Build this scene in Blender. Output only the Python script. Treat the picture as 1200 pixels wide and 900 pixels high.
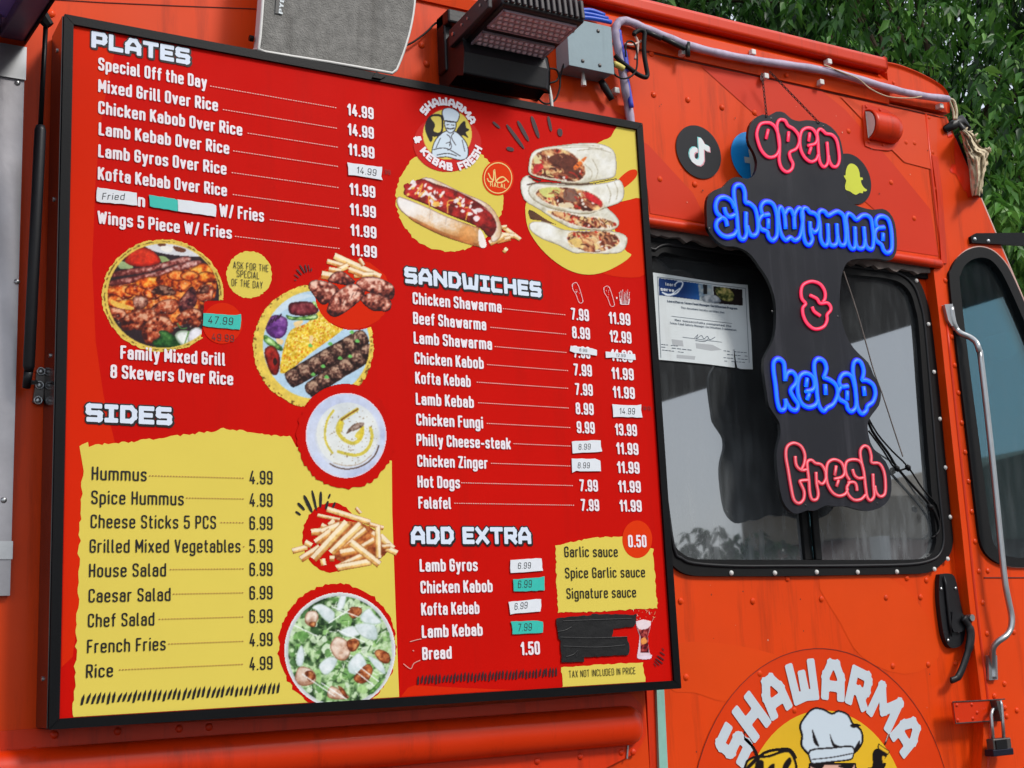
import bpy, math, random
import numpy as np
from mathutils import Vector
from mathutils.geometry import tessellate_polygon

S = bpy.context.scene
for o in list(bpy.data.objects):
    bpy.data.objects.remove(o)
COL = S.collection
H0 = 1.52                      # height of the menu board's lower edge above the ground

# ------------------------------------------------------------------ camera
RM = np.array([[0.8673035748672625, -0.4956952658413524, -0.04550508152874588],
               [0.059065832828553266, 0.19325239979919806, -0.9793695611790885],
               [0.49426282119408516, 0.8467229259883791, 0.19688715090361253]])   # rows: right, down, forward
CP = np.array([-0.4500559914607392, -2.2813968440725865, 0.0843782712569718 + H0])
FPX = 1575.226
cam = bpy.data.cameras.new('camera')
co = bpy.data.objects.new('camera', cam)
COL.objects.link(co)
cam.sensor_fit = 'HORIZONTAL'
cam.sensor_width = 36.0
cam.lens = 36.0 * FPX / 1200.0
cam.clip_start = 0.05
cam.clip_end = 2000.0
from mathutils import Matrix
co.matrix_world = Matrix([[RM[0][i], -RM[1][i], -RM[2][i], CP[i]] for i in range(3)] + [[0, 0, 0, 1]])
S.camera = co

# ------------------------------------------------------------------ light
SUN_DIR = Vector((0.62, -1.0, 1.02)).normalized()
elev = math.asin(SUN_DIR.z)
azim = math.atan2(SUN_DIR.x, SUN_DIR.y)
w = bpy.data.worlds.new('World')
S.world = w
w.use_nodes = True
nt = w.node_tree
bg = nt.nodes['Background']
sky = nt.nodes.new('ShaderNodeTexSky')
sky.sky_type = 'NISHITA'
sky.sun_disc = False
sky.sun_elevation = elev
sky.sun_rotation = azim
sky.air_density = 0.9
sky.dust_density = 2.5
sky.ozone_density = 1.2
# thin bright cloud cover over the clear sky
tcw = nt.nodes.new('ShaderNodeTexCoord')
nzw = nt.nodes.new('ShaderNodeTexNoise')
nzw.inputs['Scale'].default_value = 2.2
nzw.inputs['Detail'].default_value = 6
crw = nt.nodes.new('ShaderNodeMapRange')
crw.inputs['From Min'].default_value = 0.3
crw.inputs['From Max'].default_value = 0.7
crw.inputs['To Min'].default_value = 0.62
crw.inputs['To Max'].default_value = 0.95
mxw = nt.nodes.new('ShaderNodeMix')
mxw.data_type = 'RGBA'
mxw.inputs['B'].default_value = (6.3, 6.7, 7.2, 1)
nt.links.new(tcw.outputs['Generated'], nzw.inputs['Vector'])
nt.links.new(nzw.outputs['Fac'], crw.inputs['Value'])
nt.links.new(crw.outputs['Result'], mxw.inputs['Factor'])
nt.links.new(sky.outputs['Color'], mxw.inputs['A'])
nt.links.new(mxw.outputs['Result'], bg.inputs['Color'])
bg.inputs['Strength'].default_value = 0.115
sl = bpy.data.lights.new('sun', 'SUN')
sl.energy = 1.7
sl.angle = math.radians(12)
sl.color = (1.0, 0.96, 0.9)
so = bpy.data.objects.new('sun', sl)
COL.objects.link(so)
so.location = (6, -9, 12)
so.rotation_euler = SUN_DIR.to_track_quat('Z', 'Y').to_euler()
S.view_settings.view_transform = 'Standard'
S.view_settings.look = 'None'
S.view_settings.exposure = 0.55
S.view_settings.gamma = 1.0
try:
    S.view_settings.use_curve_mapping = False
except Exception:
    pass
S.cycles.max_bounces = 8
S.cycles.transparent_max_bounces = 16
S.cycles.caustics_reflective = False
S.cycles.caustics_refractive = False

# ------------------------------------------------------------------ geometry of the view
def at(px, py, Y):
    """the point of the plane Y = const that the photograph shows at pixel (px, py)"""
    d = RM.T @ np.array([(px - 600) / FPX, (py - 450) / FPX, 1.0])
    return CP + d * (Y - CP[1]) / d[1]
def atX(px, py, X):
    d = RM.T @ np.array([(px - 600) / FPX, (py - 450) / FPX, 1.0])
    return CP + d * (X - CP[0]) / d[0]
def P(x, y, z):
    return np.array([x, y, z + H0])
def uv(pts, Y):
    return [tuple(at(x, y, Y)[[0, 2]]) for x, y in pts]
def crop(ox, oy, k, pts):
    return [(ox + x / k, oy + y / k) for x, y in pts]

def lin(c):
    c = np.asarray(c, float) / 255.0
    return np.where(c <= 0.04045, c / 12.92, ((c + 0.055) / 1.055) ** 2.4)

# ------------------------------------------------------------------ materials
MATS = {}
def mat(name, rgb, rough=0.5, metal=0.0, spec=0.5, vary=0.12, scale=3.0, bump=0.0, bscale=60.0, coat=0.0,
        streak=0.0, dirt=None, dirt_amt=0.0, emit=None, estr=0.0):
    if name in MATS:
        return MATS[name]
    m = bpy.data.materials.new(name)
    m.use_nodes = True
    n, l = m.node_tree.nodes, m.node_tree.links
    b = n['Principled BSDF']
    b.inputs['Roughness'].default_value = rough
    b.inputs['Metallic'].default_value = metal
    b.inputs['Specular IOR Level'].default_value = spec
    b.inputs['Coat Weight'].default_value = coat
    b.inputs['Coat Roughness'].default_value = 0.12
    tc = n.new('ShaderNodeTexCoord')
    base = lin(rgb)
    no = n.new('ShaderNodeTexNoise')
    no.inputs['Scale'].default_value = scale
    no.inputs['Detail'].default_value = 6
    no.inputs['Roughness'].default_value = 0.62
    l.new(tc.outputs['Object'], no.inputs['Vector'])
    cr = n.new('ShaderNodeValToRGB')
    cr.color_ramp.elements[0].position = 0.28
    cr.color_ramp.elements[1].position = 0.72
    cr.color_ramp.elements[0].color = (*np.clip(base * (1 - vary), 0, 1), 1)
    cr.color_ramp.elements[1].color = (*np.clip(base * (1 + vary * 0.7), 0, 1), 1)
    l.new(no.outputs['Fac'], cr.inputs['Fac'])
    out = cr.outputs['Color']
    if dirt is not None and dirt_amt > 0:
        mp = n.new('ShaderNodeMapping')
        mp.inputs['Scale'].default_value = (14, 14, 1.1)
        l.new(tc.outputs['Object'], mp.inputs['Vector'])
        n2 = n.new('ShaderNodeTexNoise')
        n2.inputs['Scale'].default_value = 1.6
        n2.inputs['Detail'].default_value = 8
        n2.inputs['Roughness'].default_value = 0.7
        l.new(mp.outputs['Vector'], n2.inputs['Vector'])
        c2 = n.new('ShaderNodeValToRGB')
        c2.color_ramp.elements[0].position = 0.52
        c2.color_ramp.elements[1].position = 0.78
        c2.color_ramp.elements[0].color = (0, 0, 0, 1)
        c2.color_ramp.elements[1].color = (dirt_amt, dirt_amt, dirt_amt, 1)
        l.new(n2.outputs['Fac'], c2.inputs['Fac'])
        mx = n.new('ShaderNodeMix')
        mx.data_type = 'RGBA'
        l.new(c2.outputs['Color'], mx.inputs['Factor'])
        l.new(out, mx.inputs['A'])
        mx.inputs['B'].default_value = (*lin(dirt), 1)
        out = mx.outputs['Result']
    l.new(out, b.inputs['Base Color'])
    # roughness is never perfectly even
    rr = n.new('ShaderNodeMapRange')
    rr.inputs['To Min'].default_value = max(0.02, rough - 0.08)
    rr.inputs['To Max'].default_value = min(1.0, rough + 0.12)
    n3 = n.new('ShaderNodeTexNoise')
    n3.inputs['Scale'].default_value = 9.0
    n3.inputs['Detail'].default_value = 5
    l.new(tc.outputs['Object'], n3.inputs['Vector'])
    l.new(n3.outputs['Fac'], rr.inputs['Value'])
    l.new(rr.outputs['Result'], b.inputs['Roughness'])
    if bump > 0:
        nb = n.new('ShaderNodeTexNoise')
        nb.inputs['Scale'].default_value = bscale
        nb.inputs['Detail'].default_value = 4
        l.new(tc.outputs['Object'], nb.inputs['Vector'])
        bp = n.new('ShaderNodeBump')
        bp.inputs['Strength'].default_value = bump
        bp.inputs['Distance'].default_value = 0.004
        l.new(nb.outputs['Fac'], bp.inputs['Height'])
        l.new(bp.outputs['Normal'], b.inputs['Normal'])
    if emit is not None:
        b.inputs['Emission Color'].default_value = (*lin(emit), 1)
        b.inputs['Emission Strength'].default_value = estr
    MATS[name] = m
    return m

def printed(name, rough=0.45, spec=0.3, boost=1.0):
    """colour comes from the mesh's own colour attribute (the printed artwork)"""
    if name in MATS:
        return MATS[name]
    m = bpy.data.materials.new(name)
    m.use_nodes = True
    n, l = m.node_tree.nodes, m.node_tree.links
    b = n['Principled BSDF']
    b.inputs['Roughness'].default_value = rough
    b.inputs['Specular IOR Level'].default_value = spec
    a = n.new('ShaderNodeAttribute')
    a.attribute_name = 'Col'
    l.new(a.outputs['Color'], b.inputs['Base Color'])
    MATS[name] = m
    return m

def glass(name, tint, refl, grime=0.06, mirror=(0.9, 0.95, 1.0)):
    m = bpy.data.materials.new(name)
    m.use_nodes = True
    n, l = m.node_tree.nodes, m.node_tree.links
    for x in list(n):
        if x.type == 'BSDF_PRINCIPLED':
            n.remove(x)
    out = [x for x in n if x.type == 'OUTPUT_MATERIAL'][0]
    tr = n.new('ShaderNodeBsdfTransparent')
    tr.inputs['Color'].default_value = (*tint, 1)
    gl = n.new('ShaderNodeBsdfGlossy')
    gl.inputs['Roughness'].default_value = 0.02
    gl.inputs['Color'].default_value = (*mirror, 1)
    mx = n.new('ShaderNodeMixShader')
    fr = n.new('ShaderNodeFresnel')
    fr.inputs['IOR'].default_value = 1.5
    mr = n.new('ShaderNodeMapRange')
    mr.inputs['From Min'].default_value = 0.04
    mr.inputs['From Max'].default_value = 0.6
    mr.inputs['To Min'].default_value = refl
    mr.inputs['To Max'].default_value = 0.9
    l.new(fr.outputs['Fac'], mr.inputs['Value'])
    l.new(mr.outputs['Result'], mx.inputs['Fac'])
    l.new(tr.outputs['BSDF'], mx.inputs[1])
    l.new(gl.outputs['BSDF'], mx.inputs[2])
    # a film of dust running down the glass
    df = n.new('ShaderNodeBsdfDiffuse')
    df.inputs['Color'].default_value = (0.42, 0.45, 0.47, 1)
    tc = n.new('ShaderNodeTexCoord')
    mp = n.new('ShaderNodeMapping')
    mp.inputs['Scale'].default_value = (22, 22, 5.0)
    l.new(tc.outputs['Object'], mp.inputs['Vector'])
    no = n.new('ShaderNodeTexNoise')
    no.inputs['Scale'].default_value = 2.0
    no.inputs['Detail'].default_value = 8
    l.new(mp.outputs['Vector'], no.inputs['Vector'])
    cr = n.new('ShaderNodeMapRange')
    cr.inputs['From Min'].default_value = 0.45
    cr.inputs['From Max'].default_value = 0.75
    cr.inputs['To Min'].default_value = grime * 0.8
    cr.inputs['To Max'].default_value = grime * 1.7
    l.new(no.outputs['Fac'], cr.inputs['Value'])
    # film thickens towards the sill, putting the pane's pale low haze into colour
    sx = n.new('ShaderNodeSeparateXYZ')
    l.new(tc.outputs['Object'], sx.inputs['Vector'])
    zr = n.new('ShaderNodeMapRange')
    zr.inputs['From Min'].default_value = 0.0
    zr.inputs['From Max'].default_value = 0.40
    zr.inputs['To Min'].default_value = 2.6
    zr.inputs['To Max'].default_value = 0.75
    l.new(sx.outputs['Z'], zr.inputs['Value'])
    mu = n.new('ShaderNodeMath')
    mu.operation = 'MULTIPLY'
    l.new(cr.outputs['Result'], mu.inputs[0])
    l.new(zr.outputs['Result'], mu.inputs[1])
    m2 = n.new('ShaderNodeMixShader')
    l.new(mu.outputs['Value'], m2.inputs['Fac'])
    l.new(mx.outputs['Shader'], m2.inputs[1])
    l.new(df.outputs['BSDF'], m2.inputs[2])
    l.new(m2.outputs['Shader'], out.inputs['Surface'])
    return m

M_ORANGE = mat('orange_paint', (220, 65, 5), rough=0.45, spec=0.16, vary=0.13, scale=1.6, coat=0.08, bump=0.22, bscale=3.2, dirt=(104, 30, 14), dirt_amt=0.55)
M_ORANGE2 = mat('deep_orange_paint', (209, 49, 4), rough=0.36, spec=0.25, vary=0.10, scale=2.0, coat=0.06, bump=0.04, bscale=8, dirt=(92, 24, 12), dirt_amt=0.55)
M_RED = mat('red_vinyl', (206, 47, 11), rough=0.45, spec=0.18, vary=0.08, scale=2.0, coat=0.05)
M_LIGHTOR = mat('light_orange_vinyl', (218, 66, 14), rough=0.45, spec=0.22, vary=0.08, scale=2.0, coat=0.05)
M_BLACKMET = mat('black_frame_paint', (6, 7, 10), rough=0.36, spec=0.16, vary=0.25, scale=25, bump=0.05, bscale=300)
M_GLOSSBLACK = mat('gloss_black_side', (22, 16, 18), rough=0.16, spec=0.7, vary=0.15, scale=12)
M_RUBBER = mat('black_rubber', (9, 9, 11), rough=0.55, spec=0.22, vary=0.25, scale=18, bump=0.08, bscale=140)
M_PLASTIC = mat('black_plastic', (19, 19, 23), rough=0.42, spec=0.35, vary=0.2, scale=30, bump=0.06, bscale=260)
M_PLASTIC2 = mat('brown_black_plastic', (46, 38, 42), rough=0.5, spec=0.4, vary=0.2, scale=30, bump=0.06, bscale=260)
M_STEEL = mat('stainless_steel', (158, 156, 160), rough=0.34, metal=0.85, vary=0.18, scale=7, bump=0.05, bscale=70)
M_ALU = mat('brushed_aluminium', (176, 178, 180), rough=0.32, metal=0.9, vary=0.15, scale=20)
M_DKSTEEL = mat('weathered_steel', (96, 92, 90), rough=0.42, metal=0.8, vary=0.3, scale=40, bump=0.1, bscale=120)
M_BOXGREY = mat('grey_enamel', (128, 148, 156), rough=0.5, spec=0.4, vary=0.08, scale=12, bump=0.08, bscale=90, dirt=(70, 80, 84), dirt_amt=0.3)
M_PIPE = mat('lavender_pipe', (178, 164, 186), rough=0.55, spec=0.35, vary=0.22, scale=22, bump=0.15, bscale=60, dirt=(92, 74, 92), dirt_amt=0.6)
M_BLUETAPE = mat('blue_tape', (58, 74, 190), rough=0.5, vary=0.2, scale=30)
M_WHITE = mat('white_plastic', (214, 212, 208), rough=0.5, vary=0.1, scale=20)
M_TEAL = mat('pale_teal_paint', (136, 186, 172), rough=0.5, vary=0.15, scale=18, dirt=(90, 90, 80), dirt_amt=0.4)
M_GREYTRIM = mat('grey_sealant', (120, 108, 102), rough=0.7, vary=0.35, scale=40, bump=0.3, bscale=90)
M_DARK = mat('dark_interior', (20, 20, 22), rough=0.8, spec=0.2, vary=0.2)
M_PURPLE = mat('purple_panel', (158, 128, 226), rough=0.4, vary=0.1, scale=6)
M_PURPLEDARK = mat('dark_purple_frame', (112, 86, 118), rough=0.4, vary=0.18, scale=14)
M_GRILLE = mat('grey_speaker_grille', (126, 124, 120), rough=0.66, spec=0.2, vary=0.34, scale=42, bump=0.8, bscale=330, dirt=(80, 76, 72), dirt_amt=0.6)
M_SPK = mat('pale_speaker_body', (190, 182, 184), rough=0.5, vary=0.1, scale=14)
M_ACRYL = mat('black_acrylic', (25, 26, 34), rough=0.36, spec=0.28, vary=0.14, scale=7, bump=0.02, bscale=30, dirt=(86, 84, 92), dirt_amt=0.28)
M_ACRYLEDGE = mat('black_acrylic_edge', (10, 10, 13), rough=0.3, spec=0.5, vary=0.1)
M_CHAIN = mat('dark_chain', (40, 26, 22), rough=0.45, metal=0.6, vary=0.3, scale=60)
M_RAG = mat('dirty_cloth', (204, 188, 160), rough=0.9, spec=0.1, vary=0.3, scale=26, bump=0.4, bscale=120, dirt=(116, 86, 58), dirt_amt=0.7)
M_TAPE = mat('black_gaffer_tape', (11, 11, 13), rough=0.42, spec=0.4, vary=0.25, scale=20, bump=0.3, bscale=40)
M_PAPER = mat('white_paper', (214, 220, 222), rough=0.7, spec=0.2, vary=0.05, scale=10, dirt=(170, 170, 164), dirt_amt=0.3)
M_ASPHALT = mat('concrete_ground', (104, 103, 101), rough=0.9, spec=0.2, vary=0.3, scale=14, bump=0.4, bscale=200)

# ------------------------------------------------------------------ mesh helper
OFF = {}
class MB:
    def __init__(s):
        s.v, s.f, s.c = [], [], None
    def add(s, verts, faces):
        k = len(s.v)
        s.v += [tuple(map(float, q)) for q in verts]
        s.f += [tuple(i + k for i in f) for f in faces]
    def poly(s, pts, Y):                       # flat outline (u, v) on the plane Y, facing -Y; list of loops allowed
        loops = pts if isinstance(pts[0][0], (tuple, list, np.ndarray)) else [pts]
        vs = [Vector((p[0], p[1], 0)) for lp in loops for p in lp]
        tris = tessellate_polygon([[Vector((p[0], p[1], 0)) for p in lp] for lp in loops])
        fs = []
        for a, b, c in tris:
            A, B, C = vs[a], vs[b], vs[c]
            ar = (B.x - A.x) * (C.y - A.y) - (B.y - A.y) * (C.x - A.x)
            if abs(ar) < 1e-14:
                continue
            fs.append((a, b, c) if ar > 0 else (a, c, b))
        s.add([(q.x, Y, q.y) for q in vs], fs)
    def prism(s, pts, Y0, Y1):                 # outline extruded from Y0 (front) to Y1 (back)
        loops = pts if isinstance(pts[0][0], (tuple, list, np.ndarray)) else [pts]
        s.poly(loops, Y0)
        k = len(s.f)
        s.poly(loops, Y1)
        s.f[k:] = [tuple(reversed(f)) for f in s.f[k:]]
        for i, lp in enumerate(loops):
            n = len(lp)
            ar = sum(lp[j][0] * lp[(j + 1) % n][1] - lp[(j + 1) % n][0] * lp[j][1] for j in range(n))
            q = list(lp) if (ar > 0) == (i == 0) else list(reversed(lp))
            s.add([(p[0], Y0, p[1]) for p in q] + [(p[0], Y1, p[1]) for p in q],
                  [(j, n + j, n + (j + 1) % n, (j + 1) % n) for j in range(n)])
    def box(s, a, b):
        x0, y0, z0 = np.minimum(a, b); x1, y1, z1 = np.maximum(a, b)
        s.add([(x0, y0, z0), (x1, y0, z0), (x1, y1, z0), (x0, y1, z0), (x0, y0, z1), (x1, y0, z1), (x1, y1, z1), (x0, y1, z1)],
              [(0, 3, 2, 1), (4, 5, 6, 7), (0, 1, 5, 4), (1, 2, 6, 5), (2, 3, 7, 6), (3, 0, 4, 7)])
    def hexa(s, q):                            # 8 corners: bottom four, top four (same order)
        s.add(q, [(0, 3, 2, 1), (4, 5, 6, 7), (0, 1, 5, 4), (1, 2, 6, 5), (2, 3, 7, 6), (3, 0, 4, 7)])
    def tube(s, pts, r, n=8, closed=False, flat=1.0, cap=True):
        p = [Vector(q) for q in pts]
        m = len(p)
        rs = r if isinstance(r, (list, tuple, np.ndarray)) else [r] * m
        ring = []
        nrm = None
        for i in range(m):
            if closed:
                t = p[(i + 1) % m] - p[i - 1]
            else:
                t = p[min(i + 1, m - 1)] - p[max(i - 1, 0)]
            if t.length < 1e-9:
                t = Vector((0, 0, 1))
            t.normalize()
            if nrm is None:
                nrm = t.cross(Vector((0, 1, 0)))
                if nrm.length < 0.05:
                    nrm = t.cross(Vector((1, 0, 0)))
            else:
                nrm = nrm - t * nrm.dot(t)
            nrm.normalize()
            bn = t.cross(nrm)
            ring.append([p[i] + (nrm * math.cos(a) + bn * math.sin(a) * flat) * rs[i] for a in [2 * math.pi * k / n for k in range(n)]])
        vs = [tuple(q) for rg in ring for q in rg]
        fs = []
        for i in range(m if closed else m - 1):
            for k in range(n):
                a, b = i * n + k, i * n + (k + 1) % n
                c, d = ((i + 1) % m) * n + (k + 1) % n, ((i + 1) % m) * n + k
                fs.append((a, d, c, b))
        if not closed and cap:
            fs.append(tuple(range(n)))
            fs.append(tuple(reversed([(m - 1) * n + k for k in range(n)])))
        s.add(vs, fs)
    def dome(s, c, r, h=0.5, n=10):            # rivet head standing out of a wall towards -Y
        vs, fs = [], []
        for j, (rr, hh) in enumerate(((1.0, 0.0), (0.86, 0.5), (0.5, 0.86), (0.0, 1.0))):
            if rr == 0:
                vs.append((c[0], c[1] - r * h * hh, c[2]))
            else:
                for k in range(n):
                    a = 2 * math.pi * k / n
                    vs.append((c[0] + r * rr * math.cos(a), c[1] - r * h * hh, c[2] + r * rr * math.sin(a)))
        for j in range(2):
            for k in range(n):
                fs.append((j * n + k, j * n + (k + 1) % n, (j + 1) * n + (k + 1) % n, (j + 1) * n + k))
        for k in range(n):
            fs.append((2 * n + k, 2 * n + (k + 1) % n, 3 * n))
        s.add(vs, fs)
    def build(s, name, m, parent=None, smooth=False, bevel=0.0, keep=None):
        me = bpy.data.meshes.new(name)
        V = np.array(s.v, float)
        if keep is not None:
            c = np.array(keep, float)
        else:
            c = np.array([(V[:, 0].min() + V[:, 0].max()) / 2, (V[:, 1].min() + V[:, 1].max()) / 2, V[:, 2].min()])
        base = OFF[parent.name] if parent is not None else np.zeros(3)
        me.from_pydata([tuple(q) for q in (V - c)], [], s.f)
        me.materials.append(m)
        if s.c is not None:
            a = me.color_attributes.new('Col', 'FLOAT_COLOR', 'POINT')
            cc = np.ones((len(V), 4), np.float32); cc[:, :3] = s.c
            a.data.foreach_set('color', cc.ravel())
        if smooth:
            me.polygons.foreach_set('use_smooth', [True] * len(me.polygons))
        me.update()
        o = bpy.data.objects.new(name, me)
        COL.objects.link(o)
        o.location = c - base
        if parent is not None:
            o.parent = parent
        OFF[o.name] = c
        if bevel > 0:
            b = o.modifiers.new('edge', 'BEVEL')
            b.width = bevel; b.segments = 2; b.limit_method = 'ANGLE'; b.angle_limit = math.radians(40)
        return o

def pieces(mb):
    """the separate solids gathered in one helper, by welded corners"""
    key, par = {}, list(range(len(mb.v)))
    def find(i):
        while par[i] != i:
            par[i] = par[par[i]]; i = par[i]
        return i
    for i, q in enumerate(mb.v):
        k = tuple(round(c, 6) for c in q)
        if k in key:
            par[find(i)] = find(key[k])
        else:
            key[k] = i
    for f in mb.f:
        for i in f[1:]:
            par[find(i)] = find(f[0])
    out = {}
    for f in mb.f:
        out.setdefault(find(f[0]), []).append(f)
    res = []
    for fs in out.values():
        n = MB(); idx = {}
        for f in fs:
            for i in f:
                if i not in idx:
                    idx[i] = len(n.v); n.v.append(mb.v[i])
            n.f.append(tuple(idx[i] for i in f))
        res.append(n)
    return res
def build_each(mb, name, m, parent, **kw):
    return [n.build(name, m, parent, **kw) for n in pieces(mb)]

def thing(name, loc, label, cat, group=None):
    o = bpy.data.objects.new(name, None)
    o.empty_display_size = 0.1
    COL.objects.link(o)
    o.location = loc
    OFF[o.name] = np.array(loc, float)
    o['label'] = label; o['category'] = cat
    if group:
        o['group'] = group
    return o
def tag(o, label, cat=None, group=None):
    o['label'] = label
    if cat:
        o['category'] = cat
    if group:
        o['group'] = group
    return o
def struct(o):
    o['kind'] = 'structure'
    return o

def smooth_line(pts, closed=False, k=5):       # Catmull-Rom through the points
    p = np.array(pts, float)
    n = len(p)
    out = []
    for i in range(n if closed else n - 1):
        if closed:
            a, b, c, d = p[i - 1], p[i], p[(i + 1) % n], p[(i + 2) % n]
        else:
            a, b, c, d = p[max(i - 1, 0)], p[i], p[i + 1], p[min(i + 2, n - 1)]
        for j in range(k):
            t = j / k
            out.append(0.5 * ((2 * b) + (c - a) * t + (2 * a - 5 * b + 4 * c - d) * t * t + (3 * b - a - 3 * c + d) * t ** 3))
    if not closed:
        out.append(p[-1])
    return [tuple(q) for q in out]
def circle(c, r, n=48, ry=None):
    return [(c[0] + r * math.cos(2 * math.pi * i / n), c[1] + (ry or r) * math.sin(2 * math.pi * i / n)) for i in range(n)]
def ragged(pts, amp, seed, step=None, closed=True):   # brush-torn outline: resample and jitter along the normal
    rnd = random.Random(seed)
    p = [np.array(q, float) for q in pts]
    out = []
    n = len(p)
    for i in range(n if closed else n - 1):
        a, b = p[i], p[(i + 1) % n]
        d = b - a
        L = np.hypot(*d)
        m = max(1, int(L / (step or amp * 2)))
        nn = np.array([d[1], -d[0]]) / (L + 1e-12)
        for j in range(m):
            out.append(tuple(a + d * (j + rnd.uniform(-0.3, 0.3)) / m + nn * rnd.uniform(-amp, amp)))
    return out
def rrect(x0, z0, x1, z1, r, n=6):
    o = []
    for cx, cz, a0 in ((x1 - r, z1 - r, 0), (x0 + r, z1 - r, 90), (x0 + r, z0 + r, 180), (x1 - r, z0 + r, 270)):
        for i in range(n + 1):
            a = math.radians(a0 + 90 * i / n)
            o.append((cx + r * math.cos(a), cz + r * math.sin(a)))
    return o

# ------------------------------------------------------------------ lettering: stroke glyphs -> distance field -> filled outline
G = {   # centre lines, x 0..1 of the letter's width, y 0 = baseline, 1 = cap height; * = rounded corner; o = closed
 'A': (1.05, "0,0 .5,1 1,0|.18,.3 .82,.3"), 'B': (1, "o0,0 0,1 1*,1 1*,.53 0,.53|0,.53 1*,.53 1*,0 0,0"),
 'C': (1, "1,.74 1*,1 0*,1 0*,0 1*,0 1,.26"), 'D': (1, "o0,0 0,1 1*,1 1*,0"), 'E': (.85, "1,1 0,1 0,0 1,0|0,.52 .85,.52"),
 'F': (.85, "1,1 0,1 0,0|0,.5 .85,.5"), 'G': (1, "1,.74 1*,1 0*,1 0*,0 1*,0 1,.46 .5,.46"), 'H': (1, "0,0 0,1|1,0 1,1|0,.5 1,.5"),
 'I': (0, "0,0 0,1"), 'K': (1.02, "0,0 0,1|1,1 .03,.38|1,0 .36,.6"), 'L': (.8, "0,1 0,0 1,0"),
 'M': (1.4, "0,0 0,1 .5,.3 1,1 1,0"), 'N': (1.05, "0,0 0,1 1,0 1,1"), 'O': (1, "o0*,0 0*,1 1*,1 1*,0"),
 'P': (1, "0,0 0,1 1*,1 1*,.44 0,.44"), 'R': (1.03, "0,0 0,1 1*,1 1*,.46 0,.46|.5,.46 1,0"),
 'S': (1, "1,.81 1*,1 0*,1 0*,.56 1*,.45 1*,0 0*,0 0,.19"), 'T': (1, "0,1 1,1|.5,0 .5,1"), 'U': (1, "0,1 0*,0 1*,0 1,1"),
 'V': (1.05, "0,1 .5,0 1,1"), 'W': (1.75, "0,1 .26,0 .5,.85 .74,0 1,1"), 'X': (1, "0,0 1,1|0,1 1,0"), 'Y': (1, "0,1 .5,.45 1,1|.5,.45 .5,0"),
 'Z': (1, "0,1 1,1 0,0 1,0"),
 '0': (1, "o0*,0 0*,1 1*,1 1*,0"), '1': (.45, "0,.74 1,1 1,0"), '2': (1, "0,.74 0*,1 1*,1 1,.6 0,0 1,0"),
 '3': (1, "0,.78 0*,1 1*,1 1*,.53 .4,.53|.4,.53 1*,.53 1*,0 0*,0 0,.22"), '4': (1.05, ".72,0 .72,.5|.58,1 0,.24 1,.24"),
 '5': (1, "1,1 .04,1 0,.56 .2,.6 1*,.6 1*,0 0*,0 0,.22"), '6': (1, "1,.8 1*,1 0*,1 0*,0 1*,0 1*,.58 0,.58"),
 '7': (.95, "0,1 1,1 .3,0"), '8': (1, "o.04*,.54 .04*,1 .96*,1 .96*,.54|o0*,0 0*,.54 1*,.54 1*,0"), '9': (1, "0,.2 0*,0 1*,0 1*,1 0*,1 0*,.42 1,.42"),
 'a': (.95, ".05,.54 0*,.7 1*,.7 1,0|1,.41 0*,.41 0*,0 1,0"), 'b': (.97, "0,1 0,0|o0,0 1*,0 1*,.7 0,.7"), 'c': (.92, "1,.55 1*,.7 0*,.7 0*,0 1*,0 1,.15"),
 'd': (.97, "1,1 1,0|o1,0 0*,0 0*,.7 1,.7"), 'e': (.95, "0,.36 1,.36 1*,.7 0*,.7 0*,0 1*,0 1,.1"), 'f': (.6, "1,1 .4*,1 .4,0|0,.69 1,.69"),
 'g': (.97, "1,.7 1*,-.29 0*,-.29 0,-.2|o1,0 0*,0 0*,.7 1,.7"), 'h': (.97, "0,1 0,0|0,.7 1*,.7 1,0"), 'i': (0, "0,.7 0,0|0,.97 0,1.0"),
 'k': (.95, "0,1 0,0|1,.7 .06,.26|1,0 .4,.42"), 'l': (.22, "0,1 0*,0 1,0"), 'm': (1.75, "0,.7 0,0|0,.7 .5*,.7 .5,0|.5,.7 1*,.7 1,0"),
 'n': (.97, "0,.7 0,0|0,.7 1*,.7 1,0"), 'o': (.95, "o0*,0 0*,.7 1*,.7 1*,0"), 'p': (.97, "0,.7 0,-.29|o0,0 1*,0 1*,.7 0,.7"),
 'r': (.58, "0,.7 0,0|0,.4 0*,.7 1,.7"), 's': (.9, "1,.6 1*,.7 0*,.7 0*,.39 1*,.32 1*,0 0*,0 0,.1"), 't': (.58, ".3,.95 .3*,0 1,0|0,.69 .95,.69"),
 'u': (.97, "0,.7 0*,0 1*,0 1,.7|1,.7 1,0"), 'v': (.95, "0,.7 .5,0 1,.7"), 'w': (1.55, "0,.7 .26,0 .5,.6 .74,0 1,.7"), 'x': (.95, "0,0 1,.7|0,.7 1,0"),
 'y': (.95, "0,.7 .5,0|1,.7 .38,-.29 .1,-.29"), 'z': (.9, "0,.7 1,.7 0,0 1,0"),
 '.': (0, "0,0 0,.02"), ',': (.1, "1,.02 0,-.14"), '-': (.6, "0,.36 1,.36"), '/': (.75, "0,-.05 1,1.05"), '&': (1.2, "1,.5 .75,.05 .2*,0 0*,.25 .7,.68 .6*,1 .15*,1 .15,.7 1,0"),
 ':': (0, "0,.05 0,.08|0,.62 0,.65"), ' ': (.32, ""),
}
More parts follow.
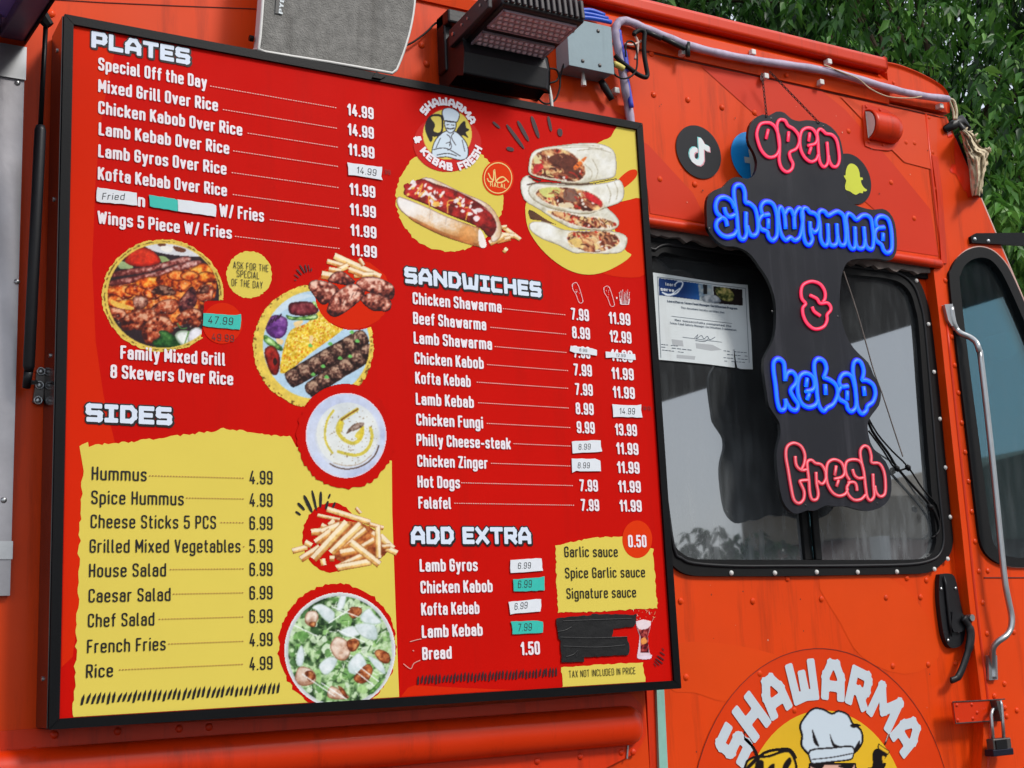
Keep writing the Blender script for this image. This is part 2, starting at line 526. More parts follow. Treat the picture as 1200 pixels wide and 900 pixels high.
BLOCK = {
 'P': (1, "0,0 0,1 .86,1 1,.86 1,.5 .86,.36 0,.36"), 'L': (.92, "0,1 0,0 1,0"), 'A': (1.1, "0,0 .02,.6 .32,1 .68,1 .98,.6 1,0|.02,.3 .98,.3"),
 'T': (1.05, "0,1 1,1|.5,1 .5,0"), 'E': (.9, "1,1 0,1 0,0 1,0|0,.5 .86,.5"), 'S': (.95, ".95,1 .1,1 0,.92 0,.56 .1,.5 .9,.5 1,.44 1,.08 .9,0 .05,0"),
 'I': (.72, "0,1 1,1|0,0 1,0|.5,0 .5,1"), 'D': (1, "o0,0 0,1 .7,1 1,.72 1,.28 .7,0"), 'N': (1.12, "0,0 0,1 1,0 1,1"), 'W': (1.5, "0,1 .08,0 .48,.05 .5,.7 .52,.05 .92,0 1,1"),
 'C': (.95, ".95,1 .1,1 0,.9 0,.1 .1,0 .95,0"), 'H': (1.08, "0,0 0,1|1,0 1,1|0,.5 1,.5"), 'X': (1.08, "0,0 1,1|0,1 1,0"), 'R': (1.05, "0,0 0,1 .86,1 1,.86 1,.52 .86,.4 0,.4|.5,.4 1,0"),
 'M': (1.5, "0,0 0,1 .5,.35 1,1 1,0"), 'K': (1.08, "0,0 0,1|1,1 .1,.45 1,0"), 'B': (1, "0,0 0,1 .85,1 .92,.78 .8,.52 0,.52|.8,.52 1,.3 .9,0 0,0"),
 'F': (.9, "1,1 0,1 0,0|0,.48 .85,.48"), '&': (1, "1,.5 .75,.05 .15,0 0,.3 .65,.7 .55,1 .15,1 .1,.72 .95,0"), ' ': (.6, ""),
}
STYLE = {  # font table, half stroke, unit width, gap between letters (edge to edge), square ends
 'bold': (G, 0.079, 0.262, 0.075, False), 'medium': (G, 0.056, 0.30, 0.12, False), 'thin': (G, 0.04, 0.32, 0.14, False),
 'hand': (G, 0.048, 0.42, 0.2, False), 'block': (BLOCK, 0.128, 0.60, 0.09, True), 'bubble': (BLOCK, 0.132, 0.50, 0.10, True),
}
def round_path(pts, flags, closed, rad):
    n = len(pts)
    out = []
    for i in range(n):
        p = np.array(pts[i], float)
        if not flags[i] or (not closed and i in (0, n - 1)):
            out.append(p); continue
        a, b = np.array(pts[i - 1], float), np.array(pts[(i + 1) % n], float)
        da, db = a - p, b - p
        la, lb = np.hypot(*da), np.hypot(*db)
        fa = 0.5 if flags[i - 1] else 1.0
        fb = 0.5 if flags[(i + 1) % n] else 1.0
        r = min(rad, la * fa * 0.999, lb * fb * 0.999)
        s, e = p + da / la * r, p + db / lb * r
        for j in range(6):
            t = j / 5
            # circular-ish corner
            out.append((1 - t) ** 2 * s + 2 * t * (1 - t) * (p * 0.92 + (s + e) * 0.04) + t * t * e)
    if closed:
        out.append(out[0])
    return out
def seg_field(X, Y, segs, h, square):
    d = np.full(X.shape, 9.0)
    for a, b in segs:
        ex, ey = b[0] - a[0], b[1] - a[1]
        L = math.hypot(ex, ey)
        if L < 1e-9:
            d = np.minimum(d, np.hypot(X - a[0], Y - a[1])); continue
        ux, uy = ex / L, ey / L
        s = (X - a[0]) * ux + (Y - a[1]) * uy
        q = np.abs((X - a[0]) * uy - (Y - a[1]) * ux)
        if square:
            so = np.maximum(np.abs(s - L / 2) - L / 2, 0)
            rr = 0.05
            ax, ay = np.maximum(so - (h - rr), 0), np.maximum(q - (h - rr), 0)
            dd = np.where((ax > 0) | (ay > 0), np.hypot(ax, ay) - rr + h, np.maximum(so, q))
            d = np.minimum(d, dd)
        else:
            so = np.clip(s, 0, L)
            d = np.minimum(d, np.hypot(X - a[0] - ux * so, Y - a[1] - uy * so))
    return d
def march(F, x0, y0, st):
    """filled polygons of F < 0 on a grid: runs of full cells become one quad, border cells are cut"""
    H, W = F.shape
    ins = F < 0
    polys = []
    for j in range(H - 1):
        i = 0
        while i < W - 1:
            c = (ins[j, i], ins[j, i + 1], ins[j + 1, i + 1], ins[j + 1, i])
            k = sum(c)
            if k == 0:
                i += 1; continue
            if k == 4:
                i2 = i
                while i2 < W - 1 and ins[j, i2] and ins[j, i2 + 1] and ins[j + 1, i2] and ins[j + 1, i2 + 1]:
                    i2 += 1
                polys.append([(x0 + i * st, y0 + j * st), (x0 + i2 * st, y0 + j * st), (x0 + i2 * st, y0 + (j + 1) * st), (x0 + i * st, y0 + (j + 1) * st)])
                i = i2; continue
            cs = ((i, j), (i + 1, j), (i + 1, j + 1), (i, j + 1))
            pl = []
            for a in range(4):
                (xa, ya), (xb, yb) = cs[a], cs[(a + 1) % 4]
                fa, fb = F[ya, xa], F[yb, xb]
                if fa < 0:
                    pl.append((x0 + xa * st, y0 + ya * st))
                if (fa < 0) != (fb < 0):
                    t = fa / (fa - fb)
                    pl.append((x0 + (xa + (xb - xa) * t) * st, y0 + (ya + (yb - ya) * t) * st))
            polys.append(pl)
            i += 1
    return polys
GC = {}
def glyph(style, ch, grow=0.0):
    key = (style, ch, grow)
    if key in GC:
        return GC[key]
    tab, h, uw, gap, sq = STYLE[style]
    wd, spec = tab[ch]
    cw = wd * uw
    segs = []
    for part in spec.split('|'):
        if not part:
            continue
        closed = part[0] == 'o'
        toks = part.lstrip('o').split()
        pts, fl = [], []
        for t in toks:
            fl.append('*' in t)
            x, y = t.replace('*', '').split(',')
            pts.append((float(x) * cw, h + float(y) * (1 - 2 * h)))
        path = round_path(pts, fl, closed, 0.42 * uw)
        if closed and len(path) and np.hypot(*(np.array(path[0]) - np.array(path[-1]))) > 1e-9:
            path.append(path[0])
        segs += list(zip(path[:-1], path[1:]))
        if len(path) == 1:
            segs.append((path[0], path[0]))
    polys = []
    if segs:
        hh = h + grow
        al = np.array([p for s in segs for p in s])
        st = 1 / 26.0
        x0, y0 = al[:, 0].min() - hh - 2 * st, al[:, 1].min() - hh - 2 * st
        nx, ny = int((al[:, 0].max() + hh + 2 * st - x0) / st) + 2, int((al[:, 1].max() + hh + 2 * st - y0) / st) + 2
        X, Y = np.meshgrid(x0 + np.arange(nx) * st, y0 + np.arange(ny) * st)
        F = seg_field(X, Y, segs, h, sq) - hh
        polys = march(F, x0, y0, st)
    GC[key] = (polys, cw)
    return GC[key]
def text_polys(s, style, grow=0.0):
    tab, h, uw, gap, sq = STYLE[style]
    x = 0.0
    out = []
    for ch in s:
        pl, cw = glyph(style, ch, grow)
        for q in pl:
            out.append([(a + x + h, b) for a, b in q])
        x += cw + (2 * h + gap if ch != ' ' else gap + 0.06)
    return out, x - gap
def put_text(mb, s, u0, u1, v, cap, Y, style='bold', grow=0.0, jit=0.0):
    pl, W = text_polys(s, style, grow)
    k = (u1 - u0) / W
    for q in pl:
        n = len(q)
        mb.add([(u0 + a * k, Y, v + b * cap) for a, b in q], [tuple(range(n))])
def px_text(mb, s, xl, yl, xr, yr, cappx, Y, style='bold', grow=0.0, dv=0.0):
    a, b = at(xl, yl, Y), at(xr, yr, Y)
    cap = at(xl, yl - cappx, Y)[2] - a[2]
    put_text(mb, s, a[0], b[0], (a[2] + b[2]) / 2 + dv, cap, Y, style, grow)
def arc_text(mb, s, c, r, a0, a1, cap, Y, style='bubble', inward=False, grow=0.0, wk=1.0):
    """letters along a circle; a0, a1 = angles (deg) of the first and last letter's middle"""
    adv = [glyph(style, ch)[1] + 2 * STYLE[style][1] + STYLE[style][3] for ch in s]
    cum = np.cumsum([0] + adv)
    mid = [(cum[i] + cum[i + 1]) / 2 for i in range(len(s))]
    for i, ch in enumerate(s):
        t = (mid[i] - mid[0]) / (mid[-1] - mid[0])
        ang = math.radians(a0 + (a1 - a0) * t)
        pl, cw = glyph(style, ch, grow)
        if inward:
            rad = np.array([-math.cos(ang), -math.sin(ang)]); 
        else:
            rad = np.array([math.cos(ang), math.sin(ang)])
        tan = np.array([rad[1], -rad[0]])
        o = np.array(c) + np.array([math.cos(ang), math.sin(ang)]) * r
        for q in pl:
            vs = [o + tan * (x - cw / 2) * cap * wk + rad * (y - 0.5) * cap for x, y in q]
            mb.add([(p[0], Y - i * 2.5e-5, p[1]) for p in vs], [tuple(range(len(q)))])
def poly_of(mb, pts, Y):
    mb.poly(pts, Y)
# ================================================================== SETTING
g = MB()
g.add([(-300, -300, 0), (300, -300, 0), (300, 300, 0), (-300, 300, 0)], [(0, 1, 2, 3)])
struct(g.build('ground', M_ASPHALT))

# ================================================================== FOOD TRUCK
YW, YD = 0.10, 0.132              # outer skin of the body, skin of the recessed sliding door
truck = thing('food_truck', (1.0, 1.1, 0.0), 'orange step van food truck with rounded roof edge and a sliding side door', 'food truck')
ZS = 1.470 + H0                    # seam under the roof band
ZL = at(900, 281, YW)[2]           # lower edge of the fascia above the door
ZR = at(900, 41, YW)[2]            # top of the drip rail
XDL = at(758, 850, YW)[0]        # left end of the door opening
XDR = at(1102, 311, YW)[0]         # right end of the fascia
ZB = 0.42
XL = -2.6
def rivets(mb, pts, Y, r=0.0075, h=0.55):
    for x, y in pts:
        mb.dome(at(x, y, Y), r, h)

# side skin: long wall plus the fascia over the door, with the serving opening cut out
sv = [(-1.9, 0.30 + H0), (-0.105, 0.30 + H0), (-0.105, 1.16 + H0), (-1.9, 1.16 + H0)]
m = MB()
m.prism([[(XL, ZB), (XDL, ZB), (XDL, ZL), (XDR, ZL), (XDR, ZS), (XL, ZS)], sv], YW, YW + 0.03)
rivets(m, [(766, 111), (806, 117), (846, 126), (884, 132), (773, 210), (814, 216), (994, 154), (1061, 167), (1071, 168), (1044, 214), (1043, 165), (1071, 256),
           (494, 53), (330, 60), (60, 16), (500, 75), (763, 63), (873, 74), (1010, 100)], YW, 0.008)
m.build('side_panel', M_ORANGE, truck)
# printed wrap: broad tone shapes across the fascia and the wall
m = MB()
for pts in ([(752, 165), (760, 170), (812, 226), (830, 262), (762, 250)],
            [(820, 76), (870, 86), (955, 100), (990, 128), (1045, 190), (1090, 245), (1100, 300), (1045, 292), (1030, 250), (960, 190), (880, 130)],
            [(640, 120), (700, 118), (735, 138), (735, 160), (640, 150)]):
    m.poly(uv(pts, YW - 0.0012), YW - 0.0012)
build_each(m, 'vinyl_wrap', M_RED, truck)
m = MB()
for pts in ([(985, 113), (1098, 138), (1098, 200), (1060, 190), (1030, 160)],):
    m.poly(uv(pts, YW - 0.0022), YW - 0.0022)
build_each(m, 'vinyl_wrap', M_LIGHTOR, truck)
# rolled ledge under the fascia and the torn sealant below it
m = MB()
x0, x1 = XDL - 0.02, XDR
m.tube([(x, YW - 0.004, ZL) for x in np.linspace(x0, x1 - 0.012, 12)] + [(x1 - 0.004, YW, ZL), (x1, YW + 0.01, ZL)], [0.013] * 12 + [0.011, 0.006], 12)
m.build('rolled_ledge', M_ORANGE2, truck, smooth=True)
m = MB()
rnd = random.Random(4)
top = [(x, ZL - 0.008) for x in np.linspace(x0, x1 - 0.03, 60)]
bot = [(x + rnd.uniform(-.004, .004), ZL - 0.022 - rnd.uniform(0, 0.012)) for x in np.linspace(x1 - 0.03, x0, 60)]
m.prism(top + bot, YW + 0.008, YW + 0.02)
m.build('sealant_strip', M_GREYTRIM, truck)
m = MB()
m.box((XDL - .02, YW + 0.021, ZL - 0.035), (XDR, YD + 0.06, ZL + 0.02))
m.build('door_header', M_DARK, truck)
# roof band, drip rail, front cap
XE = at(1031, 82, YW)[0]
m = MB()
prof = [(YW - 0.006, ZS - 0.004), (YW - 0.012, ZS + 0.02), (YW - 0.010, ZS + 0.06), (YW + 0.02, ZR - 0.02), (YW + 0.03, ZR - 0.01), (YW + 0.03, ZS)]
vs = [(x, y, z) for x in (XL, XE + 0.015) for y, z in prof]
n = len(prof)
m.add(vs, [(i, i + n, (i + 1) % n + n, (i + 1) % n) for i in range(n)][::-1] + [tuple(range(n)), tuple(range(2 * n - 1, n - 1, -1))])
rivets(m, [(963, 84), (1048, 104), (922, 88)], YW - 0.012, 0.006)
m.build('roof_band', M_ORANGE, truck)
m = MB()
prof = [(YW + 0.01, ZR - 0.03), (YW - 0.021, ZR - 0.034), (YW - 0.026, ZR - 0.029), (YW - 0.026, ZR - 0.003), (YW - 0.019, ZR + 0.004), (YW + 0.2, ZR + 0.03)]
n = len(prof)
m.add([(x, y, z) for x in (XL, XE) for y, z in prof], [(i, i + n, (i + 1) % n + n, (i + 1) % n) for i in range(n)] + [tuple(range(n - 1, -1, -1)), tuple(range(n, 2 * n))])
m.build('drip_rail', M_ORANGE2, truck, bevel=0.004)
# rounded fibreglass front cap: sweep a curved outline into the truck
capo = smooth_line(crop(900, 0, 4, [(540, 292), (600, 305), (680, 335), (760, 375), (810, 410), (835, 450), (838, 478)]), k=4)
capo = [(p[0], p[1]) for p in uv(capo, YW)]
lowr = uv([(1110, 134), (1040, 119)], YW)
outl = capo + lowr
cx = np.mean([p[0] for p in outl]); cz = min(p[1] for p in outl)
m = MB()
layers = []
for k, (yy, sx, sz) in enumerate(((YW - 0.004, 1.0, 0.90), (YW - 0.012, 1.0, 0.97), (YW - 0.006, 1, 1.0), (YW + 0.05, 1.0, 1.06), (YW + 0.3, 1.0, 1.18), (YW + 1.0, 1.0, 1.3), (YW + 1.9, 1, 1.0))):
    layers.append([(p[0], yy, cz + (p[1] - cz) * sz) for p in outl])
n = len(outl)
m.add([q for L in layers for q in L], [(k * n + i, k * n + (i + 1) % n, (k + 1) * n + (i + 1) % n, (k + 1) * n + i) for k in range(len(layers) - 1) for i in range(n)] + [tuple(range(n - 1, -1, -1))])
rivets(m, [(1047, 97), (1037, 84)], YW - 0.012, 0.006)
m.build('roof_cap', M_ORANGE, truck, smooth=False, bevel=0.003)
m = MB()
m.box((XL, YW + 0.03, ZR - 0.05), (XE, YW + 2.0, ZR + 0.02))
m.build('roof', M_WHITE, truck)
# far side, back, inside
m = MB()
m.box((XL, YW + 2.0, ZB), (2.45, YW + 2.04, ZR))
m.box((XL, YW + 0.03, ZB), (XL + 0.04, YW + 2.0, ZR))
m.box((XL, YW + 0.03, ZB), (2.6, YW + 2.0, ZB + 0.05))
m.build('inner_body', M_ORANGE, truck)
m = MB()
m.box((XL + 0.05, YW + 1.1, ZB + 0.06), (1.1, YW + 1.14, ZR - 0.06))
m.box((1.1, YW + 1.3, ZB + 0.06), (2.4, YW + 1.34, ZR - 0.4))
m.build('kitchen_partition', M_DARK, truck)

# lower stamped panel with a rounded bead, under the menu board
m = MB()
zc = at(600, 857, YW)[2] - 0.006
bx1 = at(748, 850, YW)[0]
R1, PR = 0.040, 0.034
xs = list(np.linspace(XL, bx1 - R1, 30))
for a in np.linspace(0, 90, 9)[1:]:
    xs.append(bx1 - R1 + R1 * math.sin(math.radians(a)))
na = 17
vs = []
for x in xs:
    t = max(0.0, (x - (bx1 - R1)) / R1)
    s = math.sqrt(max(0.0, 1 - t * t))
    for j in range(na):
        a = math.pi * j / (na - 1)
        vs.append((x, YW - 0.008 - PR * math.sin(a) ** 0.8 * s, zc + math.cos(a) * R1 * (0.25 * (1 - s) + s)))
m.add(vs, [(i * na + j, (i + 1) * na + j, (i + 1) * na + j + 1, i * na + j + 1)[::-1] for i in range(len(xs) - 1) for j in range(na - 1)])
m.build('bead_moulding', M_ORANGE2, truck, smooth=True)
m = MB()
pl = uv([(-40, 860), (40, 854), (400, 838), (620, 822), (738, 812), (752, 826), (757, 846), (757, 862), (750, 876), (742, 884), (700, 905), (700, 960), (-60, 1000)], YW - 0.007)
m.prism(pl, YW - 0.007, YW - 0.001)
rivets(m, crop(600, 675, 4, [(118, 868), (320, 846), (513, 826), (568, 826)]) + [(64, 861), (138, 857), (210, 854), (245, 852), (40, 880), (235, 890), (330, 862), (430, 856), (520, 850)], YW - 0.007, 0.007)
m.build('stamped_panel', M_ORANGE2, truck)
m = MB()
a = at(736, 872, YW - 0.01); b = at(735, 889, YW - 0.01)
m.tube([a, b], 0.0018, 6)
m.build('panel_clip', M_ALU, truck)

# pale teal strip of the old paint at the door's back edge
m = MB()
m.prism(uv([(769, 790), (777.5, 790), (783, 905), (783, 1000), (774, 1000), (773, 905)], 0.118), 0.118, 0.128)
m.build('door_jamb', M_TEAL, truck)
m = MB()
m.prism(uv([(757, 790), (768, 790), (772.5, 905), (772, 1000), (758, 1000), (762, 905)], 0.125), 0.125, 0.16)
m.build('jamb_recess', M_ORANGE2, truck)

# ------------------------------------------------------------------ sliding door with its window
wo = smooth_line([(745, 300), (763, 283), (780, 276.5), (800, 276), (900, 287), (1000, 301), (1048, 308), (1064, 315), (1077, 329), (1086, 351), (1092, 380), (1101, 460),
      (1110, 560), (1115, 610), (1117, 632), (1114.5, 647), (1106, 659), (1093, 668.5), (1080, 672), (1040, 673), (920, 675), (830, 675), (808, 673.5), (795, 668), (783, 655), (772, 630), (758, 500)], True, 3)
wi = smooth_line([(762, 318), (770.7, 301), (779, 295.5), (800, 300), (900, 313), (1000, 322), (1036, 325.5), (1055, 331), (1067, 343), (1073, 362), (1077, 385), (1084, 480),
      (1092, 580), (1097, 625), (1096, 640), (1090, 651), (1078, 655), (1040, 656), (920, 656), (830, 655.5), (811, 654), (799, 648), (790, 638), (785, 622), (776, 500)], True, 3)
YG = YD + 0.010
door_o = uv([(768, 250), (768, 500)], YD)
seamL = smooth_line([(1086, 290), (1089, 316), (1097, 380), (1107, 480), (1115, 560), (1122, 620), (1128.5, 680), (1137, 750), (1143, 800), (1148, 850), (1146, 880), (1143, 925)], False, 3)
XDO = at(773, 850, YD)[0]
dp = [(XDO, ZL + 0.015), (XDO, ZB)] + [(at(1143, 925, YD)[0] - 0.03, ZB)] + list(reversed(uv(seamL, YD)))
door = MB()
door.prism([dp, uv(wo, YD)], YD, YD + 0.03)
rivets(door, crop(600, 675, 4, [(790, 118), (1128, 118), (815, 475), (1160, 458)]) + crop(900, 675, 4, [(250, 108), (552, 102), (714, 99), (90, 12), (650, 10), (742, 20), (584, 422), (750, 415), (880, 410), (122, 630)]), YD, 0.0078)
door = door.build('sliding_door', M_ORANGE, truck)
door['label'] = 'orange sliding door with black framed window'
m = MB()      # bright returned edge of the door along the seam
m.tube([at(x - 4.5, y, YD - 0.001) for x, y in seamL[6:]], 0.0032, 6)
m.build('door_edge', M_ORANGE2, door, smooth=True)
m = MB()
m.prism([uv(wo, YD - 0.009), uv(wi, YD - 0.009)], YD - 0.009, YD + 0.012)
wf = m.build('window_frame', M_RUBBER, door, bevel=0.003)
m = MB()      # raised lip of the rubber
mid = [((a[0] * .45 + b[0] * .55), (a[1] * .45 + b[1] * .55)) for a, b in zip(wo, wi)]
m.tube([at(x, y, YD - 0.009) for x, y in mid], 0.0045, 6, closed=True)
m.build('frame_bead', M_PLASTIC, door, smooth=True)
m = MB()
rivets(m, [(1074, 329), (1088, 380), (1094.5, 436), (1101.5, 491), (1108, 548), (1113.5, 606), (1110.5, 655), (857, 671.5), (908, 671.5), (957, 670.5), (1005, 670.5), (1051, 670), (1095, 667)], YD - 0.010, 0.006, 0.7)
build_each(m, 'frame_screw', M_WHITE, door, smooth=True)
G_DOOR = glass('tinted_window_glass', (0.18, 0.19, 0.20), 0.27, 0.085)
G_CAB = glass('teal_cab_glass', (0.46, 0.66, 0.68), 0.085, 0.03, (0.50, 0.80, 0.90))
mulx = at(944, 600, YG)[0]
glo = [(a, b) for a, b in uv(wi, YG)]
gx0, gx1 = min(p[0] for p in glo) - 0.012, max(p[0] for p in glo) + 0.012
gz0, gz1 = min(p[1] for p in glo) - 0.012, max(p[1] for p in glo) + 0.012
def clip_x(poly, x, keep_left):
    out = []
    n = len(poly)
    for i in range(n):
        a, b = poly[i], poly[(i + 1) % n]
        ia, ib = (a[0] < x) == keep_left, (b[0] < x) == keep_left
        if ia:
            out.append(a)
        if ia != ib:
            t = (x - a[0]) / (b[0] - a[0])
            out.append((x, a[1] + (b[1] - a[1]) * t))
    return out
cxm, czm = (gx0 + gx1) / 2, (gz0 + gz1) / 2
big = [(cxm + (p[0] - cxm) * 1.03, czm + (p[1] - czm) * 1.03) for p in glo]
m = MB(); m.prism(clip_x(big, mulx - 0.008, True), YG, YG + 0.005); m.build('window_pane', G_DOOR, door)
m = MB(); m.prism(clip_x(big, mulx + 0.012, False), YG - 0.006, YG - 0.001); m.build('window_pane', G_DOOR, door)
m = MB()
m.box((mulx - 0.022, YG - 0.010, gz0 + .012), (mulx - 0.006, YG + 0.012, gz1))
m.box((mulx - 0.0058, YG - 0.006, gz0 + .013), (mulx + 0.0058, YG + 0.010, gz1 - .001))
m.box((mulx + 0.006, YG - 0.016, gz0 + .012), (mulx + 0.026, YG - 0.0065, gz1))
build_each(m, 'window_mullion', M_RUBBER, door, bevel=0.002)
m = MB(); m.box((gx0, YG + 0.02, gz0 - 0.02), (gx1, YG + 0.05, gz0 + 0.018)); m.build('inner_sill', M_DKSTEEL, door)

# things dimly seen behind the glass: a counter edge, a folded paper, a switch box
m = MB(); m.prism(uv([(760, 487), (870, 498), (870, 506), (760, 496)], YG + .09), YG + .09, YG + .5); m.build('counter_edge', M_WHITE, truck)
m = MB(); m.prism(uv([(783, 489), (806, 472), (820, 490)], YG + .088), YG + .085, YG + .088); m.build('folded_paper', M_PAPER, truck)
m = MB(); m.prism(uv([(1067, 590), (1078, 589), (1085, 632), (1073, 632)], YG + .03), YG + .03, YG + .05); m.build('switch_plate', M_WHITE, truck, bevel=.002)
m = MB(); m.prism(uv([(985, 598), (994, 598), (1000, 656), (991, 656)], YG + .04), YG + .04, YG + .06); m.build('inner_rail', M_WHITE, truck, bevel=.002)
# black latch handle on the door
lt = smooth_line([(1101, 676), (1104, 672.5), (1116, 673), (1121, 683), (1125, 704), (1129, 722), (1131, 742), (1128, 754), (1121, 759), (1113, 758), (1107, 747), (1103.5, 728), (1100.5, 700)], True, 3)
m = MB(); m.prism(uv(lt, YD - 0.014), YD - 0.014, YD - 0.0005)
latch = m.build('door_latch', M_PLASTIC, door, bevel=0.004)
m = MB()
m.tube([at(x, y, YD - 0.018) for x, y in crop(1080, 660, 10, [(262, 150), (285, 260), (300, 420), (330, 700), (350, 860)])], [.002, .004, .004, .004, .002], 6)
m.prism(uv(crop(900, 675, 4, [(866, 168), (905, 168), (925, 190), (925, 250), (905, 262), (872, 262), (860, 235)]), YD - 0.022), YD - 0.022, YD - 0.012)
m.tube([at(x, y, YD - 0.028) for x, y in smooth_line(crop(900, 675, 4, [(915, 195), (938, 228), (950, 265), (946, 320), (928, 385), (908, 440), (890, 474), (868, 487), (856, 489)]), k=4)], [0.010] * 6 + [0.0125] * 8 + [0.010] * 11 + [0.008] * 7 + [0.004], 10, flat=0.6)
m.build('latch_lever', M_PLASTIC, door, smooth=True)
m = MB()
p = at(1137.5, 724, YD - 0.03)
m.tube([p + np.array([0, -0.006, 0]), p + np.array([0, 0.012, 0])], 0.0085, 12)
rivets(m, crop(1080, 660, 10, [(230, 300), (400, 295), (435, 800)]) + crop(900, 675, 4, [(845, 302)]), YD - 0.0155, 0.0042)
build_each(m, 'latch_bolt', M_ALU, door, smooth=False)

# round picture of the shop on the door: ring, disc, lettering, cook
lc, lr = (1.73560806, -0.3262854 + H0), 0.3214
LY = YD - 0.0015
m = MB()
lc0 = (1.73560806, -0.3262854 + H0)
for pts in ([(788, 757), (845, 754), (905, 766), (935, 782), (905, 795), (872, 806), (850, 822), (815, 812), (784, 806)], [(960, 676), (1040, 676), (1085, 720), (1100, 770), (1060, 790), (1010, 770), (985, 730)]):
    m.poly(uv(smooth_line(pts, True, 3), YD - 0.0006), YD - 0.0006)
build_each(m, 'vinyl_wrap', mat('door_light_orange_vinyl', (223, 69, 6), rough=0.45, spec=0.16, vary=0.12, scale=1.6, coat=.08, bump=.22, bscale=3.2), door)
m = MB(); m.poly(circle(lc, 0.392, 72), LY); m.build('logo_disc', mat('logo_red_vinyl', (216, 58, 5), rough=0.45, spec=.16, vary=.13, scale=1.6, bump=.22, bscale=3.2, coat=.06), door)
m = MB(); m.poly([circle(lc, 0.3925, 72), circle(lc, 0.3908, 72)], LY - 0.0008); m.build('logo_rim', mat('logo_rim_ink', (110, 24, 14), rough=0.4), door)
m = MB(); m.poly(circle((lc[0] - 0.004, lc[1]), 0.252, 72), LY - 0.0008); m.build('logo_ground', mat('logo_yellow_vinyl', (226, 178, 20), rough=0.4), door)
m = MB(); arc_text(m, 'SHAWARMA', lc, lr, 143, 34, 0.094, LY - 0.0016, 'bubble', wk=0.94)
m.build('logo_lettering', mat('logo_white_vinyl', (196, 206, 214), rough=0.4, vary=0.04), door)

# ------------------------------------------------------------------ cab side with quarter window
seamR = smooth_line([(1092, 290), (1094, 316), (1101.5, 380), (1112, 480), (1120.5, 560), (1127, 620), (1133, 680), (1141, 750), (1147.5, 800), (1152.5, 850), (1151, 880), (1148, 925)], False, 3)
front = uv([(1112, 136), (1119, 160), (1199, 351)], YW)
dxz = (front[2][0] - front[1][0]) / (front[2][1] - front[1][1])
def front_x(z):
    return front[1][0] + dxz * (z - front[1][1])
zbelt = at(1200, 668, YW)[2] - 0.02
qo = smooth_line([(1113, 330), (1114.5, 316), (1121, 304), (1132, 294), (1145, 289.5), (1157, 291), (1168, 297.5), (1180, 311), (1190, 331), (1201, 356), (1225, 412), (1280, 550), (1300, 610), (1300, 640), (1285, 655),
      (1250, 662), (1200, 664.5), (1178, 662.5), (1165, 657), (1155, 648), (1149, 634), (1145, 605), (1135, 520), (1123, 420)], True, 3)
qi = smooth_line([(1125, 334), (1126, 322), (1130, 312), (1138, 305), (1147, 302), (1156, 302.5), (1164, 307), (1173, 318), (1181, 333), (1192, 357), (1215, 412), (1268, 550), (1287, 606), (1286, 630), (1272, 643),
      (1245, 650), (1200, 653.5), (1184, 652.5), (1174, 648), (1166, 639), (1162, 626), (1158, 600), (1148, 520), (1135, 420)], True, 3)
cabp = uv(seamR, YW)
cab_o = [(XDR - 0.004, ZS - 0.001)] + [(XDR - 0.004, ZL)] + [p for p in cabp if p[1] < ZL] + [(at(1148, 925, YW)[0], ZB + 0.05), (3.5, ZB + 0.05), (3.5, zbelt - 0.12), (front_x(zbelt) + 0.02, zbelt - 0.08), (front_x(zbelt), zbelt), (front_x(ZS), ZS)]
cab = MB()
cab.prism([cab_o, uv(qo, YW)], YW, YW + 0.035)
rivets(cab, crop(900, 0, 4, [(770, 716), (752, 552), (788, 886)]) + crop(900, 225, 4, [(808, 155), (822, 285), (831, 415), (862, 680), (875, 813)]) +
       crop(900, 450, 4, [(893, 42), (908, 182), (924, 320), (940, 457), (955, 598), (970, 738), (988, 878), (1030, 876)]) +
       crop(900, 675, 4, [(1006, 125), (1026, 270), (1152, 263), (1108, 505), (1060, 562), (1166, 630), (1118, 657), (1110, 618)]), YW, 0.0075)
cab = cab.build('cab_side', M_ORANGE, truck)
m = MB()      # vertical flange with its fold, over the seam
m.prism(uv([(1092, 182), (1099, 184), (1104.5, 225), (1110, 308.5), (1103.5, 308.5), (1098, 225)], YW - 0.004), YW - 0.004, YW - 0.0003)
m.tube([at(x, y, YW + 0.001) for x, y in [(1084, 134), (1091, 200), (1098, 260), (1104, 306)]], 0.005, 8)
m.tube([at(x + 7.5, y, YW + 0.001) for x, y in seamR[6:]], 0.0045, 8)
m.build('post_flange', M_ORANGE2, cab, smooth=True)
m = MB()      # dark gap of the door seam: black strip added behind it to darken it
sg = uv([(x - 9, y) for x, y in seamL] , YD + 0.012) + list(reversed(uv([(x + 8, y) for x, y in seamR], YD + 0.012)))
m.prism(sg, YD + 0.034, YD + 0.05)
m.build('seam_gap_strip', M_RUBBER, truck)
m = MB(); m.prism([uv(qo, YW - 0.008), uv(qi, YW - 0.008)], YW - 0.008, YW + 0.02)
m.build('quarter_window_gasket', M_RUBBER, cab, bevel=0.004)
m = MB(); m.tube([at(x, y, YW - 0.002) for x, y in qo], 0.003, 6, closed=True)
m.build('gasket_edge', mat('pale_sealant', (196, 160, 150), rough=0.6), cab, smooth=True)
qq = uv(qi, YW + 0.008)
qc = np.mean(np.array(qq), 0)
m = MB(); m.prism([(qc[0] + (p[0] - qc[0]) * 1.03, qc[1] + (p[1] - qc[1]) * 1.03) for p in qq], YW + 0.008, YW + 0.013)
m.build('quarter_window_pane', G_CAB, cab)
m = MB(); m.prism(uv([(1116, 843), (1140, 843), (1140, 845), (1116, 845)], YW), YW - .001, YW)
m = MB()      # belt seam of the cab below the window
